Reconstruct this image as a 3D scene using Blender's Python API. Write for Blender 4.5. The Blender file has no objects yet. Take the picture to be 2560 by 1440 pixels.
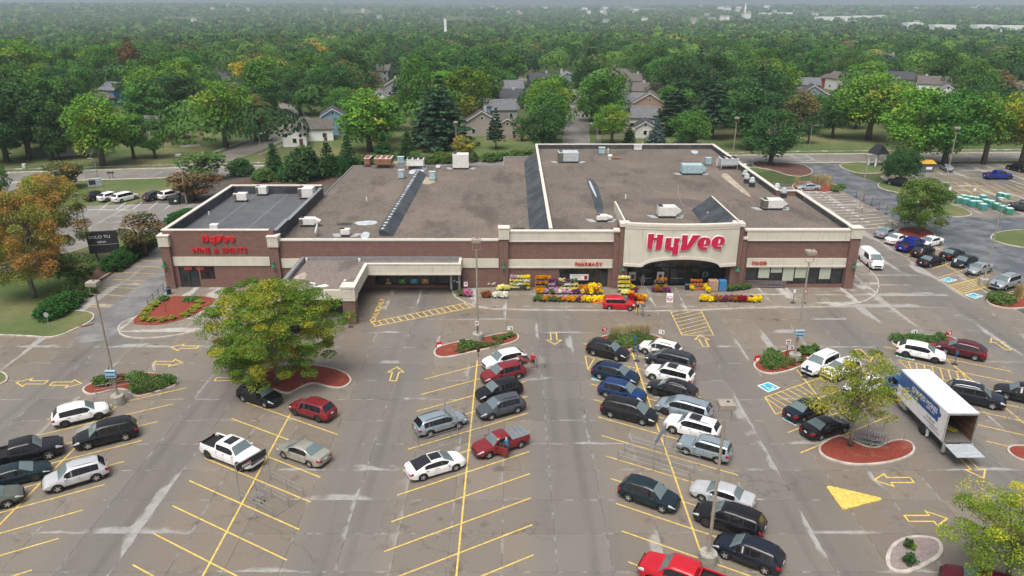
import bpy, bmesh, math, random
import numpy as np
from mathutils import Vector, Matrix, noise
from math import radians, sin, cos, pi, sqrt, atan2, hypot
scene = bpy.context.scene
C = scene.collection
# ------------------------------------------------------------------ camera
CAM_H = 35.5
PITCH = 21.1543
cam_d = bpy.data.cameras.new('camera')
cam = bpy.data.objects.new('camera', cam_d)
C.objects.link(cam)
cam.location = (0, 0, CAM_H)
cam.rotation_euler = (radians(90 - PITCH), 0, 0)
cam_d.sensor_width = 36.0
cam_d.lens = 25.875
cam_d.clip_start = 0.5
cam_d.clip_end = 40000
scene.camera = cam
# ------------------------------------------------------------------ sky, sun, exposure
SUN_EL, SUN_AZ = radians(66), radians(205)          # azimuth clockwise from +Y
world = bpy.data.worlds.new('World')
scene.world = world
world.use_nodes = True
wn = world.node_tree
wn.nodes.clear()
sky = wn.nodes.new('ShaderNodeTexSky')
sky.sky_type = 'NISHITA'
sky.sun_disc = False
sky.sun_elevation = SUN_EL
sky.sun_rotation = SUN_AZ
sky.air_density = 1.0
sky.dust_density = 7.0
sky.ozone_density = 1.0
hs = wn.nodes.new('ShaderNodeHueSaturation')
hs.inputs['Saturation'].default_value = 0.5
bg = wn.nodes.new('ShaderNodeBackground')
bg.inputs['Strength'].default_value = 0.115
wo = wn.nodes.new('ShaderNodeOutputWorld')
wn.links.new(sky.outputs[0], hs.inputs['Color'])
wn.links.new(hs.outputs[0], bg.inputs['Color'])
wn.links.new(bg.outputs[0], wo.inputs[0])
sun_d = bpy.data.lights.new('sun', 'SUN')
sun_d.energy = 2.0
sun_d.angle = radians(38)
sun_d.color = (1.0, 0.965, 0.91)
sun = bpy.data.objects.new('sun', sun_d)
C.objects.link(sun)
sdir = Vector((sin(SUN_AZ) * cos(SUN_EL), cos(SUN_AZ) * cos(SUN_EL), sin(SUN_EL)))
sun.rotation_euler = (-sdir).to_track_quat('-Z', 'Y').to_euler()
sun.location = (0, 0, 200)
scene.view_settings.view_transform = 'Standard'
scene.view_settings.look = 'None'
scene.view_settings.gamma = 1.0
scene.view_settings.exposure = 0.44
scene.view_settings.use_curve_mapping = False
scene.cycles.max_bounces = 5
scene.cycles.diffuse_bounces = 2
scene.cycles.glossy_bounces = 2
scene.cycles.transmission_bounces = 2
scene.cycles.transparent_max_bounces = 4
scene.cycles.volume_bounces = 0
scene.cycles.caustics_reflective = False
scene.cycles.caustics_refractive = False
scene.cycles.use_denoising = True
# ------------------------------------------------------------------ survey: photo point -> place on the ground
FPX = 1840.0
_th = radians(PITCH)
_F = np.array([0, cos(_th), -sin(_th)]); _U = np.array([0, sin(_th), cos(_th)]); _R = np.array([1.0, 0, 0])
def _ray(u, v): return _F + _R * (u - 1280) / FPX + _U * (720 - v) / FPX
def G(u, v, z=0.0):
 d = _ray(u, v); t = (z - CAM_H) / d[2]
 return Vector((t * d[0], t * d[1], z))
def P(u, v, Y):
 d = _ray(u, v); t = Y / d[1]
 return Vector((t * d[0], Y, CAM_H + t * d[2]))
# ------------------------------------------------------------------ helpers
rng = random.Random(7)
def link(o, parent=None):
 C.objects.link(o)
 if parent is not None:
  o.parent = parent
 return o
def empty(name, loc=(0, 0, 0), rz=0.0, parent=None):
 o = bpy.data.objects.new(name, None)
 o.location = loc; o.rotation_euler = (0, 0, rz)
 o.empty_display_size = 0.3
 return link(o, parent)
def tag(o, label=None, cat=None, group=None, kind=None):
 if label: o['label'] = label
 if cat: o['category'] = cat
 if group: o['group'] = group
 if kind: o['kind'] = kind
 return o
class MB:
 """collects vertices and faces; build() links them as one mesh object"""
 def __init__(self):
  self.v = []; self.f = []; self.m = []; self.cur = 0
 def add(self, vs, fs):
  o = len(self.v)
  self.v += [tuple(p) for p in vs]
  self.f += [tuple(i + o for i in q) for q in fs]
  self.m += [self.cur] * len(fs)
  return self
 def box(self, x0, x1, y0, y1, z0, z1):
  vs = [(x0,y0,z0),(x1,y0,z0),(x1,y1,z0),(x0,y1,z0),(x0,y0,z1),(x1,y0,z1),(x1,y1,z1),(x0,y1,z1)]
  return self.add(vs, [(3,2,1,0),(4,5,6,7),(0,1,5,4),(1,2,6,5),(2,3,7,6),(3,0,4,7)])
 def cbox(self, c, s, rz=0.0, bev=0.0):
  """box with centre, size, turn; bev narrows top and bottom edge a little"""
  x, y, z = s[0]/2, s[1]/2, s[2]/2
  ca, sa = cos(rz), sin(rz)
  b = bev
  rings = [(-z, b), (-z + b, 0), (z - b, 0), (z, b)] if b else [(-z, 0), (z, 0)]
  vs = []
  for zz, ins in rings:
   for px, py in ((-x+ins,-y+ins),(x-ins,-y+ins),(x-ins,y-ins),(-x+ins,y-ins)):
    vs.append((c[0]+px*ca-py*sa, c[1]+px*sa+py*ca, c[2]+zz))
  n = len(rings); fs = [(3,2,1,0), tuple(4*(n-1)+i for i in range(4))]
  for k in range(n-1):
   for i in range(4):
    j = (i+1) % 4
    fs.append((4*k+i, 4*k+j, 4*k+4+j, 4*k+4+i))
  return self.add(vs, fs)
 def prism(self, poly, z0, z1, cap=True):
  n = len(poly)
  a = sum(poly[i][0]*poly[(i+1)%n][1]-poly[(i+1)%n][0]*poly[i][1] for i in range(n))
  if a < 0: poly = poly[::-1]
  vs = [(p[0],p[1],z0) for p in poly] + [(p[0],p[1],z1) for p in poly]
  fs = [(i,(i+1)%n,n+(i+1)%n,n+i) for i in range(n)]
  if cap: fs += [tuple(range(n,2*n)), tuple(range(n-1,-1,-1))]
  return self.add(vs, fs)
 def sheet(self, poly, z):
  n = len(poly)
  a = sum(poly[i][0]*poly[(i+1)%n][1]-poly[(i+1)%n][0]*poly[i][1] for i in range(n))
  if a < 0: poly = poly[::-1]
  return self.add([(p[0],p[1],z) for p in poly], [tuple(range(n))])
 def tube(self, path, r, n=6, cap=True):
  path = [Vector(p) for p in path]
  rr = r if isinstance(r, (list, tuple)) else [r]*len(path)
  vs = []; fs = []
  for i, p in enumerate(path):
   d = (path[min(i+1,len(path)-1)] - path[max(i-1,0)])
   if d.length < 1e-9: d = Vector((0,0,1))
   d.normalize()
   s = d.cross(Vector((0,0,1)) if abs(d.z) < 0.95 else Vector((1,0,0))).normalized()
   t = s.cross(d)
   for k in range(n):
    a = 2*pi*k/n
    vs.append(p + (s*cos(a) + t*sin(a))*rr[i])
  for i in range(len(path)-1):
   for k in range(n):
    j = (k+1) % n
    fs.append((i*n+k, i*n+n+k, i*n+n+j, i*n+j))
  if cap:
   fs.append(tuple(range(n)))
   fs.append(tuple(range(len(path)*n-1, len(path)*n-n-1, -1)))
  return self.add(vs, fs)
 def lathe(self, prof, n=12, c=(0,0,0)):
  vs = []; fs = []
  for r, z in prof:
   for k in range(n):
    a = 2*pi*k/n
    vs.append((c[0]+r*cos(a), c[1]+r*sin(a), c[2]+z))
  for i in range(len(prof)-1):
   for k in range(n):
    j = (k+1) % n
    fs.append((i*n+k, i*n+j, i*n+n+j, i*n+n+k))
  fs.append(tuple(range(n-1,-1,-1)))
  fs.append(tuple(range((len(prof)-1)*n, len(prof)*n)))
  return self.add(vs, fs)
 def quad(self, a, b, c, d):
  return self.add([a,b,c,d], [(0,1,2,3)])
 def mesh(self, name, mat=None, smooth=False):
  me = bpy.data.meshes.new(name)
  me.from_pydata(self.v, [], self.f)
  mats = mat if isinstance(mat, (list, tuple)) else [mat]
  for m in mats:
   if m is not None: me.materials.append(m)
  if any(self.m):
   me.polygons.foreach_set('material_index', self.m)
  if smooth:
   me.polygons.foreach_set('use_smooth', [True]*len(me.polygons))
  me.update()
  return me
 def build(self, name, mat=None, parent=None, smooth=False, loc=None, rz=0.0):
  o = bpy.data.objects.new(name, self.mesh(name, mat, smooth))
  if loc is not None: o.location = loc
  if rz: o.rotation_euler = (0,0,rz)
  return link(o, parent)
def inst(me, name, parent=None, loc=(0,0,0), rz=0.0, sc=None, mat=None):
 o = bpy.data.objects.new(name, me)
 o.location = loc; o.rotation_euler = (0,0,rz)
 if sc is not None: o.scale = sc if isinstance(sc, (tuple, list)) else (sc,sc,sc)
 link(o, parent)
 if mat is not None:
  s = o.material_slots[0]; s.link = 'OBJECT'; s.material = mat
 return o
def abox(name, mat, parent, x0, x1, y0, y1, z0, z1):
 return MB().box(x0,x1,y0,y1,z0,z1).build(name, mat, parent)
# ------------------------------------------------------------------ materials
def hexc(h):
 h = h.lstrip('#')
 r = [int(h[i:i+2],16)/255 for i in (0,2,4)]
 return tuple((c/12.92 if c <= 0.04045 else ((c+0.055)/1.055)**2.4) for c in r)
class NT:
 """tiny node helper"""
 def __init__(self, name):
  self.m = bpy.data.materials.new(name); self.m.use_nodes = True
  self.t = self.m.node_tree; self.t.nodes.clear()
  self.out = self.t.nodes.new('ShaderNodeOutputMaterial')
  self.b = self.t.nodes.new('ShaderNodeBsdfPrincipled')
  self.t.links.new(self.b.outputs[0], self.out.inputs[0])
 def n(self, typ, **kw):
  x = self.t.nodes.new(typ)
  for k, val in kw.items(): setattr(x, k, val)
  return x
 def L(self, a, b): self.t.links.new(a, b)
 def val(self, sock, x):
  if isinstance(x, bpy.types.NodeSocket): self.L(x, sock)
  else: sock.default_value = x
 def math(self, op, a, b=None, c=None, clamp=False):
  x = self.n('ShaderNodeMath', operation=op, use_clamp=clamp)
  self.val(x.inputs[0], a)
  if b is not None: self.val(x.inputs[1], b)
  if c is not None: self.val(x.inputs[2], c)
  return x.outputs[0]
 def mix(self, f, a, b, blend='MIX'):
  x = self.n('ShaderNodeMix', data_type='RGBA', blend_type=blend)
  self.val(x.inputs[0], f)
  for s, q in ((x.inputs[6], a), (x.inputs[7], b)):
   if isinstance(q, bpy.types.NodeSocket): self.L(q, s)
   else: s.default_value = (q[0], q[1], q[2], 1)
  return x.outputs[2]
 def ramp(self, f, lo, hi, a=0.0, b=1.0):
  x = self.n('ShaderNodeMapRange', interpolation_type='SMOOTHSTEP')
  self.val(x.inputs[0], f)
  x.inputs[1].default_value = lo; x.inputs[2].default_value = hi
  x.inputs[3].default_value = a; x.inputs[4].default_value = b
  return x.outputs[0]
 def noise(self, vec, scale, detail=3.0, rough=0.55, dim='3D'):
  x = self.n('ShaderNodeTexNoise', noise_dimensions=dim)
  if vec is not None: self.L(vec, x.inputs['Vector'])
  x.inputs['Scale'].default_value = scale
  x.inputs['Detail'].default_value = detail
  x.inputs['Roughness'].default_value = rough
  return x.outputs[0]
 def scaled(self, vec, s):
  x = self.n('ShaderNodeVectorMath', operation='MULTIPLY')
  self.L(vec, x.inputs[0]); x.inputs[1].default_value = s
  return x.outputs[0]
 def pos(self):
  return self.n('ShaderNodeNewGeometry').outputs['Position']
 def obj(self):
  return self.n('ShaderNodeTexCoord').outputs['Object']
 def bump(self, h, strength=0.3, dist=0.02):
  x = self.n('ShaderNodeBump')
  x.inputs['Strength'].default_value = strength
  x.inputs['Distance'].default_value = dist
  self.L(h, x.inputs['Height'])
  self.L(x.outputs[0], self.b.inputs['Normal'])
 def base(self, c):
  s = self.b.inputs['Base Color']
  if isinstance(c, bpy.types.NodeSocket): self.L(c, s)
  else: s.default_value = (c[0], c[1], c[2], 1)
  return self
 def set(self, rough=0.6, metal=0.0, spec=0.5, coat=0.0):
  self.val(self.b.inputs['Roughness'], rough)
  self.b.inputs['Metallic'].default_value = metal
  self.b.inputs['Specular IOR Level'].default_value = spec
  if coat: self.b.inputs['Coat Weight'].default_value = coat; self.b.inputs['Coat Roughness'].default_value = 0.04
  return self
_mats = {}
def mat(name, col=(0.5,0.5,0.5), rough=0.6, metal=0.0, var=0.10, scale=2.0, spec=0.4, coat=0.0):
 """plain coloured material with a little uneven tone (world position noise)"""
 if name in _mats: return _mats[name]
 t = NT(name)
 if var:
  nz = t.noise(t.pos(), scale, 4)
  k = t.ramp(nz, 0.3, 0.7, 1-var, 1+var)
  c = t.n('ShaderNodeVectorMath', operation='SCALE')
  c.inputs[0].default_value = col
  t.L(k, c.inputs['Scale'])
  t.base(c.outputs[0])
 else:
  t.base(col)
 t.set(rough, metal, spec, coat)
 _mats[name] = t.m
 return t.m
def paint(name, col, metal=0.0):
 """car paint: clear-coated, faint flake, road film toward the sills is left to real light"""
 key = 'paint_' + name
 if key in _mats: return _mats[key]
 t = NT(key)
 nz = t.noise(t.obj(), 1.2, 3)
 k = t.ramp(nz, 0.35, 0.7, 0.94, 1.04)
 c = t.n('ShaderNodeVectorMath', operation='SCALE'); c.inputs[0].default_value = col; t.L(k, c.inputs['Scale'])
 t.base(c.outputs[0]); t.set(0.24, metal, 0.32, 0.35)
 _mats[key] = t.m
 return t.m
# ================================================================== GROUND AND PAVING
SLX0, SLX, SLY0, SLY = -0.68, 3.73, 39.07, 3.83
def concrete_lot_material(name, wet=(0.180,0.155,0.126), grey=(0.142,0.138,0.132), dry=(0.33,0.325,0.31), bias=0.0):
 t = NT(name)
 p = t.pos()
 sx = t.n('ShaderNodeSeparateXYZ'); t.L(p, sx.inputs[0])
 x, y = sx.outputs[0], sx.outputs[1]
 warp = t.math('MULTIPLY', t.math('SUBTRACT', t.noise(p, 0.9, 4), 0.5), 0.9)
 fx = t.math('FRACT', t.math('DIVIDE', t.math('SUBTRACT', x, SLX0), SLX))
 fy = t.math('FRACT', t.math('DIVIDE', t.math('SUBTRACT', y, SLY0), SLY))
 dl = t.math('MULTIPLY', t.math('SUBTRACT', 1.0, fx), SLX)        # metres to the joint on the right
 da = t.math('MULTIPLY', fy, SLY)                                 # metres to the joint below
 # how damp the slab is, and where the wind has dried it first: along the joints
 n1 = t.noise(t.scaled(p, (0.16, 0.075, 1)), 1.0, 5, 0.6)
 n2 = t.noise(t.scaled(p, (0.07, 0.20, 1)), 1.3, 5, 0.6)
 n3 = t.noise(p, 0.055, 3, 0.5)
 # the strips by the shop front and the far corners have dried further
 rl = t.math('MULTIPLY', t.ramp(y, 60, 84), t.ramp(x, -12, -34))
 rr = t.math('MULTIPLY', t.ramp(y, 66, 88), t.ramp(x, 28, 48))
 reg = t.math('ADD', t.math('MULTIPLY', t.math('ADD', rl, rr), 0.085), bias)
 a = t.math('MULTIPLY', t.math('SUBTRACT', t.math('ADD', n1, reg), 0.535), 9.0)
 b = t.math('MULTIPLY', t.math('SUBTRACT', t.math('ADD', n2, reg), 0.545), 8.0)
 w1 = t.math('ADD', t.math('SUBTRACT', a, dl), warp)
 w2 = t.math('ADD', t.math('SUBTRACT', b, da), warp)
 d1 = t.ramp(w1, 0.0, 0.5)
 d2 = t.ramp(w2, 0.0, 0.5)
 # thin broken white scale on the joints themselves
 jn = t.noise(p, 0.75, 5, 0.65)
 jd = t.math('MINIMUM', t.math('MINIMUM', dl, t.math('MULTIPLY', fx, SLX)),
    t.math('MINIMUM', da, t.math('MULTIPLY', t.math('SUBTRACT', 1.0, fy), SLY)))
 d3 = t.math('MULTIPLY', t.ramp(jd, 0.10, 0.03), t.ramp(jn, 0.50, 0.60))
 # thin wind-dried wisps
 wp = t.noise(t.scaled(p, (0.35, 0.9, 1)), 0.45, 6, 0.65)
 d4 = t.math('MULTIPLY', t.ramp(t.math('ADD', wp, reg), 0.70, 0.76), 0.7)
 drym = t.math('MAXIMUM', t.math('MAXIMUM', d1, d2), t.math('MAXIMUM', d3, d4))
 fine = t.noise(p, 7.0, 6, 0.7)
 fm = t.ramp(fine, 0.25, 0.75, 0.86, 1.12)
 # aisles are greyer from traffic, stalls browner
 ax = t.math('ABSOLUTE', t.math('SUBTRACT', t.math('FRACT', t.math('DIVIDE', t.math('ADD', x, 3.7), 16.8)), 0.5))
 aisle = t.math('MULTIPLY', t.ramp(ax, 0.24, 0.12), t.ramp(n3, 0.3, 0.6, 0.35, 1.0))
 wetc = t.mix(aisle, wet, grey)
 wetc = t.mix(t.ramp(n3, 0.35, 0.65, 0.0, 0.5), wetc, (0.180,0.152,0.118))
 slabv = t.n('ShaderNodeTexWhiteNoise', noise_dimensions='2D')
 cb = t.n('ShaderNodeCombineXYZ')
 t.L(t.math('FLOOR', t.math('DIVIDE', t.math('SUBTRACT', x, SLX0), SLX)), cb.inputs[0])
 t.L(t.math('FLOOR', t.math('DIVIDE', t.math('SUBTRACT', y, SLY0), SLY)), cb.inputs[1])
 t.L(cb.outputs[0], slabv.inputs[0])
 k = t.math('MULTIPLY', fm, t.math('MULTIPLY_ADD', slabv.outputs[0], 0.16, 0.92))
 # oil drips where engines stand
 oil = t.noise(p, 0.62, 4, 0.6)
 k = t.math('MULTIPLY', k, t.math('MULTIPLY_ADD', t.math('MULTIPLY', t.ramp(oil, 0.58, 0.70), t.ramp(ax, 0.20, 0.34, 0.25, 1.0)), -0.34, 1.0))
 # hairline cracks, and the darker wheel tracks of the aisles
 vo = t.n('ShaderNodeTexVoronoi', feature='DISTANCE_TO_EDGE'); vo.inputs['Scale'].default_value = 0.11
 wv = t.n('ShaderNodeVectorMath', operation='ADD'); t.L(p, wv.inputs[0])
 wn_ = t.n('ShaderNodeTexNoise'); t.L(p, wn_.inputs['Vector']); wn_.inputs['Scale'].default_value = 0.5
 ws = t.n('ShaderNodeVectorMath', operation='SCALE'); t.L(wn_.outputs['Color'], ws.inputs[0]); ws.inputs['Scale'].default_value = 3.0
 t.L(ws.outputs[0], wv.inputs[1]); t.L(wv.outputs[0], vo.inputs['Vector'])
 crack = t.math('MULTIPLY', t.ramp(vo.outputs['Distance'], 0.009, 0.003), t.ramp(t.noise(p, 0.09, 2), 0.46, 0.56))
 k = t.math('MULTIPLY', k, t.math('MULTIPLY_ADD', crack, -0.22, 1.0))
 trk = t.math('ABSOLUTE', t.math('SUBTRACT', ax, 0.052))
 k = t.math('MULTIPLY', k, t.math('MULTIPLY_ADD', t.math('MULTIPLY', t.ramp(trk, 0.035, 0.008), t.ramp(t.noise(t.scaled(p,(0.6,0.08,1)),1.0,4), 0.35, 0.65)), -0.16, 1.0))
 sc = t.n('ShaderNodeVectorMath', operation='SCALE'); t.L(wetc, sc.inputs[0]); t.L(k, sc.inputs['Scale'])
 dsc = t.n('ShaderNodeVectorMath', operation='SCALE'); dsc.inputs[0].default_value = dry
 t.L(t.math('MULTIPLY', fm, t.ramp(t.noise(p, 1.6, 4), 0.3, 0.7, 0.78, 1.05)), dsc.inputs['Scale'])
 t.base(t.mix(t.math('MULTIPLY', drym, 0.78), sc.outputs[0], dsc.outputs[0]))
 rw = t.ramp(t.noise(p, 0.35, 4), 0.35, 0.65, 0.30, 0.48)
 rough = t.n('ShaderNodeMix', data_type='FLOAT'); t.L(drym, rough.inputs[0]); t.L(rw, rough.inputs[2]); rough.inputs[3].default_value = 0.85
 t.set(rough.outputs[0], 0, 0.42)
 t.bump(fine, 0.25, 0.008)
 return t.m
def asphalt_material(name='wet_asphalt', a=(0.070,0.078,0.090), b=(0.165,0.175,0.185)):
 t = NT(name)
 p = t.pos()
 n = t.noise(p, 0.35, 6, 0.65); f = t.noise(p, 9, 4)
 c = t.mix(t.ramp(n, 0.35, 0.68), a, b)
 c = t.mix(t.ramp(f, 0.3, 0.7, 0, 0.35), c, (0.06,0.062,0.07))
 t.base(c); t.set(t.ramp(n, 0.3, 0.7, 0.32, 0.7), 0, 0.45)
 t.bump(f, 0.3, 0.01)
 return t.m
def grass_material():
 t = NT('lawn_grass')
 p = t.pos()
 n = t.noise(p, 0.06, 5, 0.6); f = t.noise(p, 3.5, 6, 0.7); m = t.noise(t.scaled(p, (0.5,0.12,1)), 1.0, 3)
 c = t.mix(t.ramp(n, 0.38, 0.66), (0.070,0.118,0.034), (0.190,0.170,0.082))
 c = t.mix(t.ramp(m, 0.4, 0.65, 0, 0.5), c, (0.10,0.14,0.044))
 c = t.mix(t.ramp(f, 0.3, 0.75, 0, 0.5), c, (0.040,0.056,0.020))
 t.base(c); t.set(0.9, 0, 0.2); t.bump(f, 0.6, 0.05)
 return t.m
def far_ground_material():
 t = NT('field_ground')
 p = t.pos()
 n = t.noise(p, 0.012, 5, 0.6); f = t.noise(p, 0.4, 6, 0.7)
 c = t.mix(t.ramp(n, 0.4, 0.62), (0.052,0.080,0.026), (0.105,0.105,0.048))
 c = t.mix(t.ramp(f, 0.3, 0.75, 0, 0.55), c, (0.040,0.055,0.022))
 t.base(c); t.set(0.95, 0, 0.15)
 return t.m
def mulch_material(name, a, b):
 t = NT(name)
 p = t.pos()
 f = t.noise(p, 5.0, 6, 0.75); n = t.noise(p, 0.9, 4)
 v = t.n('ShaderNodeTexVoronoi'); t.L(p, v.inputs['Vector']); v.inputs['Scale'].default_value = 9
 c = t.mix(t.ramp(f, 0.3, 0.7), a, b)
 c = t.mix(t.ramp(n, 0.55, 0.72, 0, 0.55), c, (0.24,0.13,0.075))
 t.base(c); t.set(0.9, 0, 0.25); t.bump(v.outputs['Distance'], 0.8, 0.05)
 return t.m
def gravel_roof_material(name, a, b, c3, sc=4.5):
 t = NT(name)
 p = t.pos()
 f = t.noise(p, sc, 6, 0.8); g = t.noise(p, 2.2, 6, 0.85); n = t.noise(p, 0.12, 5, 0.6)
 k = t.mix(t.ramp(f, 0.36, 0.64), a, b)
 k = t.mix(t.ramp(g, 0.44, 0.66, 0, 0.75), k, c3)
 k = t.mix(t.ramp(n, 0.45, 0.7, 0, 0.55), k, (0.20,0.16,0.125))
 k = t.mix(t.ramp(t.noise(t.scaled(p,(0.22,0.09,1)), 1.0, 5, 0.65), 0.50, 0.66, 0, 0.55), k, (0.062,0.052,0.047))
 t.base(k); t.set(0.92, 0, 0.2); t.bump(g, 0.7, 0.03)
 return t.m
def membrane_material(name='roof_membrane', a=(0.030,0.036,0.044), b=(0.070,0.078,0.088)):
 t = NT(name)
 p = t.pos()
 n = t.noise(p, 0.5, 5, 0.6); f = t.noise(p, 6, 4)
 c = t.mix(t.ramp(n, 0.35, 0.7), a, b)
 t.base(c); t.set(t.ramp(f, 0.3, 0.7, 0.45, 0.75), 0, 0.4)
 return t.m
def brick_material(name, cell=(0.21, 0.075), a=(0.180,0.085,0.064), b=(0.120,0.058,0.046), mortar=(0.25,0.19,0.165)):
 t = NT(name)
 p = t.pos()
 s = t.n('ShaderNodeSeparateXYZ'); t.L(p, s.inputs[0])
 cb = t.n('ShaderNodeCombineXYZ')
 t.L(t.math('ADD', s.outputs[0], s.outputs[1]), cb.inputs[0]); t.L(s.outputs[2], cb.inputs[1])
 bt = t.n('ShaderNodeTexBrick')
 t.L(cb.outputs[0], bt.inputs['Vector'])
 bt.inputs['Scale'].default_value = 1.0
 bt.inputs['Brick Width'].default_value = cell[0]*2.2
 bt.inputs['Row Height'].default_value = cell[1]*2.2
 bt.inputs['Mortar Size'].default_value = 0.020
 bt.inputs['Color1'].default_value = (*a, 1); bt.inputs['Color2'].default_value = (*b, 1)
 bt.inputs['Mortar'].default_value = (*mortar, 1)
 n = t.noise(p, 1.2, 5)
 c = t.mix(t.ramp(n, 0.35, 0.7, 0, 0.35), bt.outputs[0], (0.15,0.075,0.060))
 t.base(c); t.set(0.85, 0, 0.3)
 t.bump(bt.outputs['Fac'], -0.4, 0.01)
 return t.m
def stucco_material(name, col):
 t = NT(name); p = t.pos()
 st = t.noise(t.scaled(p, (2.2,2.2,0.25)), 1.0, 5, 0.65); n = t.noise(p, 0.6, 4)
 s_ = t.math('MULTIPLY', t.ramp(st, 0.50, 0.75, 1.0, 0.80), t.ramp(n, 0.3, 0.7, 0.94, 1.04))
 v = t.n('ShaderNodeVectorMath', operation='SCALE'); v.inputs[0].default_value = col; t.L(s_, v.inputs['Scale'])
 t.base(v.outputs[0]); t.set(0.85, 0, 0.3); t.bump(t.noise(p, 25, 3), 0.15, 0.01)
 return t.m
M = {}
M['lot'] = concrete_lot_material('damp_concrete')
M['walk'] = concrete_lot_material('damp_sidewalk', wet=(0.215,0.188,0.155), grey=(0.215,0.19,0.16), dry=(0.43,0.42,0.39), bias=0.03)
M['asphalt'] = asphalt_material()
M['grass'] = grass_material(); M['asphalt_pale'] = asphalt_material('worn_asphalt', (0.15,0.148,0.142), (0.24,0.238,0.230))
M['field'] = far_ground_material()
M['mulch'] = mulch_material('red_mulch', (0.26,0.052,0.032), (0.15,0.034,0.024))
M['mulch_brown'] = mulch_material('brown_mulch', (0.125,0.062,0.045), (0.075,0.040,0.032))
M['pebbles'] = mulch_material('pebble_bed', (0.30,0.25,0.24), (0.19,0.155,0.15))
M['kerb'] = mat('kerb_concrete', (0.40,0.365,0.32), 0.8, var=0.22, scale=1.2)
M['joint'] = mat('joint_bed', (0.075,0.068,0.060), 0.9)
M['yellow'] = mat('yellow_paint', (0.62,0.43,0.10), 0.6, var=0.22, scale=3.0)
M['white_paint'] = mat('white_paint', (0.72,0.72,0.70), 0.6, var=0.12, scale=3.0)
M['blue_paint'] = mat('blue_paint', (0.030,0.36,0.47), 0.5, var=0.12, scale=3.0)
M['street'] = concrete_lot_material('street_concrete', wet=(0.215,0.20,0.185), grey=(0.20,0.195,0.185), dry=(0.30,0.30,0.285), bias=-0.03)
# ---- the land itself: flat near the shop, a shallow valley, wooded hills at the horizon
def land_z(x, y):
 d = hypot(x, y)
 if d < 420: return -0.10
 s = min(1, (d-420)/700); s = s*s*(3-2*s)
 z = -13.0*s
 r = min(1, max(0, (d-1900)/2800)); r = r*r*(3-2*r)
 nz = noise.noise(Vector((x*0.00055+3.1, y*0.00055, 0.7)))
 n2 = noise.noise(Vector((x*0.0017, y*0.0017, 5.2)))
 side = 14.0*max(0.0, min(1.0, (-x/ max(d,1) + 0.06)/0.5))      # the left ridge is a little higher
 return -0.10 + z + r*(26 + 10*nz + 5*n2 + side)
def make_land():
 mb = MB()
 R = [0, 60, 150, 260, 360, 420, 520, 640, 780, 940, 1130, 1360, 1640, 1980, 2380, 2860, 3440, 4100, 4800, 5600, 6300]
 A = []
 a = -180.0
 while a < 180:
  A.append(a); a += 1.6 if -50 < a < 50 else 7.0
 n = len(A)
 vs = [(0,0,-0.10)]
 for r in R[1:]:
  for q in A:
   x, y = r*sin(radians(q)), r*cos(radians(q))
   vs.append((x, y, land_z(x, y)))
 fs = []
 for k in range(n): fs.append((0, 1+(k+1) % n, 1+k))
 for i in range(len(R)-2):
  for k in range(n):
   j = (k+1) % n
   fs.append((1+i*n+k, 1+i*n+j, 1+(i+1)*n+j, 1+(i+1)*n+k))
 mb.add(vs, fs)
 o = mb.build('ground', M['field'], smooth=True)
 tag(o, kind='structure')
 return o
make_land()
def gp(pts, z=0.0):
 return [tuple(G(u, v, z)[:2]) for u, v in pts]
def chaikin(poly, it=2):
 for _ in range(it):
  q = []
  n = len(poly)
  for i in range(n):
   a, b = poly[i], poly[(i+1) % n]
   q.append((a[0]*.75+b[0]*.25, a[1]*.75+b[1]*.25))
   q.append((a[0]*.25+b[0]*.75, a[1]*.25+b[1]*.75))
  poly = q
 return poly
def ccw(poly):
 n = len(poly)
 a = sum(poly[i][0]*poly[(i+1)%n][1]-poly[(i+1)%n][0]*poly[i][1] for i in range(n))
 return poly if a > 0 else poly[::-1]
def inset(poly, d):
 poly = ccw(poly); n = len(poly); out = []
 for i in range(n):
  a, b, c = Vector(poly[i-1]), Vector(poly[i]), Vector(poly[(i+1) % n])
  e1 = (b-a); e2 = (c-b)
  if e1.length < 1e-6 or e2.length < 1e-6: out.append(tuple(b)); continue
  e1.normalize(); e2.normalize()
  n1 = Vector((-e1.y, e1.x)); n2 = Vector((-e2.y, e2.x))
  m = (n1+n2)
  if m.length < 1e-6: m = n1.copy()
  m.normalize()
  s = d/max(0.45, m.dot(n1))
  out.append((b.x+m.x*s, b.y+m.y*s))
 return out
def inside(poly, x, y):
 r = False; n = len(poly); j = n-1
 for i in range(n):
  xi, yi = poly[i][:2]; xj, yj = poly[j][:2]
  if (yi > y) != (yj > y) and x < (xj-xi)*(y-yi)/(yj-yi)+xi: r = not r
  j = i
 return r
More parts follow.
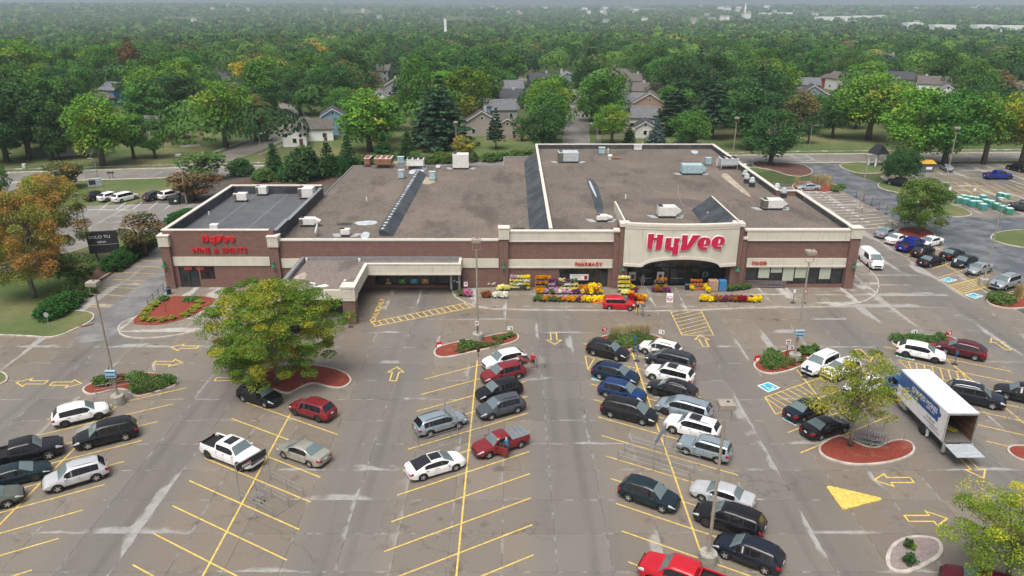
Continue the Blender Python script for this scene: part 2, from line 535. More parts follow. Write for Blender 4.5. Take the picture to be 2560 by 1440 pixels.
# ---- the parking lot: a bed with slabs cast on it
lot = MB().sheet([(-110,14),(80,14),(80,96),(62,150),(46,160),(-66,160),(-76,120),(-110,90)], -0.03).build('parking_lot', M['joint'])
tag(lot, kind='structure')
def slab_verts(x0, x1, y0, y1):
 g = 0.012
 return (x0+g, x1-g, y0+g, y1-g)
def slabs():
 cells = []
 for i in range(-29, 17):
  for j in range(-7, 14):
   x0 = SLX0+SLX*i; y0 = SLY0+SLY*j
   cx, cy = x0+SLX/2, y0+SLY/2
   if cy < 15 or cy > 92: continue
   # in view?
   rel = cy*cos(_th)+CAM_H*sin(_th)
   u = abs(cx)*FPX/rel
   inview = u < 1280+140 and cy > 33
   cells.append((not inview, cy, x0, y0))
 cells.sort()
 me = MB().box(0.012, SLX-0.012, 0.012, SLY-0.012, -0.025, 0.0).mesh('slab', M['lot'])
 rest = MB()
 for k, (off, cy, x0, y0) in enumerate(cells):
  if k < 300:
   inst(me, 'slab', lot, (x0, y0, 0))
  else:
   rest.box(x0+0.012, x0+SLX-0.012, y0+0.012, y0+SLY-0.012, -0.025, 0.0)
 tag(rest.build('slab_field', M['lot'], lot), kind='stuff')
slabs()
# slabs beside and behind the shop: cast in wide lanes
MB().sheet([(46.4,92.70),(80,92.70),(66,150),(46.4,150)], 0.0).build('side_lot_pavement', M['lot'], lot)
MB().sheet([(-110,92.70),(-45.8,92.70),(-45.8,136),(-66,136.5),(-83,134),(-96,134),(-110,150)], 0.0).build('back_lot_pavement', M['street'], lot)
# ---- asphalt drive on the right
asph = gp([(1983,409),(2100,409),(2128,434),(2195,456),(2205,470),(2240,486),(2300,505),(2390,538),(2480,546),(2570,548),(2640,600),(2640,760),(2560,712),(2480,668),(2390,628),(2330,598),(2235,548),(2130,490),(2062,452),(2030,441)])
dr = MB().sheet(asph, 0.006).build('driveway', M['asphalt']); tag(dr, kind='structure')
rl = gp([(2240,486),(2300,505),(2390,538),(2480,546),(2700,548),(2800,409),(2330,409),(2200,440)])
rl_o = MB().sheet(rl, 0.003).build('far_lot', M['lot']); tag(rl_o, kind='structure')
for pts in ([(408,668),(424,716),(372,765),(312,800),(291,820),(296,846),(175,862),(212,812),(262,778),(345,715)],):
 o = MB().sheet(chaikin(gp(pts),1), 0.008).build('driveway', M['asphalt_pale']); tag(o, kind='structure')
o = MB().sheet(gp([(-10,433),(60,436),(95,447),(150,497),(110,560),(-80,560)]), 0.004).build('driveway', M['street']); tag(o, kind='structure')
# ---- streets
def road(name, pts, w, z, m, parent=None):
 mb = MB(); L = []; Rr = []
 for i, p in enumerate(pts):
  a = Vector(pts[max(i-1,0)]); b = Vector(pts[min(i+1,len(pts)-1)])
  d = (b-a).normalized(); nrm = Vector((-d.y, d.x))
  ww = w[i] if isinstance(w, (list, tuple)) else w
  L.append(Vector(p)+nrm*ww/2); Rr.append(Vector(p)-nrm*ww/2)
 vs = [(q.x,q.y,z) for q in L] + [(q.x,q.y,z) for q in Rr]
 n = len(pts)
 mb.add(vs, [(i, n+i, n+i+1, i+1) for i in range(n-1)])
 o = mb.build(name, m, parent)
 if parent is None: tag(o, kind='structure')
 return o
MAIN = [(-420,118),(-250,140),(-150,153),(-92,161.5),(-20,171),(72,180),(130,182.5),(260,183),(500,175)]
def main_y(x):
 for a, b in zip(MAIN, MAIN[1:]):
  if a[0] <= x <= b[0]: return a[1]+(b[1]-a[1])*(x-a[0])/(b[0]-a[0])
 return 170
road('street', MAIN, 10.5, -0.060, M['street'])
SIDE = [(15,177),(17.5,202),(20.5,235),(24.5,290),(26,330),(14,372),(-10,400)]
road('side_street', SIDE, [8.6,7.6,7.4,7.4,7.2,7,7], -0.056, M['street'])
LSIDE = [(-76,166),(-70,186),(-66,215),(-70,246),(-84,280),(-110,305)]
road('side_street', LSIDE, [9.5,8.2,7.6,7.2,7,7], -0.056, M['street'])
road('side_street', [(150,182),(158,230),(150,290),(120,340),(60,370)], 7.2, -0.056, M['street'])
# pavements (footways) with gaps, and kerbs
def offset_line(pts, d):
 out = []
 for i, p in enumerate(pts):
  a = Vector(pts[max(i-1,0)]); b = Vector(pts[min(i+1,len(pts)-1)])
  t_ = (b-a).normalized(); nrm = Vector((-t_.y, t_.x))
  out.append(tuple(Vector(p)+nrm*d))
 return out
road('footway', offset_line(MAIN, 9.3), 1.3, -0.040, M['walk'])
road('footway', offset_line(MAIN[4:], -9.0), 1.3, -0.040, M['walk'])
road('footway', offset_line(SIDE, -6.3)[1:5], 1.2, -0.040, M['walk'])
road('footway', offset_line(SIDE, 6.3)[1:5], 1.2, -0.040, M['walk'])
road('footway', offset_line(LSIDE, 6.6)[1:4], 1.2, -0.040, M['walk'])
road('footway', offset_line(LSIDE, -6.6)[1:4], 1.2, -0.040, M['walk'])
for sgn in (1, -1):
 q = offset_line(MAIN, sgn*5.35)
 kb = MB()
 for a, b in zip(q, q[1:]):
  kb.tube([(a[0],a[1],-0.03),(b[0],b[1],-0.03)], 0.13, 4)
 tag(kb.build('street_kerb', M['kerb']), kind='structure')
# driveways of the houses on the side street
for (u0,v0,u1,v1,w) in ((1452,309,1535,306,4.2),(1492,338,1560,336,3.4),(1405,340,1380,338,4.0),(640,352,600,352,4.0),(500,362,452,366,4.0)):
 a, b = G(u0,v0), G(u1,v1)
 road('house_driveway', [(a.x,a.y),(b.x,b.y)], w, -0.036, M['walk'])
# lawns around: real grass sheet between shop and houses
lawn = MB().sheet([(-130,122),(-76,122),(-66,133),(-30,142),(46,160),(66,168),(66,174),(-20,165.2),(-92,155.8),(-150,147)], -0.045)
tag(lawn.build('lawn', M['grass']), kind='structure')
lawn2 = MB().sheet([(-230,150),(-150,159),(-92,167.5),(-20,177),(72,186),(130,188.5),(230,189),(230,250),(-230,250)], -0.075)
tag(lawn2.build('lawn', M['grass']), kind='structure')
# ---- kerbed islands
def island(name, px, fill, fill_z=0.10, w=0.20, h=0.14, it=2, ground=False):
 poly = ccw(chaikin(px if ground else gp(px), it))
 inn = inset(poly, w)
 n = len(poly)
 root = empty(name, (0,0,0))
 mb = MB()
 vs = [(p[0],p[1],-0.02) for p in poly] + [(p[0]*1.0,p[1],h-0.02) for p in inset(poly,0.015)] + [(p[0],p[1],h) for p in inset(poly,0.04)] + [(p[0],p[1],h) for p in inn] + [(p[0],p[1],fill_z-0.05) for p in inn]
 fs = []
 for r in range(4):
  for i in range(n):
   j = (i+1) % n
   fs.append((r*n+i, r*n+j, (r+1)*n+j, (r+1)*n+i))
 mb.add(vs, fs)
 mb.build('kerb', M['kerb'], root)
 # bed, with a slightly mounded, lumpy top
 mb = MB()
 c = Vector((sum(p[0] for p in inn)/n, sum(p[1] for p in inn)/n))
 mb.sheet(inn, fill_z)
 mb.build('bed', M[fill], root)
 tag(root, kind='structure')
 return poly
I = {}
I['a'] = island('planting_island', [(1083,880),(1090,870),(1120,860),(1200,845),(1260,832),(1290,833),(1300,842),(1295,853),(1270,862),(1200,878),(1130,894),(1100,896),(1085,890)], 'mulch')
I['b'] = island('planting_island', [(1476,868),(1484,850),(1515,838),(1560,832),(1610,833),(1650,842),(1662,851),(1630,860),(1585,872),(1555,886),(1500,882)], 'mulch')
I['c'] = island('planting_island', [(1880,914),(1888,904),(1930,888),(1980,872),(2015,866),(2052,872),(2066,882),(2040,900),(2001,919),(1970,931),(1930,938),(1895,931)], 'mulch')
I['d'] = island('planting_island', [(2224,856),(2236,846),(2275,838),(2350,838),(2392,846),(2398,862),(2340,872),(2290,876),(2240,868)], 'mulch')
I['e'] = island('planting_island', [(2042,1122),(2056,1105),(2101,1086),(2134,1104),(2181,1124),(2215,1106),(2248,1098),(2280,1106),(2290,1122),(2284,1138),(2252,1153),(2200,1163),(2140,1166),(2090,1157),(2052,1141)], 'mulch', it=2)
I['f'] = island('planting_island', [(2210,1401),(2222,1366),(2252,1346),(2293,1339),(2338,1345),(2358,1362),(2358,1391),(2326,1412),(2280,1434),(2246,1437),(2219,1424)], 'pebbles', w=0.28)
I['g'] = island('planting_island', [(203,974),(222,961),(263,948),(328,935),(380,932),(427,939),(449,952),(445,961),(434,968),(373,988),(337,996),(318,978),(290,974),(232,990),(210,985)], 'mulch')
I['h'] = island('planting_island', [(596,950),(648,925),(720,913),(800,913),(862,929),(882,948),(875,963),(851,974),(815,969),(782,958),(755,969),(718,990),(680,974),(640,970)], 'mulch')
I['i'] = island('planting_island', [(2460,755),(2473,744),(2520,734),(2585,737),(2600,765),(2540,775),(2490,769)], 'mulch')
I['j'] = island('planting_island', [(2232,585),(2248,569),(2300,566),(2343,585),(2334,605),(2290,609)], 'mulch')
I['k'] = island('planting_island', [(1976,465),(1994,455),(2050,454),(2097,464),(2112,472),(2062,484),(2050,480),(1990,480)], 'mulch')
I['l'] = island('planting_island', [(2513,1122),(2530,1113),(2580,1116),(2596,1160),(2550,1153),(2522,1137)], 'mulch')
I['m'] = island('grass_island', [(2092,410),(2150,405),(2202,414),(2213,425),(2202,435),(2140,434),(2108,423)], 'grass', it=2)
I['n'] = island('grass_island', [(1880,402),(1960,408),(2000,411),(2022,418),(2036,432),(2010,443),(1970,440),(1930,425),(1880,418)], 'mulch_brown')
I['o'] = island('grass_island', [(2190,460),(2215,450),(2262,451),(2294,470),(2304,492),(2250,484),(2200,473)], 'grass')
I['p'] = island('grass_island', [(2470,596),(2490,580),(2562,573),(2610,590),(2600,625),(2540,618),(2490,606)], 'grass')
I['q'] = island('grass_island', [(-45,925),(8,929),(24,943),(16,959),(-45,975)], 'grass')
I['r'] = island('grass_island', [(2270,510),(2330,500),(2410,520),(2440,540),(2380,545),(2320,530)], 'grass')
I['s'] = island('lawn_island', [(-90,838),(60,841),(120,847),(160,838),(188,824),(208,817),(236,800),(238,786),(216,778),(166,777),(192,745),(262,690),(400,612),(415,590),(330,580),(150,640),(-90,720)], 'grass', it=1)
# brown mulch strip under the hedges on the lawn edge
MB().sheet(chaikin(gp([(168,775),(196,745),(264,692),(398,614),(405,600),(330,606),(240,672),(150,735),(112,772)],0.1),1), 0.125).build('mulch_strip', M['mulch_brown'])
tag(bpy.data.objects['mulch_strip'], kind='structure')
# brown bed behind the shop under the evergreens
MB().sheet(chaikin(gp([(560,470),(575,455),(640,445),(720,438),(830,440),(850,455),(760,462),(640,470)]),1), 0.012).build('mulch_strip', M['mulch_brown'])
tag(bpy.data.objects['mulch_strip.001'], kind='structure')
# raised yellow concrete wedge
tri = ccw(gp([(2066,1219),(2072,1216),(2200,1246),(2204,1251),(2112,1275),(2104,1273)]))
wd = MB().prism(inset(tri, 0.0), -0.02, 0.09)
o = wd.build('traffic_wedge', M['yellow']); tag(o, kind='structure')
# ---- shop sidewalk (raised), cut into panels
def walk_front():
 root = empty('sidewalk', (0,0,0)); tag(root, kind='structure')
 pm = {}
 k = 0
 outline = ccw(chaikin(gp([(1130,736),(1155,752),(1200,771),(1330,774),(1500,775),(1700,776),(1900,768),(2060,768),(2130,762),(2180,747),(2200,724),(2196,694),(2168,668),(2150,650),(2138,640),(2100,715),(1130,716)], 0.15), 1))
 inner = inset(outline, 0.16)
 n = len(outline)
 mb = MB()
 vs = [(p[0],p[1],-0.02) for p in outline]+[(p[0],p[1],0.15) for p in inset(outline,0.02)]+[(p[0],p[1],0.15) for p in inner]+[(p[0],p[1],0.10) for p in inner]
 fs = []
 for r in range(3):
  for i in range(n):
   j = (i+1) % n; fs.append((r*n+i, r*n+j, (r+1)*n+j, (r+1)*n+i))
 mb.add(vs, fs); mb.build('kerb', M['kerb'], root)
 MB().sheet(inner, 0.125).build('bed', M['joint'], root)
 # panels clipped to the outline by scan rows
 xs = np.arange(-12, 62, 1.86); ys = np.arange(84.2, 104, 1.86)
 for x in xs:
  for y in ys:
   q = [(x+.008,y+.008),(x+1.852,y+.008),(x+1.852,y+1.852),(x+.008,y+1.852)]
   c = clip(q, inner)
   if len(c) >= 3:
    MB().prism(c, 0.11, 0.152).build('panel', M['walk'], root)
 return root
def clip(sub, poly):
 """Sutherland-Hodgman of a convex quad window: clip poly by quad"""
 out = list(poly)
 n = len(sub)
 for i in range(n):
  a, b = sub[i], sub[(i+1) % n]
  inp = out; out = []
  if not inp: break
  def side(p): return (b[0]-a[0])*(p[1]-a[1])-(b[1]-a[1])*(p[0]-a[0])
  for k in range(len(inp)):
   p, q = inp[k-1], inp[k]
   sp, sq = side(p), side(q)
   if sq >= 0:
    if sp < 0:
     t_ = sp/(sp-sq); out.append((p[0]+(q[0]-p[0])*t_, p[1]+(q[1]-p[1])*t_))
    out.append(q)
   elif sp >= 0:
    t_ = sp/(sp-sq); out.append((p[0]+(q[0]-p[0])*t_, p[1]+(q[1]-p[1])*t_))
 # drop slivers
 m = len(out)
 if m < 3: return []
 ar = abs(sum(out[i][0]*out[(i+1)%m][1]-out[(i+1)%m][0]*out[i][1] for i in range(m)))/2
 return out if ar > 0.03 else []
walk_front()
def walk_wine():
 root = empty('sidewalk', (0,0,0)); tag(root, kind='structure')
 outline = ccw(chaikin(gp([(425,716),(660,714),(690,735),(640,760),(590,792),(520,820),(430,840),(345,846),(300,838),(290,818),(310,800),(345,788),(372,765),(412,735)], 0.15), 1))
 inner = inset(outline, 0.16); n = len(outline)
 mb = MB()
 vs = [(p[0],p[1],-0.02) for p in outline]+[(p[0],p[1],0.14) for p in inset(outline,0.02)]+[(p[0],p[1],0.14) for p in inner]+[(p[0],p[1],0.10) for p in inner]
 fs = []
 for r in range(3):
  for i in range(n):
   j = (i+1) % n; fs.append((r*n+i, r*n+j, (r+1)*n+j, (r+1)*n+i))
 mb.add(vs, fs); mb.build('kerb', M['kerb'], root)
 MB().sheet(inner, 0.115).build('bed', M['joint'], root)
 for x in np.arange(-50, -24, 1.9):
  for y in np.arange(74, 94, 1.9):
   q = [(x+.008,y+.008),(x+1.892,y+.008),(x+1.892,y+1.892),(x+.008,y+1.892)]
   c = clip(q, inner)
   if len(c) >= 3: MB().prism(c, 0.10, 0.142).build('panel', M['walk'], root)
 bed = ccw(chaikin(gp([(400,741),(543,741),(528,762),(500,780),(462,797),(405,812),(350,813),(328,808),(352,778)], 0.15), 1))
 MB().prism(bed, 0.12, 0.19).build('flower_bed', M['mulch'], root)
walk_wine()
# drive-through lane pavement under the canopy is the same lot concrete
# ---- painted markings: parts of the lot
def stripe(a, b, w=0.11, m='yellow', z=0.004, name='stall_line', parent=None):
 a = Vector(a[:2]); b = Vector(b[:2])
 d = (b-a).normalized(); nrm = Vector((-d.y, d.x))*w/2
 return MB().add([(a.x+nrm.x,a.y+nrm.y,z),(a.x-nrm.x,a.y-nrm.y,z),(b.x-nrm.x,b.y-nrm.y,z),(b.x+nrm.x,b.y+nrm.y,z)], [(0,1,2,3)]).build(name, M[m], parent or lot)
def column(xc, y0, slope, k0, k1, pitch=3.14, half=5.17, skipl=(), skipr=(), y_lo=None, y_hi=None):
 lo = y0+pitch*k0-1.5 if y_lo is None else y_lo
 hi = y0+pitch*k1+0.6 if y_hi is None else y_hi
 stripe((xc,lo),(xc,hi), 0.13, z=0.008)
 for k in range(k0, k1+1):
  yc = y0+pitch*k
  xl = xc-half if k not in skipl else xc
  xr = xc+half if k not in skipr else xc
  if xl < xr: stripe((xl, yc+(xl-xc)*slope),(xr, yc+(xr-xc)*slope))
column(-37.4, 48.85, 0.575, -5, 4, y_hi=61.2)
column(-20.55, 49.4, -0.565, -5, 3)
column(-3.70, 50.3, 0.575, -5, 6, y_hi=70.3)
column(13.08, 49.68, -0.565, -5, 7, y_lo=41.2)
column(29.6, 62.33, 0.575, -2, 1, skipl=(1,), y_hi=68.2)
column(46.4, 67.64, -0.565, -5, 1, y_hi=71)
def hatch(quad, n, m='yellow', diag=0.0, w=0.10):
 a, b, c, d = [Vector(tuple(p)[:2]) for p in quad]      # a-b one side, d-c the other
 for p, q in ((a,b),(b,c),(c,d),(d,a)): stripe(p, q, w, m, 0.006, 'hatch_line')
 for i in range(n):
  t0 = (i+0.5)/n
  p = a.lerp(b, min(1,max(0,t0-diag))); q = d.lerp(c, min(1,max(0,t0+diag)))
  stripe(p, q, w, m, 0.010, 'hatch_line')
hatch([G(1705,838),G(1668,762),G(1745,762),G(1784,838)], 9, diag=0.11)
hatch([(24.43,62.5),(29.6,65.47),(29.6,62.33),(24.43,59.36)], 7, diag=0.12)
hatch([(41.23,70.56),(46.4,67.64),(46.4,64.5),(41.23,67.42)], 8, diag=-0.10)
hatch([G(2373,714),G(2407,735),G(2474,715),G(2438,697)], 7, diag=0.0)
hatch([(7.9,71.45),(13.08,68.52),(13.08,65.38),(7.9,68.3)], 6, diag=-0.10)
# ladder crossing
A1, A2, B1, B2 = G(926,806), G(1205,749), G(936,816), G(1246,756)
stripe(A1, A2, 0.13, name='crossing_line'); stripe(B1, B2, 0.13, name='crossing_line')
for i in range(19):
 t_ = i/18
 stripe(A1.lerp(A2, t_*0.985+0.01), B1.lerp(B2, t_*0.90+0.01), 0.13, z=0.009, name='crossing_line')
def arrow(u, v, ang, Lh=3.2, Wd=1.9):
 c = G(u, v)
 hw = Wd/2; tw = hw*0.42; hl = Lh*0.42
 P_ = [(Lh/2,0),(Lh/2-hl,hw),(Lh/2-hl,tw),(-Lh/2,tw),(-Lh/2,-tw),(Lh/2-hl,-tw),(Lh/2-hl,-hw)]
 inn = inset(P_, 0.13)
 P_ = ccw(P_)
 n = len(P_)
 mb = MB(); ca, sa = cos(ang), sin(ang)
 tr = lambda p: (c.x+p[0]*ca-p[1]*sa, c.y+p[0]*sa+p[1]*ca, 0.005)
 mb.add([tr(p) for p in P_]+[tr(p) for p in inn], [(i,(i+1)%n,n+(i+1)%n,n+i) for i in range(n)])
 mb.build('arrow_marking', M['yellow'], lot)
UP, DN, LF, RT = pi/2, -pi/2, pi, 0.0
for a in ((988,934,UP),(1385,847,DN),(1757,852,UP),(460,868,LF),(422,907,RT),(77,956,LF),(167,959,RT),(577,948,RT),(2160,889,DN),(2499,859,UP),(2432,1168,DN),(2232,1200,LF),(2318,1296,RT),(268,801,DN)):
 arrow(*a)
def access_box(quad):
 a, b, c, d = [Vector(tuple(p)[:2]) for p in quad]
 def f(s, t_): return a.lerp(b, s).lerp(d.lerp(c, s), t_)
 def poly(pts, z, m, name='accessible_marking'):
  MB().sheet([tuple(f(*p)) for p in pts], z).build(name, M[m], lot)
 poly([(0,0),(1,0),(1,1),(0,1)], 0.005, 'white_paint')
 poly([(.08,.08),(.92,.08),(.92,.92),(.08,.92)], 0.010, 'blue_paint')
 # wheelchair figure: head, trunk, seat, wheel arc
 poly([(.40+.06*cos(k*pi/4), .78+.06*sin(k*pi/4)) for k in range(8)], 0.015, 'white_paint')
 poly([(.36,.70),(.44,.70),(.46,.46),(.66,.46),(.76,.26),(.82,.29),(.70,.53),(.45,.53)], 0.015, 'white_paint')
 arc = [(.48+.22*cos(q), .36+.22*sin(q)) for q in np.linspace(radians(120), radians(350), 10)]
 arc2 = [(.48+.165*cos(q), .36+.165*sin(q)) for q in np.linspace(radians(350), radians(120), 10)]
 poly(arc+arc2, 0.0155, 'white_paint')
for q in ([(1920,981),(1951,969),(1921,955),(1893,964)], [(2371,706),(2394,700),(2369,693),(2350,699)], [(2438,747),(2459,740),(2433,732),(2411,737)],
   [(1497,952),(1510,942),(1489,939),(1478,948)], [(1988,1064),(2012,1053),(1978,1040),(1954,1045)], [(2284,901),(2290,893),(2246,882),(2239,890)], [(1490,884),(1500,876),(1478,872),(1468,881)]):
 access_box([G(*p) for p in q])
# lines of the side stalls left of the shop, and the stalls right of it
for u0,v0,u1,v1 in ((186,760,288,763),(252,735,318,741),(258,718,344,721),(282,698,372,703),(305,681,395,685),(332,665,405,668),(352,650,405,652),(377,635,400,637)):
 stripe(G(u0,v0), G(u1,v1), 0.10)
for i in range(13):
 t_ = i/12
 a = G(2015,488).lerp(G(2162,572), t_); b = G(2112,486).lerp(G(2235,565), t_)
 stripe(a, b, 0.10, 'white_paint')
 if i < 12:
  c = a.lerp(b, 0.30)+Vector((0,0.9*0.5,0))
  stripe((c.x-1.4,c.y+1.3),(c.x-0.2,c.y+1.3), 0.22, 'white_paint', name='stall_number')
  stripe((c.x+0.25,c.y+1.5),(c.x+0.9,c.y+1.15), 0.28, 'white_paint', name='stall_number')
for (u0,v0,u1,v1) in ((2290,655,2305,650),(2332,672,2372,658),(2346,695,2412,674),(2372,714,2476,687),(2407,735,2474,715),(2510,735,2554,722),(2262,642,2275,637),(2334,625,2360,618),(2300,610,2310,606)):
 stripe(G(u0,v0), G(u1,v1), 0.11)
stripe(G(2356,658), G(2490,736), 0.12)
for i in range(9):
 a = G(2340,520-i*9+10);
for i in range(10):
 a = G(2330+i*26, 452+i*1.2); b = G(2375+i*32, 486+i*2.0)
 stripe(a, b, 0.12)
for i in range(7):
 a = G(2372+i*4, 458+i*4.0); b = G(2450+i*9, 460+i*4.0)
 stripe(a, b, 0.10)
for i in range(6):
 a = G(2545-i*2, 436+i*15); b = G(2620, 455+i*17)
 stripe(a, b, 0.11)
for i in range(5):
 a = G(252+i*40, 523); b = G(275+i*40, 505); stripe(a, b, 0.10, 'white_paint')
stripe(G(200,524), G(322,525), 0.16, 'white_paint')
# ONLY lettering and boxes on the drive-through lane
def flat_text(txt, size, loc, rz, m, parent, name='lane_lettering', z=0.007, sx=1.0):
 cu = bpy.data.curves.new('txt', 'FONT'); cu.body = txt; cu.size = size; cu.align_x = 'CENTER'; cu.offset = size*0.012
 ob = bpy.data.objects.new('txt', cu); C.objects.link(ob)
 dg = bpy.context.evaluated_depsgraph_get(); dg.update()
 me = bpy.data.meshes.new_from_object(ob.evaluated_get(dg))
 bpy.data.objects.remove(ob); bpy.data.curves.remove(cu)
 me.materials.clear(); me.materials.append(m)
 o = bpy.data.objects.new(name, me); o.location = (loc[0], loc[1], z); o.rotation_euler = (0,0,rz); o.scale = (sx,1,1)
 return link(o, parent)
flat_text('ONLY', 0.95, G(957,761), pi/2, M['yellow'], lot, sx=1.5)
flat_text('ONLY', 0.95, G(944,789), pi/2, M['yellow'], lot, sx=1.5)
# ================================================================== THE SHOP
M['brick'] = brick_material('shop_brick')
M['cream'] = stucco_material('cream_stucco', (0.57,0.54,0.45))
M['cap'] = mat('cream_coping', (0.62,0.565,0.50), 0.6, var=0.05)
M['gravel'] = gravel_roof_material('roof_gravel', (0.118,0.097,0.082), (0.185,0.157,0.134), (0.054,0.047,0.043))
M['gravel_wet'] = gravel_roof_material('canopy_gravel', (0.155,0.125,0.115), (0.25,0.215,0.195), (0.085,0.07,0.068), 5)
M['membrane'] = membrane_material(); M['membrane_grey'] = membrane_material('grey_membrane', (0.078,0.084,0.090), (0.102,0.109,0.116))
M['black'] = mat('black_frame', (0.012,0.012,0.014), 0.45, var=0.05)
def dark_glass(name, col=(0.014,0.017,0.018), rough=0.06):
 t = NT(name)
 n = t.noise(t.pos(), 0.55, 3)
 t.base(t.mix(t.ramp(n, 0.35, 0.7), col, tuple(c*2.2 for c in col)))
 t.set(rough, 0, 0.6)
 return t.m
M['glass'] = dark_glass('shop_glass')
M['galv'] = mat('galvanised_steel', (0.29,0.30,0.31), 0.5, 0.4, var=0.10)
M['unit_white'] = mat('unit_white', (0.66,0.65,0.62), 0.5, var=0.08)
M['unit_blue'] = mat('unit_pale_blue', (0.33,0.46,0.49), 0.5, var=0.12)
M['unit_rust'] = mat('unit_rust_brown', (0.25,0.115,0.065), 0.7, var=0.2)
M['unit_grey'] = mat('unit_grey', (0.42,0.45,0.46), 0.5, var=0.1)
M['unit_dark'] = mat('unit_dark', (0.035,0.036,0.038), 0.6)
M['unit_coil'] = mat('unit_coil', (0.13,0.115,0.09), 0.6, var=0.25, scale=6)
M['pipe_white'] = mat('pipe_white', (0.74,0.74,0.73), 0.5, var=0.04)
M['sign_red'] = mat('sign_red', (0.50,0.012,0.018), 0.35, var=0.05)
M['sign_pink'] = mat('sign_crimson', (0.50,0.018,0.065), 0.35, var=0.05)
M['sign_white'] = mat('sign_white', (0.80,0.78,0.77), 0.4, var=0.03)
M['green_lamp'] = mat('green_enamel', (0.01,0.15,0.085), 0.35, var=0.05)
M['shade'] = mat('roller_shade', (0.40,0.43,0.34), 0.8, var=0.04)
M['patch'] = mat('roof_patch', (0.33,0.28,0.21), 0.9, var=0.25, scale=1.2)
M['silver_coat'] = mat('silver_roof_coat', (0.42,0.47,0.50), 0.5, var=0.2, scale=1.5)
WY = 91.6
shop = empty('supermarket', (0, WY, 0))
tag(shop, 'long one-storey brick supermarket with cream bands, gravel roofs and arched entrance', 'supermarket')
shop.location = (0,0,0)
def wall_with_openings(name, m, x0, x1, z0, z1, y, th, openings, parent):
 """front wall in the XZ plane, openings = [(x0,x1,z0,z1)], one mesh (grid of blocks welded)"""
 xs = sorted({x0, x1, *[o[0] for o in openings], *[o[1] for o in openings]})
 zs = sorted({z0, z1, *[o[2] for o in openings], *[o[3] for o in openings]})
 bm = bmesh.new(); vd = {}
 def vert(x, yy, z):
  k = (round(x,4), round(yy,4), round(z,4))
  if k not in vd: vd[k] = bm.verts.new(k)
  return vd[k]
 def solid(i, j):
  if i < 0 or j < 0 or i >= len(xs)-1 or j >= len(zs)-1: return False
  cx, cz = (xs[i]+xs[i+1])/2, (zs[j]+zs[j+1])/2
  return not any(o[0] < cx < o[1] and o[2] < cz < o[3] for o in openings)
 yb = y+th
 for i in range(len(xs)-1):
  for j in range(len(zs)-1):
   if not solid(i, j): continue
   a, b, c, d = xs[i], xs[i+1], zs[j], zs[j+1]
   bm.faces.new([vert(a,y,c),vert(b,y,c),vert(b,y,d),vert(a,y,d)])
   bm.faces.new([vert(a,yb,d),vert(b,yb,d),vert(b,yb,c),vert(a,yb,c)])
   if not solid(i-1,j): bm.faces.new([vert(a,yb,c),vert(a,y,c),vert(a,y,d),vert(a,yb,d)])
   if not solid(i+1,j): bm.faces.new([vert(b,y,c),vert(b,yb,c),vert(b,yb,d),vert(b,y,d)])
   if not solid(i,j-1): bm.faces.new([vert(a,yb,c),vert(b,yb,c),vert(b,y,c),vert(a,y,c)])
   if not solid(i,j+1): bm.faces.new([vert(a,y,d),vert(b,y,d),vert(b,yb,d),vert(a,yb,d)])
 me = bpy.data.meshes.new(name); bm.to_mesh(me); bm.free()
 me.materials.append(m)
 o = bpy.data.objects.new(name, me)
 return link(o, parent)
# --- wine & spirits wing
wall_with_openings('front_wall', M['brick'], -45.4, -31.0, 0, 8.0, WY, 0.4, [(-44.05,-41.45,0.15,3.15),(-41.25,-39.35,1.28,3.12)], shop)
abox('side_wall', M['brick'], shop, -45.4, -45.0, WY+0.4, 117.0, 0, 8.0)
abox('back_wall', M['brick'], shop, -45.0, -30.6, 116.6, 117.0, 0, 8.0)
abox('party_wall', M['membrane'], shop, -31.0, -30.6, WY+0.4, 116.6, 6.0, 7.7)
abox('coping', M['cap'], shop, -45.5, -31.55, WY-0.08, WY+0.42, 8.0, 8.16)
abox('coping', M['cap'], shop, -45.48, -44.95, WY+0.42, 116.5, 8.0, 8.14)
abox('coping', M['cap'], shop, -45.48, -30.7, 116.5, 117.08, 8.0, 8.145)
abox('coping', M['galv'], shop, -31.06, -30.54, WY+0.5, 97.4, 7.9, 7.99)
abox('coping', M['galv'], shop, -31.06, -30.54, 97.4, 116.5, 7.7, 7.78)
abox('party_wall', M['membrane'], shop, -31.02, -30.58, WY+0.42, 97.4, 7.7, 7.9)
abox('roof', M['membrane_grey'], shop, -45.0, -31.0, WY+0.4, 116.6, 6.2, 6.75)
for yy, x0, x1 in ((116.58,-45.0,-31.0),):
 abox('parapet_lining', M['membrane'], shop, x0, x1, yy-0.06, yy-0.01, 6.75, 8.0)
abox('parapet_lining', M['membrane'], shop, -44.99, -44.93, WY+0.42, 116.5, 6.75, 8.0)
for x in (-41.2, -36.2):
 abox('membrane_seam', M['silver_coat'], shop, x, x+0.035, WY+0.6, 116.2, 6.75, 6.758)
abox('band', M['cream'], shop, -44.55, -31.85, WY-0.12, WY-0.002, 3.22, 4.46)
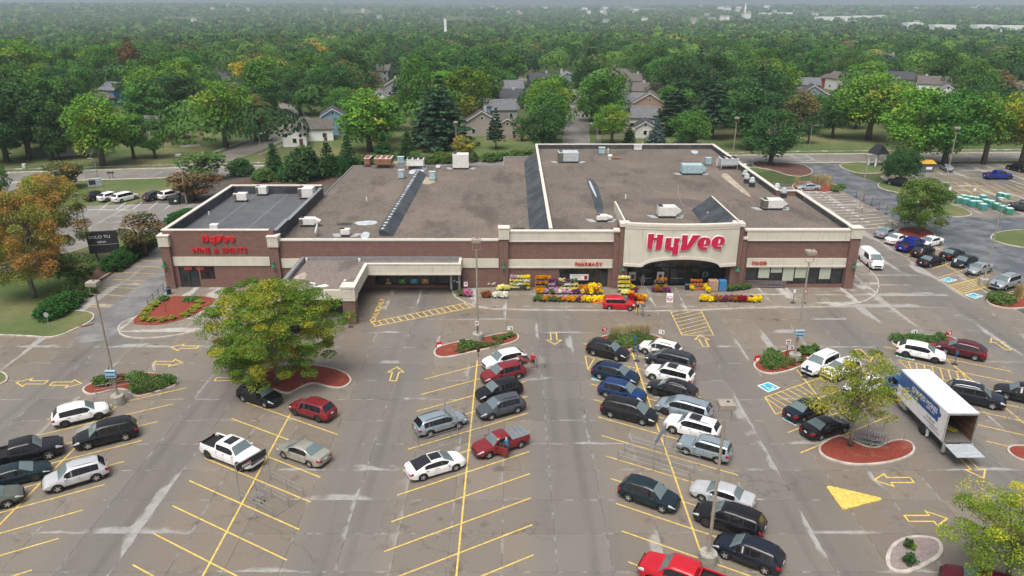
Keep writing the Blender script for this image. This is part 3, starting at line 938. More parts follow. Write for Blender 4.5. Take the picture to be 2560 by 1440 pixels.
# --- middle wing
wall_with_openings('front_wall', M['brick'], -30.6, 5.0, 0, 6.62, WY+0.006, 0.4, [(-18.2,-8.3,0.55,3.0),(-8.2,-6.7,0.15,3.0)], shop)
abox('coping', M['cap'], shop, -30.3, -1.75, WY-0.08, WY+0.40, 6.62, 6.86)
abox('roof', M['gravel'], shop, -30.6, 2.6, WY+0.4, 140.6, 5.6, 6.2)
abox('roof', M['gravel'], shop, -1.5, 4.7, 140.6, 149.6, 5.6, 6.2)
abox('roof_edge', M['galv'], shop, -30.5, -1.6, 140.4, 140.62, 6.2, 6.42)
abox('roof_edge', M['galv'], shop, -1.62, 4.5, 149.4, 149.62, 6.2, 6.42)
abox('roof_edge', M['galv'], shop, -1.72, -1.5, 140.62, 149.4, 6.2, 6.42)
abox('roof_edge', M['galv'], shop, -30.7, -30.55, 117.1, 140.6, 6.2, 6.36)
abox('back_wall', M['brick'], shop, -30.6, 4.7, 140.62, 140.9, 0, 5.6)
abox('side_wall', M['brick'], shop, -30.9, -30.6, 117.0, 140.6, 0, 6.2)
abox('band', M['cream'], shop, -30.35, -1.75, WY-0.12, WY-0.002, 2.95, 4.22)
# --- main hall
abox('side_wall', M['brick'], shop, 44.6, 45.0, WY+0.4, 113.5, 0, 8.0)
abox('side_wall', M['brick'], shop, 41.9, 44.6, 113.1, 113.5, 0, 8.0)
abox('side_wall', M['brick'], shop, 41.5, 41.9, 113.1, 153.6, 0, 8.1)
abox('back_wall', M['brick'], shop, 4.9, 41.5, 153.2, 153.6, 0, 8.1)
abox('hall_wall', M['membrane'], shop, 4.9, 5.2, WY+0.6, 153.2, 6.0, 8.1)
for n_, (x0,x1,y0,y1,z) in enumerate(((44.52,45.1,WY+0.4,113.6,8.0),(42.0,44.52,113.02,113.6,8.0),(41.42,42.0,113.02,153.7,8.1),(4.82,41.42,153.12,153.7,8.1),(4.82,5.28,WY+0.6,153.12,8.1))):
 abox('coping', M['cap'], shop, x0, x1, y0, y1, z, z+0.13)
abox('roof', M['gravel'], shop, 5.2, 41.5, WY+0.4, 153.2, 6.6, 7.25)
abox('roof', M['gravel'], shop, 41.5, 44.6, WY+0.4, 113.1, 6.6, 7.25)
abox('parapet_lining', M['membrane'], shop, 5.2, 41.5, 153.12, 153.19, 7.25, 8.1)
abox('parapet_lining', M['membrane'], shop, 41.43, 41.49, 113.5, 153.1, 7.25, 8.1)
abox('parapet_lining', M['membrane'], shop, 44.53, 44.59, WY+0.42, 113.0, 7.25, 8.0)
# sloped dark membrane up to the hall parapet
MB().add([(2.4,WY+0.5,6.21),(4.86,WY+0.5,6.21),(4.86,WY+0.5,8.02),(2.4,145,6.21),(4.86,148,6.21),(4.86,148,8.02)],
   [(0,1,2),(3,5,4),(0,2,5,3),(0,3,4,1),(1,4,5,2)]).build('sloped_flashing', M['membrane'], shop)
for y_ in (97.5, 104.8, 112, 119.5, 128):
 s0 = 0.003
 MB().add([(2.42,y_,6.235),(4.83,y_,8.02),(4.83,y_+0.12,8.02),(2.42,y_+0.12,6.235)], [(0,1,2,3)]).build('membrane_seam', M['unit_dark'], shop)
# front of the hall, pharmacy bay
wall_with_openings('front_wall', M['brick'], 5.0, 13.9, 0, 8.0, WY, 0.4, [(6.28,12.7,0.16,2.86)], shop)
wall_with_openings('front_wall', M['brick'], -0.9, 5.0, 6.63, 8.0, WY+0.003, 0.39, [], shop)
abox('upper_band', M['cream'], shop, -0.45, 13.25, WY-0.16, WY-0.002, 6.55, 7.86)
abox('coping', M['cap'], shop, -0.45, 13.25, WY-0.24, WY+0.45, 7.86, 8.05)
abox('upper_band_trim', M['cap'], shop, -0.45, 13.22, WY-0.21, WY-0.16, 6.55, 6.68)
abox('band', M['cream'], shop, -0.50, 13.22, WY-0.12, WY-0.002, 2.92, 4.10)
abox('band_trim', M['cap'], shop, -0.50, 13.22, WY-0.17, WY-0.12, 2.92, 3.16)
# food bay
wall_with_openings('front_wall', M['brick'], 29.6, 45.0, 0, 8.0, WY, 0.4, [(30.95,43.9,0.62,3.02)], shop)
abox('upper_band', M['cream'], shop, 30.5, 43.95, WY-0.16, WY-0.002, 6.68, 7.98)
abox('upper_band_trim', M['cap'], shop, 30.5, 43.95, WY-0.21, WY-0.16, 6.68, 6.80)
abox('coping', M['cap'], shop, 30.15, 43.80, WY-0.24, WY+0.45, 8.0, 8.24)
abox('band', M['cream'], shop, 30.88, 44.05, WY-0.12, WY-0.002, 3.04, 4.27)
abox('band_trim', M['cap'], shop, 30.88, 44.05, WY-0.17, WY-0.12, 3.04, 3.28)
abox('sill', M['brick'], shop, 30.98, 43.9, WY-0.10, WY+0.05, 0.1, 0.62)
def pier(x0, x1, y0, y1, zb, zt, cap, panel=True):
 c = abox('column', M['brick'], shop, x0, x1, y0, y1, 0, zb)
 k = abox('capital', M['cream'], c, x0-0.12, x1+0.12, y0-0.12, y1+0.1, zb, zt)
 abox('capital_top', M['cap'], c, x0-0.2, x1+0.2, y0-0.2, y1+0.15, zt, zt+0.14)
 if panel:
  w = (x1-x0)*0.62; cx = (x0+x1)/2; zc = (zb+zt)/2
  for a in ((cx-w/2,cx+w/2,zc+w/2-0.05,zc+w/2),(cx-w/2,cx+w/2,zc-w/2,zc-w/2+0.05),(cx-w/2,cx-w/2+0.05,zc-w/2+.05,zc+w/2-.05),(cx+w/2-0.05,cx+w/2,zc-w/2+.05,zc+w/2-.05)):
   abox('capital_moulding', M['cap'], c, a[0], a[1], y0-0.15, y0-0.12, a[2], a[3])
 return c
pier(-45.75, -44.6, 91.1, 92.2, 6.0, 7.4, 1)
pier(-31.6, -30.45, 91.1, 92.2, 5.95, 7.3, 1)
pier(-1.62, -0.50, 91.1, 92.2, 6.98, 8.42, 1)
pier(43.95, 45.15, 91.1, 92.3, 7.1, 8.42, 1)
# --- entrance tower: a bowed cream fascia between brick piers, arch below
for s, (x0,x1,y0,zt) in enumerate(((13.22,13.95,91.15,7.98),(13.95,15.12,90.85,8.78),(28.62,29.85,90.85,8.78),(29.85,30.5,91.15,7.0))):
 c = abox('pier', M['brick'], shop, x0, x1, y0, WY+2.2, 0, zt)
 abox('pier_cap', M['cap'], c, x0-0.06, x1+0.06, y0-0.14, WY+0.6, zt, zt+(0.45 if s in (1,2) else 0.25))
def bow(x, y_end=90.62, depth=0.85, xc=21.85, hw=7.35):
 q = max(0.0, 1-((x-xc)/hw)**2)
 return y_end - depth*q
def arch_z(x):
 if x < 16.95 or x > 26.95: return 3.55
 q = (x-21.95)/5.0
 return 3.50+1.24*sqrt(max(0,1-(q*q)*0.985))*1.0
def tower_fascia():
 xs = np.linspace(14.5, 29.2, 61)
 mb = MB(); n = len(xs)
 for x in xs: mb.v.append((x, bow(x), arch_z(x)))
 for x in xs: mb.v.append((x, bow(x), 9.0))
 for x in xs: mb.v.append((x, bow(x)+0.45, 9.0))
 for x in xs: mb.v.append((x, bow(x)+0.45, arch_z(x)))
 for i in range(n-1):
  for a, b in ((0,1),(1,2),(2,3),(3,0)):
   mb.f.append((a*n+i, a*n+i+1, b*n+i+1, b*n+i))
 mb.f.append((0, n, 2*n, 3*n)); mb.f.append((n-1, 4*n-1, 3*n-1, 2*n-1))
 mb.m = [0]*len(mb.f)
 mb.build('tower_fascia', M['cream'], shop)
 # crown moulding
 for k, (z0, z1, out) in enumerate(((9.0,9.36,0.10),(8.66,8.99,0.05))):
  mb = MB()
  for x in xs: mb.v.append((x, bow(x)-out, z0))
  for x in xs: mb.v.append((x, bow(x)-out, z1))
  for x in xs: mb.v.append((x, bow(x)+(0.5 if k == 0 else -0.003), z1))
  for x in xs: mb.v.append((x, bow(x)+(0.5 if k == 0 else -0.003), z0))
  for i in range(n-1):
   for a, b in ((0,1),(1,2),(2,3),(3,0)): mb.f.append((a*n+i, a*n+i+1, b*n+i+1, b*n+i))
  mb.m = [0]*len(mb.f)
  mb.build('crown_moulding', M['cap'], shop)
 # arch trim band
 mb = MB()
 for x in xs: mb.v.append((x, bow(x)-0.09, arch_z(x)-0.02))
 for x in xs: mb.v.append((x, bow(x)-0.09, arch_z(x)+0.36))
 for x in xs: mb.v.append((x, bow(x)-0.003, arch_z(x)+0.36))
 for x in xs: mb.v.append((x, bow(x)-0.003, arch_z(x)-0.02))
 for i in range(n-1):
  for a, b in ((0,1),(1,2),(2,3),(3,0)): mb.f.append((a*n+i, a*n+i+1, b*n+i+1, b*n+i))
 mb.m = [0]*len(mb.f)
 mb.build('arch_trim', M['cap'], shop)
tower_fascia()
# return walls that brace the fascia over the roof
yb1 = G(1535, 498, 8.9).y
MB().add([(14.5,91.1,7.2),(14.5,91.1,9.3),(14.9,yb1,8.6),(14.9,yb1,7.2),(14.75,91.1,7.2),(14.75,91.1,9.3),(15.15,yb1,8.6),(15.15,yb1,7.2)],
   [(0,1,2,3),(7,6,5,4),(1,5,6,2),(0,4,5,1),(3,2,6,7)]).build('return_wall', M['cream'], shop)
MB().add([(14.77,91.1,7.2),(14.77,91.1,9.2),(15.17,yb1,8.5),(15.17,yb1,7.2),(16.1,91.1,7.26),(16.0,yb1,7.26)],
   [(0,1,2,3),(1,4,5,2),(0,4,1),(3,2,5)]).build('return_flashing', M['membrane'], shop)
MB().add([(29.2,91.1,7.2),(29.2,91.1,9.3),(29.1,yb1+0.6,9.2),(29.1,yb1+0.6,7.2),(29.45,91.1,7.2),(29.45,91.1,9.3),(29.35,yb1+0.6,9.2),(29.35,yb1+0.6,7.2)],
   [(0,1,2,3),(7,6,5,4),(1,5,6,2),(0,4,5,1),(3,2,6,7)]).build('return_wall', M['cream'], shop)
MB().add([(29.18,91.1,7.2),(29.18,91.1,9.31),(29.08,yb1+0.6,9.21),(29.08,yb1+0.6,7.2),(26.0,91.3,7.26),(26.3,yb1+0.2,7.26)],
   [(0,3,2,1),(1,2,5,4),(0,1,4),(3,5,2)]).build('return_flashing', M['membrane'], shop)
for k in (0.33, 0.66):
 a = Vector((29.18,91.1,9.33)).lerp(Vector((29.08,yb1+0.6,9.23)), k); b = Vector((26.0,91.3,7.28)).lerp(Vector((26.3,yb1+0.2,7.28)), k)
 MB().tube([a,b], 0.03, 4).build('membrane_seam', M['unit_dark'], shop)
# --- glazing
def glazing(x0, x1, z0, z1, y, bays, rails=(), parent=shop, name='window'):
 root = MB()
 fr = abox(name, M['black'], parent, x0, x1, y+0.10, y+0.16, z0, z1)
 w = (x1-x0)/bays
 for i in range(bays):
  zz = [z0+0.06, *rails, z1-0.06]
  for a, b in zip(zz, zz[1:]):
   abox('pane', M['glass'], fr, x0+w*i+0.05, x0+w*(i+1)-0.05, y+0.06, y+0.10, a+0.04, b-0.04)
  if i: abox('mullion', M['black'], fr, x0+w*i-0.045, x0+w*i+0.045, y+0.0, y+0.10, z0, z1)
 for r in rails:
  abox('transom', M['black'], fr, x0, x1, y+0.01, y+0.10, r-0.03, r+0.03)
 return fr
w1 = glazing(-18.2, -8.3, 0.56, 3.0, WY+0.08, 6)
abox('sill', M['brick'], shop, -18.25, -8.3, WY-0.12, WY+0.05, 0.05, 0.55)
glazing(-41.25, -39.35, 1.3, 3.1, WY+0.08, 2, (2.6,))
wd_ = glazing(-44.05, -41.45, 0.16, 3.12, WY+0.08, 2, (2.55,), name='shop_door')
glazing(6.28, 11.6, 0.5, 2.84, WY+0.08, 4)
glazing(11.6, 12.7, 0.16, 2.84, WY+0.08, 1, (2.3,), name='shop_door')
abox('sill', M['brick'], shop, 6.28, 11.6, WY+0.02, WY+0.3, 0.05, 0.5)
gl = glazing(15.12, 28.62, 0.16, 4.72, WY+1.3, 9, (2.55,))
for x in (16.9, 21.2):
 d = abox('shop_door', M['black'], shop, x, x+1.9, WY+1.15, WY+1.3, 0.16, 2.45)
 for q in (0, 1):
  abox('pane', M['glass'], d, x+0.1+q*0.9, x+0.9+q*0.9, WY+1.12, WY+1.16, 0.35, 2.3)
 abox('push_bar', M['galv'], d, x+0.1, x+1.8, WY+1.07, WY+1.10, 1.0, 1.08)
wfood = glazing(30.95, 43.9, 0.63, 3.0, WY+0.08, 8)
for i, drop in enumerate((0, 1.5, 0.75, 1.9, 1.5, 0, 1.65, 0.16)):
 if drop:
  w = 12.95/8
  abox('roller_shade', M['shade'], wfood, 30.95+w*i+0.10, 30.95+w*(i+1)-0.06, WY+0.10, WY+0.135, 2.95-drop, 2.95)
# store vestibule under the canopy
ve = abox('vestibule', M['black'], shop, -8.25, -6.62, WY-1.0, WY+0.1, 0.15, 3.02)
for i in range(4):
 abox('pane', M['unit_grey'] if i in (0,3) else M['glass'], ve, -8.15+i*0.36, -7.87+i*0.36, WY-1.05, WY-1.0, 0.25, 2.15)
for i in range(2):
 abox('pane', M['glass'], ve, -8.15+i*0.72, -7.48+i*0.72, WY-1.05, WY-1.0, 2.3, 2.95)
for i, (x, z) in enumerate(((-7.66,1.35),(-7.30,1.2),(-7.0,1.15))):
 abox('notice', M['sign_white'], ve, x, x+0.17, WY-1.07, WY-1.052, z, z+0.24)
# --- drive-through canopy
cano = empty('drive_through_canopy', (-19,86,0)); cano.location = (0,0,0)
tag(cano, 'cream drive-through canopy with gravel roof and brick posts left of the entrance', 'canopy')
CX0, CX1, CY0, CY1 = -27.6, -18.45, 80.15, 91.45
MB().prism([(CX0+0.4,CY0+0.4),(CX1-0.4,CY0+0.4),(CX1-0.4,88.9),(-6.7,88.9),(-6.7,CY1),(CX0+0.4,CY1)], 3.2, 4.02).build('canopy_roof', M['gravel_wet'], cano)
def fascia(x0,x1,y0,y1,z0=3.02,z1=4.42):
 f = abox('fascia', M['cream'], cano, x0,x1,y0,y1,z0,z1)
 return f
fascia(CX0, CX1-1.4, CY0, CY0+0.35, 3.02, 4.18)
fascia(CX1-0.35, CX1, CY0+1.3, 88.55, 3.02, 4.42)
fascia(CX0, CX0+0.35, CY0+1.3, CY1, 3.02, 4.42)
fascia(CX1-0.35, -6.55, 88.55, 88.9, 3.02, 4.42)
fascia(-6.9, -6.55, 88.9, CY1, 3.02, 4.42)
abox('fascia_coping', M['galv'], cano, CX0-0.03, CX0+0.42, CY0+1.3, CY1, 4.42, 4.50)
abox('fascia_coping', M['cap'], cano, CX1-0.40, -6.5, 88.50, 88.92, 4.42, 4.55)
abox('fascia_coping', M['cap'], cano, CX1-0.40, CX1+0.04, CY0+1.3, 88.50, 4.42, 4.55)
abox('fascia_coping', M['galv'], cano, CX0, -6.55, CY1-0.1, CY1+0.1, 4.02, 4.5)
abox('roof_lining', M['membrane'], cano, CX0+0.36, CX0+0.75, CY0+1.4, CY1-0.2, 4.02, 4.06)
abox('fascia_trim', M['cap'], cano, CX0, CX1-1.35, CY0-0.06, CY0, 3.02, 3.28)
abox('fascia_trim', M['cap'], cano, CX1-0.35, -6.52, 88.49, 88.55, 3.02, 3.28)
for x0, x1 in ((CX1-1.4, CX1+0.05), (CX0-0.1, CX0+1.35)):
 for y0 in (79.75,):
  b = abox('post', M['brick'], cano, x0, x1, y0, y0+1.4, 0, 3.02)
  abox('post_capital', M['cream'], b, x0-0.1, x1+0.1, y0-0.1, y0+1.5, 3.02, 4.62)
  abox('capital_top', M['cap'], b, x0-0.16, x1+0.16, y0-0.16, y0+1.56, 4.62, 4.80)
  w = 0.8; cx = (x0+x1)/2; zc = 3.85
  for a in ((cx-w/2,cx+w/2,zc+w/2-0.05,zc+w/2),(cx-w/2,cx+w/2,zc-w/2,zc-w/2+0.05),(cx-w/2,cx-w/2+0.05,zc-w/2+.05,zc+w/2-.05),(cx+w/2-0.05,cx+w/2,zc-w/2+.05,zc+w/2-.05)):
   abox('capital_moulding', M['cap'], b, a[0], a[1], y0-0.13, y0-0.10, a[2], a[3])
for u, v in ((767,653),(899,654),(722,709),(786,716),(863,708),(779,715)):
 p = G(u, v, 4.02)
 MB().lathe([(0.14,0),(0.14,0.28),(0.17,0.30),(0.17,0.42)], 10, (p.x,p.y,4.02)).build('roof_vent', M['pipe_white'], cano)
p = G(805,716,4.02)
MB().sheet([(p.x-0.9,p.y-0.3),(p.x+0.4,p.y-0.35),(p.x+0.8,p.y+0.2),(p.x+0.2,p.y+0.7),(p.x-0.3,p.y+0.3)], 4.06).build('roof_patch', M['pipe_white'], cano)
p = G(752,690,4.02)
MB().sheet([(p.x-0.9,p.y-1),(p.x+0.8,p.y-1.1),(p.x+0.6,p.y+0.4),(p.x+0.2,p.y+1.5),(p.x-0.4,p.y+0.6)], 4.03).build('roof_patch', M['patch'], cano)
# --- posters in the windows and banner
def poster(px, y, w, h, col, label, cat='poster', name='poster', z=None, shapes=()):
 c = P(px[0], px[1], y)
 o = abox(name, mat('poster_'+label.split()[0]+label.split()[1], col, 0.5, var=0.06), None, c.x-w/2, c.x+w/2, y-0.02, y, c.z-h/2, c.z+h/2)
 tag(o, label, cat)
 for (sx,sz,sw,sh,sc) in shapes:
  abox('print', mat('print_%d_%d_%d' % tuple(int(q*255) for q in sc), sc, 0.5, var=0.03), o, c.x+sx*w-sw*w/2, c.x+sx*w+sw*w/2, y-0.024, y-0.02, c.z+sz*h-sh*h/2, c.z+sz*h+sh*h/2)
 return o
WS = [(0,0.22,0.28,0.18,(0.8,0.8,0.8)),(0,-0.1,0.6,0.06,(0.8,0.8,0.8))]
poster((971,705), WY+0.06, 0.85, 1.2, (0.12,0.045,0.03), 'brown poster with pale panel in the canopy window', shapes=[(0,0.25,0.3,0.2,(0.6,0.4,0.3)),(0,-0.2,0.85,0.4,(0.5,0.35,0.2))])
poster((1006,703), WY+0.06, 0.95, 0.72, (0.045,0.30,0.045), 'green poster in the canopy window', shapes=WS)
poster((1035,703), WY+0.06, 0.95, 0.72, (0.06,0.34,0.46), 'pale blue poster in the canopy window', shapes=WS)
poster((1063,703), WY+0.06, 0.95, 0.72, (0.50,0.21,0.06), 'orange poster in the canopy window', shapes=WS)
poster((1448,693), WY+0.05, 2.45, 0.82, (0.74,0.73,0.74), 'white banner with a dark red bag print above the flower racks', 'banner', 'banner', shapes=[(-0.08,0.30,0.7,0.07,(0.12,0.05,0.05)),(-0.15,0.12,0.5,0.06,(0.3,0.3,0.32)),(-0.15,-0.06,0.5,0.05,(0.3,0.3,0.32)),(-0.15,-0.24,0.45,0.05,(0.3,0.3,0.32)),(0.36,-0.05,0.18,0.7,(0.25,0.02,0.03))])
poster((1580,690), WY+1.05, 0.95, 1.2, (0.55,0.53,0.51), 'grey poster with brown jar left of the sliding door', shapes=[(0.12,-0.1,0.45,0.55,(0.17,0.06,0.04))])
poster((1651,690), WY+1.05, 0.95, 1.2, (0.50,0.49,0.47), 'grey poster with dark bottle right of the sliding door', shapes=[(0.0,-0.1,0.4,0.6,(0.05,0.03,0.03))])
poster((470,671), WY+0.06, 1.1, 0.42, (0.30,0.045,0.045), 'left dark red panel over the wine shop door')
poster((500,671), WY+0.06, 1.1, 0.42, (0.28,0.040,0.040), 'right dark red panel over the wine shop door')
# round green coffee emblem on the glass: plain ring disc
p = P(1763, 686, WY+1.2)
em = MB().lathe([(0.42,0),(0.42,0.02)], 20).build('round_emblem', mat('emblem_green', (0.07,0.13,0.11), 0.5), None)
em.rotation_euler = (pi/2,0,0); em.location = (p.x, WY+1.2, p.z)
tag(em, 'round grey-green emblem on the dark entrance glass', 'emblem')
k = MB().lathe([(0.24,0),(0.24,0.01)], 20).build('emblem_centre', mat('emblem_dark', (0.02,0.03,0.03), 0.5), em); k.location = (0,0,0.021)
for q in range(9):
 a = 2*pi*q/9
 c_ = MB().box(-0.05,0.05,-0.02,0.02,0,0.008).build('emblem_mark', M['unit_grey'], em); c_.location = (0.33*cos(a),0.33*sin(a),0.022); c_.rotation_euler = (0,0,a+pi/2)
# --- green gooseneck wall lamps
def wall_lamp(u, v, y, label):
 p = P(u, v, y)
 r = empty('wall_lamp', (p.x, y, p.z))
 tag(r, label, 'wall lamp', 'green wall lamps on the columns')
 MB().lathe([(0.30,-0.18),(0.24,-0.02),(0.10,0.06),(0.08,0.22),(0.02,0.25)], 12, (0,-0.38,0)).build('lamp_shade', M['green_lamp'], r)
 MB().tube([(0,0,0.25),(0,-0.15,0.42),(0,-0.32,0.40),(0,-0.38,0.22)], 0.035, 6).build('arm', M['green_lamp'], r)
 MB().box(-0.09,0.09,-0.05,0,0.15,0.35).build('wall_plate', M['green_lamp'], r)
for u, v, y, l in ((413,661,91.08,'green lamp on the far left column beside the wine shop door'),(686,662,91.08,'green lamp on the column between wine shop and canopy'),(1259,664,91.08,'green lamp on the column left of the pharmacy bay'),
     (1557,670,90.83,'green lamp on the left pier of the entrance'),(1842,672,90.83,'green lamp on the right pier of the entrance'),(2134,663,91.08,'green lamp on the front of the right corner column')):
 wall_lamp(u, v, y, l)
# --- lettering
def curve_mesh(polys, extrude, offset=0.0):
 cu = bpy.data.curves.new('c', 'CURVE'); cu.dimensions = '2D'; cu.fill_mode = 'BOTH'; cu.extrude = extrude; cu.offset = offset
 for pl in polys:
  sp = cu.splines.new('POLY'); sp.points.add(len(pl)-1)
  for k_, q in enumerate(pl): sp.points[k_].co = (q[0], q[1], 0, 1)
  sp.use_cyclic_u = True
 ob = bpy.data.objects.new('c', cu); C.objects.link(ob)
 dg = bpy.context.evaluated_depsgraph_get(); dg.update()
 me = bpy.data.meshes.new_from_object(ob.evaluated_get(dg))
 bpy.data.objects.remove(ob); bpy.data.curves.remove(cu)
 return me
def text_mesh(ch, size, extrude, offset=0.0):
 cu = bpy.data.curves.new('t', 'FONT'); cu.body = ch; cu.size = size; cu.extrude = extrude; cu.offset = offset; cu.resolution_u = 3
 ob = bpy.data.objects.new('t', cu); C.objects.link(ob)
 dg = bpy.context.evaluated_depsgraph_get(); dg.update()
 me = bpy.data.meshes.new_from_object(ob.evaluated_get(dg))
 bpy.data.objects.remove(ob); bpy.data.curves.remove(cu)
 return me
def oval(cx, cy, rx, ry, n=18, a0=0, a1=360):
 return [(cx+rx*cos(radians(q)), cy+ry*sin(radians(q))) for q in np.linspace(a0, a1, n, endpoint=(a1-a0) < 360)]
# the shop's own letter shapes, drawn on a 9.8 x 2.8 field
def slant(pl, k=0.0): return [(x+y*k, y) for x, y in pl]
SCRIPT = {
 'H': [[(0.05,2.10),(0.82,2.10),(0.76,1.62),(1.20,1.62),(1.20,2.02),(1.98,2.02),(1.88,0.30),(1.70,0.06),(1.45,0.0),(1.05,0.0),(1.16,1.28),(0.72,1.28),(0.66,0.08),(0.42,0.02),(0.16,0.14),(0.0,0.42)]],
 'y': [[(2.30,1.62),(3.02,1.62),(2.98,0.42),(3.30,0.42),(3.36,1.58),(4.10,1.58),(4.02,1.12),(3.88,0.92),(4.0,0.72),(3.94,-0.62),(3.22,-0.62),(3.24,-0.10),(2.62,-0.06),(2.34,0.10),(2.22,0.40)]],
 'V': [[(4.35,2.0),(5.05,2.0),(5.05,0.60),(5.65,2.0),(6.62,2.0),(5.45,0.22),(5.20,0.04),(4.80,-0.04),(4.24,-0.04),(4.30,0.74),(4.44,0.94),(4.32,1.14)]],
 'e': [oval(7.20,0.84,0.86,0.86,16,70,290)+[(7.55,0.0),(7.72,0.02),(7.70,0.36),(7.20,0.36),(7.04,0.48),(7.36,0.52),(7.86,0.60),(8.04,0.92),(8.02,1.30),(7.80,1.60)]],
 'E': [[(p[0]+1.88,p[1]+0.06) for p in oval(7.20,0.84,0.86,0.86,16,70,290)+[(7.55,0.0),(7.72,0.02),(7.70,0.36),(7.20,0.36),(7.04,0.48),(7.36,0.52),(7.86,0.60),(8.04,0.92),(8.02,1.30),(7.80,1.60)]]],
}
COUNTER = {'e': [(7.18,0.70),(7.24,1.30),(7.40,1.40),(7.46,1.10),(7.40,0.82),(7.30,0.70)]}
COUNTER['E'] = [(x+1.88,y+0.06) for x, y in COUNTER['e']]
def script_sign(name, label, x0, z0, scale, yf, m_face, m_edge, depth=0.14, rim=0.075):
 r = empty(name, (x0, yf(x0), z0)); tag(r, label, 'sign')
 for ch in 'HyVeE':
  pl = [[(x*scale, y*scale) for x, y in q] for q in SCRIPT[ch]]
  mid = sum(q[0] for q in pl[0])/len(pl[0])
  dy = yf(x0+mid)-yf(x0)
  if ch in COUNTER: pl2 = pl+[[(x*scale, y*scale) for x, y in COUNTER[ch]]]
  else: pl2 = pl
  for nm, dz, off, m_ in (('letter_rim', 0.0, rim*scale, m_edge), ('letter', 0.05, 0.0, m_face)):
   me = curve_mesh(pl2 if off == 0 else pl, depth/2, off)
   me.materials.clear(); me.materials.append(m_)
   o = bpy.data.objects.new(nm, me)
   o.rotation_euler = (pi/2,0,0); o.location = (0, dy-depth/2-dz, 0)
   link(o, r)
 return r
script_sign('shop_sign', 'large crimson script letters reading HyVee on the cream entrance fascia', 17.3, 6.02, 1.0, lambda x: bow(x)-0.02, M['sign_pink'], M['sign_white'])
script_sign('shop_sign', 'red script letters HyVee on the brick of the wine shop', -40.35, 6.52, 0.44, lambda x: WY-0.02, M['sign_red'], mat('sign_red_edge',(0.55,0.10,0.09),0.4), 0.12, 0.05)
def block_sign(txt, label, x0, x1, z0, z1, y, m_, rim=None, name='shop_sign'):
 r = empty(name, (x0, y, z0)); tag(r, label, 'sign')
 xs = 0.0; items = []
 for ch in txt:
  if ch == ' ': xs += 0.42; continue
  me = text_mesh(ch, 1.0, 0.05, 0.02)
  vx = [v.co.x for v in me.vertices]
  items.append((me, xs-min(vx))); w = max(vx)-min(vx); xs += w+0.13
 tot = xs-0.13
 kx = (x1-x0)/tot; kz = (z1-z0)/0.70
 for me, dx in items:
  me.materials.clear(); me.materials.append(m_)
  o = bpy.data.objects.new('letter', me); o.rotation_euler = (pi/2,0,0); o.scale = (kx,kz,1.2)
  o.location = (dx*kx, -0.06, 0); link(o, r)
  if rim:
   o2 = bpy.data.objects.new('letter_rim', me.copy()); o2.data.materials.clear(); o2.data.materials.append(rim)
   o2.rotation_euler = (pi/2,0,0); o2.scale = (kx*1.06,kz*1.10,0.6); o2.location = (dx*kx-0.02, -0.03, -0.035); link(o2, r)
 return r
rim_r = mat('sign_rim_rose',(0.62,0.22,0.2),0.4)
block_sign('WINE & SPIRITS', 'red letters WINE & SPIRITS under the script on the brick', -41.95, -34.65, 5.03, 5.72, WY-0.02, M['sign_red'])
block_sign('PHARMACY', 'red letters PHARMACY on the lower cream band', 8.3, 11.85, 3.28, 3.74, WY-0.14, M['sign_red'])
block_sign('FOOD', 'red letters FOOD on the lower cream band right of the entrance', 31.6, 33.5, 3.44, 3.86, WY-0.14, M['sign_red'])
# ================================================================== ROOFTOP PLANT
def roof_at(u, v, z): return G(u, v, z)
ZR, ZM, ZW = 7.25, 6.2, 6.75
def packaged_unit(u, v, z, L_, W_, H_, m, label, rz=0.0, fans=2, hood=True, pads=True, coil_end=True):
 p = roof_at(u, v, z)
 r = empty('rooftop_unit', p, rz)
 tag(r, label, 'rooftop unit')
 MB().cbox((0,W_/2,0.30+H_/2), (L_,W_,H_), 0, 0.04).build('cabinet', m, r)
 MB().box(-L_/2+.1, L_/2-.1, 0.1, W_-.1, 0.02, 0.30).build('curb', M['unit_dark'], r)
 if coil_end:
  MB().box(-L_/2-0.03, -L_/2+L_*0.24, -0.03, W_*0.9, 0.42, 0.30+H_-0.12).build('coil_panel', M['unit_coil'], r)
 for i in range(fans):
  x = -L_/2+L_*0.14+i*0.0; y = W_*(0.28+0.44*i) if fans > 1 else W_/2
  MB().lathe([(0.36,0),(0.36,0.05),(0.30,0.05),(0.28,0.02)], 12, (x,y,0.30+H_)).build('fan', M['unit_dark'], r)
 if hood:
  MB().add([(L_/2,0.1,0.30+H_*0.95),(L_/2,W_-0.1,0.30+H_*0.95),(L_/2+0.75,W_-0.1,0.30+H_*0.55),(L_/2+0.75,0.1,0.30+H_*0.55),(L_/2,0.1,0.45),(L_/2,W_-0.1,0.45)],
     [(0,3,2,1),(0,4,3),(1,2,5),(3,4,5,2)]).build('intake_hood', m, r)
 if pads:
  for i in range(3):
   MB().cbox((-L_/2-0.5-0.2*i, 0.2+0.5*i, 0.06), (0.9,0.30,0.10), 0.1).build('walk_pad', M['unit_grey'], r)
   MB().cbox((L_/2+0.5+0.2*i, 0.2+0.5*i, 0.06), (0.9,0.30,0.10), -0.1).build('walk_pad', M['unit_grey'], r)
 return r
packaged_unit(1668,546,ZR,2.5,1.5,1.35,M['unit_white'],'large white rooftop unit behind the entrance sign', fans=2, coil_end=False)
packaged_unit(1932,526,ZR,2.9,1.6,1.25,M['unit_white'],'white rooftop unit near the right front of the main roof')
packaged_unit(1505,556,ZR,1.5,1.2,0.6,M['unit_white'],'low white rooftop unit beside the left return wall of the entrance', fans=1, coil_end=False)
packaged_unit(1731,438,ZR,3.6,2.0,1.5,M['unit_blue'],'long pale blue air handler on the main roof', fans=0, coil_end=False)
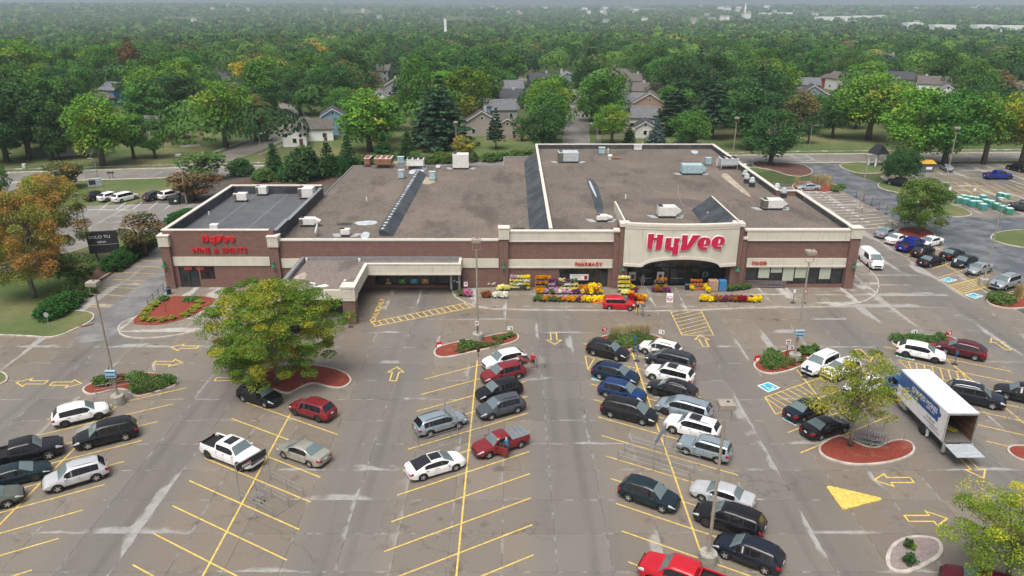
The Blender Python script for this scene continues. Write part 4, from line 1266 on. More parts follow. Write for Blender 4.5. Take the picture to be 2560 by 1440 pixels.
packaged_unit(1421,408,ZR,3.8,2.6,1.7,M['unit_grey'],'ribbed grey rooftop unit at the back left of the main roof', fans=3, hood=False)
packaged_unit(768,568,ZM,2.1,1.1,0.95,M['unit_white'],'white rooftop unit beside the wine shop roof', fans=1, pads=False)
packaged_unit(863,593,ZM,1.2,0.9,0.75,M['unit_white'],'small white rooftop unit near the front edge left of the flashing', fans=1, coil_end=False, hood=False)
packaged_unit(1152,424,ZM,3.0,1.8,2.6,M['unit_white'],'tall cream rooftop unit at the back of the middle roof', fans=2, hood=False, coil_end=False)
packaged_unit(601,506,ZW,2.0,1.1,1.1,M['unit_white'],'white condenser at the left of the dark wine shop roof', fans=1, hood=False, pads=False)
packaged_unit(654,490,ZW,1.7,1.1,1.2,M['unit_white'],'white condenser in the middle of the dark wine shop roof', fans=1, hood=False, pads=False)
packaged_unit(765,499,ZW,2.3,1.8,1.5,M['unit_white'],'white condenser at the back right of the dark wine shop roof', fans=2, hood=False, pads=False)
packaged_unit(535,578,ZW,1.1,0.8,0.6,M['unit_white'],'small white box just behind the wine shop parapet', fans=0, hood=False, pads=False, coil_end=False)
def fan_bank(u, v, z, nx, ny, m, label, legs=0.9):
 p = roof_at(u, v, z)
 r = empty('condenser_bank', p); tag(r, label, 'condenser')
 L_, W_ = nx*1.05, ny*1.05
 MB().cbox((0,W_/2,legs+0.55), (L_,W_,1.1), 0, 0.03).build('cabinet', m, r)
 MB().cbox((0,W_/2,legs+1.14), (L_+0.06,W_+0.06,0.08)).build('fan_deck', M['unit_white'], r)
 for i in range(nx):
  for j in range(ny):
   MB().lathe([(0.42,0),(0.42,0.14),(0.36,0.14),(0.34,0.06)], 12, (-L_/2+0.52+1.05*i, 0.52+1.05*j, legs+1.18)).build('fan', M['unit_dark'] if m is not M['unit_rust'] else M['unit_rust'], r)
 for sx in (-1, 1):
  for y in (0.1, W_-0.1):
   MB().box(sx*(L_/2-0.1)-0.05, sx*(L_/2-0.1)+0.05, y-0.05, y+0.05, 0, legs).build('leg', m, r)
 for y in (0.1, W_-0.1):
  MB().box(-L_/2-0.3, L_/2+0.3, y-0.06, y+0.06, 0.001, 0.12).build('skid', M['unit_dark'], r)
 return r
fan_bank(918,418,ZM,1,3,M['unit_rust'],'narrow rust brown condenser at the back left roof corner',0.5)
fan_bank(958,421,ZM,3,3,M['unit_rust'],'large rust brown condenser with six fans on legs',0.7)
fan_bank(1038,424,ZM,3,2,M['unit_white'],'white condenser with fans at the head of the dark flashing',0.7)
fan_bank(1823,424,ZR,3,2,M['unit_grey'],'grey condenser bank with fans at the right back of the main roof',0.8)
def small_box(u, v, z, w, d, h, m, label, top=None):
 p = roof_at(u, v, z)
 r = empty('roof_box', p); tag(r, label, 'rooftop unit')
 MB().cbox((0,d/2,h/2+0.12), (w,d,h), 0, 0.03).build('cabinet', m, r)
 MB().cbox((0,d/2,0.06), (w*1.1,d*1.1,0.12)).build('curb', M['unit_dark'], r)
 if top: MB().cbox((0,d/2,h+0.20), (w*1.12,d*1.12,0.14), 0, 0.03).build('lid', top, r)
small_box(1002,411,ZM,1.2,0.9,1.2,M['unit_blue'],'pale blue hood between the brown and white condensers', M['unit_blue'])
small_box(1003,447,ZM,1.0,0.9,1.3,M['unit_blue'],'pale blue cube left of the flashing head', M['unit_grey'])
small_box(1081,451,ZM,1.0,0.8,1.3,M['unit_blue'],'pale blue cube right of the flashing head', M['unit_grey'])
small_box(1095,422,ZM,0.8,0.7,0.4,M['unit_white'],'low white vent cap between the cream units')
small_box(1505,386,ZR,1.2,0.9,1.1,M['unit_blue'],'pale blue cube in the middle of the main roof back edge', M['unit_grey'])
small_box(1595,377,ZR,1.5,1.2,0.9,M['unit_white'],'white vent by the back parapet of the main roof', M['unit_grey'])
small_box(1771,413,ZR,1.0,0.9,1.1,M['unit_blue'],'pale blue cube beside the grey condenser bank', M['unit_blue'])
def exhaust(u, v, z, label, tall=True, r_=0.45):
 p = roof_at(u, v, z)
 r = empty('exhaust_fan', p); tag(r, label, 'exhaust fan', 'exhaust fans along the right roof edge')
 h = 0.7 if tall else 0.2
 MB().cbox((0,0,h/2), (r_*1.7,r_*1.7,h)).build('curb', M['unit_dark'], r)
 MB().lathe([(r_*0.8,h),(r_*1.1,h+0.1),(r_*1.1,h+0.4),(r_*0.8,h+0.5),(r_*0.9,h+0.55),(r_*0.7,h+0.85),(r_*0.2,h+0.95)], 14).build('hood', M['unit_grey'], r)
for u, v, l, t_ in ((1861,424,'squat grey exhaust fan beside the right condenser bank',False),(1862,441,'low white exhaust fan nearest the condenser bank',False),(1866,458,'grey exhaust fan on a black curb, first of the pair by the roof edge',True),(1879,467,'grey exhaust fan on a black curb, second of the pair by the roof edge',True),
     (1941,483,'grey exhaust fan left of the roof corner step',True),(1958,494,'white topped exhaust fan at the roof corner step',True),(2017,504,'squat grey vent at the right parapet',False)):
 exhaust(u, v, ZR, l, t_)
def vent_pipe(u, v, z, h, label, r_=0.10):
 p = roof_at(u, v, z)
 r = MB().lathe([(r_,0),(r_,h),(r_*0.8,h+0.02)], 8).build('vent_pipe', M['pipe_white'], None, loc=p)
 tag(r, label, 'vent pipe')
for u, v, z, h, l in ((1564,496,ZR,0.6,'white vent pipe on the gravel left of the entrance unit'),(1768,546,ZR,0.9,'white vent pipe beside the right entrance brace'),(1792,414,ZR,1.3,'white gooseneck pipe by the pale blue air handler'),(1869,438,ZR,1.5,'tall white pipe by the exhaust fans'),
     (2001,494,ZR,1.3,'tall white pipe at the roof corner step'),(1520,383,ZR,1.0,'thin white pipe beside the pale blue roof cube'),(1606,366,ZR,0.9,'thin white pipe at the back parapet'),(917,502,ZM,0.6,'white pipe on the left of the middle roof'),(523,537,ZW,0.5,'white pipe on the dark wine shop roof'),(616,492,ZW,0.5,'white pipe between the wine shop condensers'),(1347,438,7.0,1.0,'white pipe leaning on the sloped flashing')):
 vent_pipe(u, v, z, h, l)
p = roof_at(1525,398,ZR)
r = empty('roof_ventilator', p); tag(r, 'white capped vent with red brown pipe lying beside it', 'vent')
MB().lathe([(0.28,0),(0.28,0.5),(0.45,0.55),(0.45,0.8),(0.2,0.95)], 12).build('hood', M['pipe_white'], r)
MB().tube([(0.5,0,0.2),(2.0,0.1,0.2)], 0.2, 8).build('duct', M['unit_rust'], r)
# satellite dish on its ballast frame
p = roof_at(812,592,ZM)
r = empty('satellite_dish', p); tag(r, 'white satellite dish on a ballast frame at the front roof edge', 'dish')
d = MB().lathe([(0.02,0),(0.3,0.03),(0.55,0.12),(0.70,0.22)], 16).build('reflector', M['pipe_white'], r); d.rotation_euler = (0,radians(-72),radians(20)); d.location = (-0.9,0.2,1.1)
MB().tube([(-0.8,0.2,0),(-0.8,0.2,1.1)], 0.05, 6).build('mast', M['galv'], r)
for a in ((-0.9,1.1,-0.1,0.0),(-0.9,1.1,0.9,1.0),(-0.9,-0.8,0,0.9),(1.0,1.1,0,0.9)):
 MB().box(a[0],a[1],a[2],a[3],0.0,0.10).build('ballast_rail', M['galv'], r)
# antenna
p = roof_at(1296,572,ZM)
r = empty('roof_antenna', p); tag(r, 'bent grey antenna mast on the roof behind the tall parapet', 'antenna')
MB().tube([(0,0,0),(-0.3,0,0.9),(-0.7,0,1.5)], 0.04, 5).build('mast', M['galv'], r)
MB().tube([(-0.2,0,0.8),(0.5,0,1.1)], 0.03, 5).build('arm', M['galv'], r)
MB().box(-0.8,0.9,-0.1,0.1,0,0.12).build('base', M['unit_dark'], r)
# long dark flashing ridge on the middle roof, with silver coated dabs
a = Vector((roof_at(955,590,ZM).x, roof_at(955,590,ZM).y)); b = Vector((roof_at(1046,437,ZM).x, roof_at(1046,437,ZM).y))
d = (b-a).normalized(); nn = Vector((-d.y, d.x))
mb = MB()
hgt = 0.85; L_ = (b-a).length
w1_, w2_ = 0.75, 1.3
vs = []
for q in (a, b):
 for off, z in ((w1_*0.5, ZM+0.005),(w1_*0.5,ZM+hgt),(-w1_*0.5,ZM+hgt),(-w2_*1.2,ZM+0.005)):
  vs.append((q.x+nn.x*off, q.y+nn.y*off, z))
mb.add(vs, [(0,1,5,4),(1,2,6,5),(2,3,7,6),(0,3,2,1),(4,5,6,7)])
ridge = mb.build('roof_ridge', M['membrane'], shop)
for i in range(26):
 t_ = (i+0.5)/26; c = a.lerp(b, t_); s = 0.16+0.10*rng.random()
 MB().sheet([(c.x+s*1.2*cos(q)*nn.x*1.0+s*2.0*sin(q)*d.x, c.y+s*1.2*cos(q)*nn.y+s*2.0*sin(q)*d.y) for q in np.linspace(0,2*pi,8,endpoint=False)], ZM+hgt+0.008).build('coating_dab', M['silver_coat'], ridge)
# repaired strips and stained patches on the gravel
def patch(pts, z, m, name='roof_patch'):
 MB().sheet(chaikin(gp(pts, z), 1), z+0.012).build(name, m, shop)
patch([(1463,447),(1485,447),(1500,480),(1512,535),(1490,535),(1478,480)], ZR, M['membrane'])
patch([(1470,452),(1476,452),(1492,490),(1490,495)], ZR+0.005, M['silver_coat'])
patch([(1800,437),(1815,432),(1830,445),(1880,490),(1870,492),(1820,455)], ZR, M['patch'])
patch([(1730,375),(1748,378),(1740,386),(1726,380)], ZR, M['silver_coat'])
patch([(1052,440),(1080,445),(1090,455),(1070,462),(1052,458)], ZM, M['patch'])
patch([(1025,425),(1060,412),(1070,418),(1055,432),(1020,436)], ZM, M['silver_coat'])
patch([(880,555),(940,550),(945,560),(900,565)], ZM, M['silver_coat'])
patch([(905,580),(925,580),(922,596),(900,596)], ZM, M['silver_coat'])
patch([(840,558),(880,556),(880,563),(842,564)], ZM, M['membrane'])
mb = MB(); pts = [G(u,v,ZR+0.03) for u,v in ((1695,465),(1697,490),(1705,512),(1722,520),(1752,525))]
mb.tube(pts, 0.035, 4).build('roof_cable', M['patch'], shop)
# damp oval on the main roof
c = roof_at(1682,507,ZR)
t = NT('damp_gravel'); t.base(t.mix(t.ramp(t.noise(t.pos(),5,5),0.3,0.7),(0.075,0.06,0.052),(0.125,0.10,0.088))); t.set(0.8)
MB().sheet([(c.x+4.6*cos(q)*(1+0.08*sin(3*q)), c.y+2.9*sin(q)*(1+0.1*cos(2*q))) for q in np.linspace(0,2*pi,30,endpoint=False)], ZR+0.009).build('damp_patch', t.m, shop)
# ================================================================== VEHICLES
M['tyre'] = mat('tyre_rubber', (0.018,0.018,0.019), 0.8, var=0.08)
M['rim_silver'] = mat('rim_silver', (0.52,0.53,0.54), 0.35, 0.7, var=0.05)
M['rim_black'] = mat('rim_black', (0.05,0.05,0.055), 0.35, 0.3, var=0.05)
M['cladding'] = mat('black_plastic', (0.022,0.022,0.023), 0.6, var=0.08)
M['chrome'] = mat('chrome', (0.6,0.6,0.62), 0.15, 1.0, var=0.0)
M['headlight'] = mat('headlight_lens', (0.62,0.65,0.68), 0.12, 0.2, var=0.05)
M['taillight'] = mat('taillight_red', (0.33,0.010,0.016), 0.2, var=0.05)
M['plate'] = mat('licence_plate', (0.62,0.64,0.68), 0.5, var=0.04)
def car_glass(name, col):
 t = NT(name); t.base(col); t.set(0.04, 0, 0.75)
 return t.m
M['windshield'] = car_glass('windshield_glass', (0.115,0.155,0.160))  # pale teal sky reflection is put into this base colour
M['side_glass'] = car_glass('side_glass', (0.012,0.013,0.016))
M['under'] = mat('underbody', (0.010,0.010,0.010), 0.9, var=0.0)
def interp(tab, x):
 if x <= tab[0][0]: return tab[0][1]
 for (a, b), (c, d) in zip(tab, tab[1:]):
  if x <= c:
   t_ = (x-a)/(c-a) if c > a else 1.0
   return b+(d-b)*t_
 return tab[-1][1]
class Car:
 """a lofted body: stations run along x (front = +x), wheel arches cut into the sills"""
 def __init__(s, L, W, wb, r, sh, top, gc=0.24, fo=None, plan=None, tumble=0.30, bed=None, side=(), panes=None, clad=False, crown=0.035, ax=0.0):
  s.L, s.W, s.wb, s.r = L, W, wb, r
  s.sh, s.top = sh, top            # shoulder line and roof line tables over x
  s.gc, s.tumble, s.bed = gc, tumble, bed
  s.side, s.panes, s.crown = side, panes, crown
  s.xf = ax+wb/2; s.xr = ax-wb/2
  s.plan = plan or [(-L/2,0.80),(-L/2+0.10,0.90),(-L/2+0.45,0.975),(-L/2+1.0,1.0),(L/2-1.3,1.0),(L/2-0.75,0.965),(L/2-0.30,0.89),(L/2-0.10,0.79),(L/2,0.66)]
  s.cache = {}
 def half(s, x): return s.W/2*interp(s.plan, x)
 def zb(s, x):
  z = s.gc
  e = s.L/2-abs(x)
  if e < 0.5: z += 0.10*(1-e/0.5)
  ra = s.r*1.17
  for xw in (s.xf, s.xr):
   d = abs(x-xw)
   if d < ra: z = max(z, s.r*0.98+sqrt(ra*ra-d*d)*0.97)
  return z
 def sect(s, x):
  w = s.half(x); zb = s.zb(x); zs = interp(s.sh, x)
  zt = max(interp(s.top, x), zs+0.005)
  h = zt-zs
  zb = min(zb, zs-0.14)
  zm = max(zb+0.05, s.gc+0.36)
  zm = min(zm, zs-0.08)
  if s.bed and s.bed[0] <= x <= s.bed[1]:
   d = s.bed[2]
   return [(w*0.90,zb),(w*0.985,zb+0.05),(w,zm),(w*0.985,zs-0.05),(w*0.965,zs),(w*0.84,zs),(w*0.83,zs-d),(w*0.4,zs-d),(0,zs-d)]
  p4 = w*0.93
  p5 = p4-s.tumble*h*0.86
  rr = min(0.13, 0.02+h*0.3)
  return [(w*0.90,zb),(w*0.985,zb+0.05),(w,zm),(w*0.985,zs-0.06),(p4,zs),(p5,zs+h*0.84),(p5-rr,zs+h*0.985),(p5*0.5,zs+h+s.crown*0.8),(0,zs+h+s.crown)]
 def stations(s):
  xs = set(np.round(np.linspace(-s.L/2, s.L/2, 25), 3))
  for xw in (s.xf, s.xr):
   ra = s.r*1.17
   for a in np.linspace(0, pi, 13): xs.add(round(float(xw+ra*cos(a)*0.999), 3))
   xs.add(round(xw+ra*1.002,3)); xs.add(round(xw-ra*1.002,3))
  for tab in (s.sh, s.top): xs |= {round(q[0],3) for q in tab if abs(q[0]) <= s.L/2}
  if s.bed: xs |= {round(s.bed[0],3), round(s.bed[1],3), round(s.bed[0]-0.012,3), round(s.bed[1]+0.012,3)}
  xs = sorted(x for x in xs if -s.L/2 <= x <= s.L/2)
  out = [xs[0]]
  for x in xs[1:]:
   if x-out[-1] > 0.008: out.append(x)
  return out
 def body_mesh(s):
  xs = s.stations(); mb = MB(); n = 17
  for x in xs:
   q = s.sect(x)
   ring = [(x, y, z) for y, z in q] + [(x, -y, z) for y, z in q[-2::-1]]
   mb.v += ring
  for i in range(len(xs)-1):
   for k in range(n-1):
    mb.f.append((i*n+k, i*n+k+1, (i+1)*n+k+1, (i+1)*n+k))
  mb.f.append(tuple(range(n-1,-1,-1))); mb.f.append(tuple((len(xs)-1)*n+k for k in range(n)))
  mb.m = [0]*len(mb.f)
  me = mb.mesh('body', paint('white', (0.75,0.75,0.74)), True)
  bm = bmesh.new(); bm.from_mesh(me)
  bmesh.ops.recalc_face_normals(bm, faces=bm.faces)
  for e in bm.edges:
   if len(e.link_faces) == 2 and e.calc_face_angle(0) > radians(48): e.smooth = False
  bm.to_mesh(me); bm.free()
  return me
 def pt(s, x, t_):
  """surface point; t_ runs 0..8 along the half section"""
  q = s.sect(x); k = min(int(t_), 7); f = t_-k
  y = q[k][0]+(q[k+1][0]-q[k][0])*f; z = q[k][1]+(q[k+1][1]-q[k][1])*f
  return Vector((x, y, z))
 def patch(s, x0, x1, t0, t1, mirror=False, both=False, off=0.012, nx=6, nt=5, name='pane', m=None):
  xs = [x0+(x1-x0)*i/nx for i in range(nx+1)]
  for q in [p_[0] for p_ in s.top]+[p_[0] for p_ in s.sh]:
   if min(x0,x1)+0.01 < q < max(x0,x1)-0.01: xs.append(q)
  xs = sorted(set(xs))
  ts = [t0+(t1-t0)*i/nt for i in range(nt+1)]
  ts = sorted(set(ts) | {float(k) for k in range(9) if t0 < k < t1})
  pts = []
  for x in xs:
   row = []
   for t_ in ts:
    p_ = s.pt(x, t_)
    e = 0.02
    px = s.pt(min(x+e, s.L/2-0.001), t_)-s.pt(max(x-e, -s.L/2+0.001), t_)
    ptt = s.pt(x, min(t_+0.1, 8))-s.pt(x, max(t_-0.1, 0))
    nv = px.cross(ptt)
    if nv.length > 1e-9: nv.normalize()
    c = p_-Vector((x*0.6, 0, 0.75))
    if nv.dot(c) < 0: nv = -nv
    row.append(p_+nv*off)
   if both:
    row = row[:-1] + [Vector((x, 0, row[-1].z))] + [Vector((q.x,-q.y,q.z)) for q in row[-2::-1]]
   if mirror: row = [Vector((q.x,-q.y,q.z)) for q in row]
   pts.append(row)
  n = len(pts[0]); mb = MB()
  for row in pts: mb.v += [tuple(q) for q in row]
  for i in range(len(pts)-1):
   for k in range(n-1): mb.f.append((i*n+k, i*n+k+1, (i+1)*n+k+1, (i+1)*n+k))
  mb.m = [0]*len(mb.f)
  me = mb.mesh(name, m, True)
  return me
def wheel_meshes(r, w=0.21):
 ty = MB().lathe([(r*0.62,-w/2),(r*0.93,-w/2),(r,-w/2+0.04),(r,w/2-0.04),(r*0.93,w/2),(r*0.66,w/2)], 20).mesh('tyre', M['tyre'], True)
 mb = MB().lathe([(r*0.64,-w/2+0.02),(r*0.66,w/2-0.05),(r*0.60,w/2-0.005),(r*0.55,w/2-0.06)], 18)
 for k in range(5):
  a = 2*pi*k/5
  ca, sa = cos(a), sin(a)
  b0, b1, t0, t1 = 0.05, 0.035, r*0.08, r*0.60
  z0, z1 = w/2-0.055, w/2+0.006
  vs = []
  for rr, bb in ((t0,b0*r*3),(t1,b1*r*3)):
   for sgn in (-1, 1):
    for z in (z0, z1): vs.append((rr*ca-sgn*bb*sa, rr*sa+sgn*bb*ca, z))
  mb.add(vs, [(0,2,6,4),(1,5,7,3),(0,4,5,1),(2,3,7,6),(4,6,7,5)])
 mb.lathe([(r*0.16,w/2-0.05),(r*0.16,w/2+0.012),(r*0.10,w/2+0.02)], 10)
 ri = mb.mesh('rim', M['rim_silver'])
 return ty, ri
TYPES = {}
def deftype(name, car, panes, side, **kw):
 """panes: front glass (x0,x1), rear glass (x0,x1); side: list of (x0,x1)"""
 d = dict(car=car, kw=kw)
 c = car
 body = c.body_mesh()
 parts = []   # (name, mesh, materialkey)
 wf, wr = panes
 if wf: parts.append(('windshield', c.patch(wf[0], wf[1], 5.75, 8, both=True, m=M['windshield'], name='windshield'), None))
 if wr: parts.append(('rear_window', c.patch(wr[0], wr[1], 5.75, 8, both=True, m=M['side_glass'] if not kw.get('light_rear') else M['windshield'], name='rear_window'), None))
 if side:
  for mir in (False, True): parts.append(('window_trim', c.patch(min(q[0] for q in side)-0.05, max(q[1] for q in side)+0.05, 4.03, 4.97, mirror=mir, off=0.006, m=M['cladding'], name='window_trim', nt=3, nx=10), None))
 for (x0, x1) in side:
  for mir in (False, True):
   parts.append(('side_window', c.patch(x0, x1, 4.10, 4.93, mirror=mir, m=M['side_glass'], name='side_window', nt=3), None))
 if kw.get('clad'):
  for mir in (False, True):
   parts.append(('sill_cladding', c.patch(-c.L/2+0.10, c.L/2-0.10, 0.0, 1.45, mirror=mir, off=0.014, nx=70, nt=3, m=M['cladding'], name='sill_cladding'), None))
 if kw.get('rails'):
  x0, x1 = kw['rails']
  for sg in (1, -1):
   pts = [(x, sg*(c.pt(x, 6.0).y-0.04), c.pt(x, 6.0).z+(0.06 if 0 < i < 5 else 0.0)) for i, x in enumerate(np.linspace(x0, x1, 6))]
   parts.append(('roof_rail', MB().tube(pts, 0.026, 5).mesh('roof_rail', M['cladding']), 'rail'))
 if kw.get('sunroof'):
  x0, x1 = kw['sunroof']
  parts.append(('sunroof', c.patch(x0, x1, 6.6, 8, both=True, off=0.010, m=M['side_glass'], name='sunroof'), 'sunroof'))
 if c.bed:
  b0, b1, dp = c.bed; zf = interp(c.sh, (b0+b1)/2)-dp; w_ = c.W/2*0.815; zt_ = zf+dp-0.03
  parts.append(('bed_liner', MB().add([(b0+.01,-w_,zf+.012),(b1-.01,-w_,zf+.012),(b1-.01,w_,zf+.012),(b0+.01,w_,zf+.012),(b0+.01,-w_,zt_),(b1-.01,-w_,zt_),(b1-.01,w_,zt_),(b0+.01,w_,zt_)], [(0,1,2,3),(0,4,5,1),(1,5,6,2),(2,6,7,3),(3,7,4,0)]).mesh('bed_liner', M['cladding']), None))
 hz = kw.get('hz', 0.72); tz = kw.get('tz', 0.88)
 wfr = c.half(c.L/2-0.22)
 for sg in (1, -1):
  parts.append(('headlight', c.patch(c.L/2-0.50, c.L/2-0.015, 2.55, 3.75, mirror=sg < 0, off=0.010, nx=6, nt=3, m=M['headlight'], name='headlight'), None))
  parts.append(('taillight', c.patch(-c.L/2+0.012, -c.L/2+0.26, 2.5, 3.9, mirror=sg < 0, off=0.012, nx=4, nt=3, m=M['taillight'], name='taillight'), None))
  wrr = c.half(-c.L/2)
  parts.append(('taillight', MB().cbox((0,0,0), (0.03,0.24,kw.get('th',0.20)), 0, 0.01).mesh('taillight', M['taillight'], False), None, (-c.L/2-0.004, sg*(wrr-0.16), min(tz, interp(c.sh,-c.L/2)-0.06)), 0))
  # mirrors at the front door
  mx = kw.get('mx', (wf[0]+wf[1])/2-0.12 if wf else 0.8)
  parts.append(('mirror', MB().cbox((0,0,0), (0.13,0.20,0.14), 0, 0.03).mesh('mirror', paint('white',(0.75,0.75,0.74))), 'paint', (mx, sg*(c.half(mx)+0.07), interp(c.sh, mx)+0.08), 0))
  # door handles
  for hx in kw.get('handles', (0.05, -0.95)):
   parts.append(('door_handle', MB().cbox((0,0,0), (0.18,0.03,0.03)).mesh('door_handle', M['cladding']), 'handle', (hx, sg*(c.half(hx)*0.992+0.005), interp(c.sh, hx)-0.12), 0))
  # door gap lines
  for hx in kw.get('gaps', ()):
   z0, z1 = c.gc+0.10, interp(c.sh, hx)-0.03
   parts.append(('door_gap', MB().cbox((0,0,0), (0.014,0.012,z1-z0)).mesh('door_gap', M['under']), None, (hx, sg*(c.half(hx)*0.994), (z0+z1)/2), 0))
 gw = kw.get('grille', (1.0, 0.22, 0.55))
 parts.append(('grille', MB().cbox((0,0,0), (0.06,gw[0],gw[1]), 0, 0.015).mesh('grille', M['cladding']), None, (c.L/2-0.012, 0, gw[2]), 0))
 parts.append(('bumper_intake', MB().cbox((0,0,0), (0.06,gw[0]*0.95,0.11), 0, 0.01).mesh('bumper_intake', M['cladding']), None, (c.L/2-0.02, 0, 0.36), 0))
 parts.append(('licence_plate', MB().cbox((0,0,0), (0.02,0.31,0.16)).mesh('licence_plate', M['plate']), None, (-c.L/2-0.012, 0, kw.get('pz',0.80)), 0))
 parts.append(('underbody', MB().box(-c.L/2+0.25, c.L/2-0.30, -c.W/2+0.24, c.W/2-0.24, 0.17, interp(c.sh,0)-0.15).mesh('underbody', M['under']), None))
 d['body'] = body; d['parts'] = parts
 d['wheel'] = wheel_meshes(c.r)
 TYPES[name] = d
def H_(L): return L/2
# mid-size sedan
L=4.86
deftype('sedan', Car(L,1.84,2.80,0.33, [(-H_(L),0.80),(-2.2,0.92),(-1.2,0.95),(0.9,0.92),(1.45,0.86),(2.1,0.72),(H_(L),0.56)],
 [(-H_(L),0.82),(-2.35,0.97),(-1.95,1.02),(-1.62,1.05),(-0.85,1.40),(-0.25,1.445),(0.25,1.43),(0.52,1.36),(1.32,0.95),(1.6,0.90),(2.15,0.78),(H_(L),0.60)]),
 ((0.46,1.30),(-1.60,-0.82)), [(-0.32,0.80),(-1.02,-0.40)], light_rear=True, gaps=(0.85,-0.36,-1.05), hz=0.66, tz=0.80, pz=0.72, handles=(-0.15,-0.95), grille=(0.9,0.14,0.52))
# older, lower sedan
L=4.78
deftype('old_sedan', Car(L,1.78,2.67,0.31, [(-H_(L),0.76),(-2.2,0.90),(-1.2,0.92),(0.9,0.89),(1.45,0.84),(2.1,0.72),(H_(L),0.56)],
 [(-H_(L),0.80),(-2.3,0.96),(-1.85,1.0),(-1.45,1.02),(-0.92,1.36),(-0.3,1.405),(0.2,1.39),(0.45,1.33),(1.10,0.94),(1.6,0.87),(2.15,0.76),(H_(L),0.60)]),
 ((0.40,1.08),(-1.42,-0.90)), [(-0.30,0.72),(-1.02,-0.36)], light_rear=True, gaps=(0.78,-0.33,-1.0), hz=0.64, tz=0.76, pz=0.66, handles=(-0.12,-0.9), grille=(0.7,0.12,0.54))
# fastback sedan with dark glass roof
L=4.90
deftype('fastback', Car(L,1.86,2.84,0.34, [(-H_(L),0.80),(-2.2,0.94),(-1.2,0.95),(0.9,0.91),(1.45,0.86),(2.1,0.72),(H_(L),0.54)],
 [(-H_(L),0.86),(-2.3,0.98),(-2.0,1.02),(-0.95,1.36),(-0.3,1.42),(0.25,1.42),(0.52,1.35),(1.35,0.94),(1.65,0.90),(2.2,0.76),(H_(L),0.58)]),
 ((0.46,1.33),(-1.95,-0.60)), [(-0.30,0.80),(-1.15,-0.38)], gaps=(0.85,-0.34,-1.1), hz=0.66, tz=0.84, pz=0.66, handles=(-0.15,-0.98), sunroof=(-0.55,0.40), grille=(1.0,0.18,0.5))
# compact crossover
L=4.60
deftype('crossover', Car(L,1.85,2.68,0.36, [(-H_(L),0.86),(-2.1,1.0),(-1.2,1.03),(0.9,1.00),(1.4,0.96),(2.0,0.86),(H_(L),0.62)],
 [(-H_(L),0.92),(-2.22,1.06),(-2.12,1.12),(-1.72,1.58),(-1.4,1.63),(-0.2,1.68),(0.25,1.65),(0.50,1.57),(1.15,1.06),(1.4,1.01),(2.0,0.90),(H_(L),0.66)], gc=0.26),
 ((0.46,1.14),(-2.13,-1.72)), [(-0.20,0.70),(-1.02,-0.28),(-1.58,-1.12)], clad=True, rails=(-1.5,0.1), gaps=(0.76,-0.24,-1.06), hz=0.80, tz=1.0, pz=0.86, handles=(-0.05,-0.9), grille=(1.1,0.20,0.66))
# sporty crossover, longer nose
L=4.78
deftype('sport_crossover', Car(L,1.90,2.76,0.37, [(-H_(L),0.90),(-2.2,1.03),(-1.2,1.06),(0.9,1.00),(1.4,0.96),(2.1,0.84),(H_(L),0.62)],
 [(-H_(L),0.96),(-2.3,1.08),(-2.18,1.14),(-1.55,1.55),(-1.1,1.61),(-0.2,1.65),(0.3,1.62),(0.55,1.54),(1.25,1.06),(1.5,1.01),(2.1,0.88),(H_(L),0.66)], gc=0.25),
 ((0.50,1.23),(-2.18,-1.55)), [(-0.20,0.76),(-1.05,-0.28),(-1.55,-1.15)], clad=True, gaps=(0.80,-0.24,-1.1), hz=0.78, tz=1.02, pz=0.80, handles=(-0.05,-0.95), grille=(1.0,0.24,0.62), rails=(-1.3,0.15))
# three-row SUV
L=5.00
deftype('suv', Car(L,1.95,2.87,0.39, [(-H_(L),0.94),(-2.3,1.08),(-1.2,1.10),(0.95,1.07),(1.5,1.03),(2.2,0.92),(H_(L),0.70)],
 [(-H_(L),1.0),(-2.42,1.12),(-2.34,1.20),(-2.05,1.66),(-1.7,1.73),(-0.2,1.78),(0.35,1.75),(0.60,1.67),(1.22,1.13),(1.5,1.08),(2.2,0.97),(H_(L),0.74)], gc=0.27, tumble=0.24),
 ((0.56,1.21),(-2.36,-2.05)), [(-0.12,0.80),(-1.05,-0.20),(-1.95,-1.15)], clad=True, rails=(-1.8,0.2), gaps=(0.84,-0.16,-1.1), hz=0.88, tz=1.08, pz=0.95, handles=(0.0,-0.95), grille=(1.15,0.26,0.72), th=0.26)
# off-road style SUV
L=4.85
deftype('rugged_suv', Car(L,1.94,2.92,0.39, [(-H_(L),0.94),(-2.2,1.06),(-1.2,1.09),(0.95,1.06),(1.5,1.04),(2.1,0.98),(H_(L),0.76)],
 [(-H_(L),1.0),(-2.36,1.12),(-2.28,1.20),(-1.98,1.64),(-1.6,1.71),(-0.2,1.75),(0.35,1.72),(0.58,1.64),(1.15,1.12),(1.45,1.08),(2.15,1.01),(H_(L),0.80)], gc=0.28, tumble=0.24),
 ((0.54,1.14),(-2.28,-1.98)), [(-0.12,0.76),(-1.05,-0.20),(-1.85,-1.15)], rails=(-1.7,0.2), gaps=(0.80,-0.16,-1.1), hz=0.90, tz=1.06, pz=0.9, handles=(0.0,-0.95), grille=(1.15,0.22,0.80), sunroof=(-0.75,0.25))
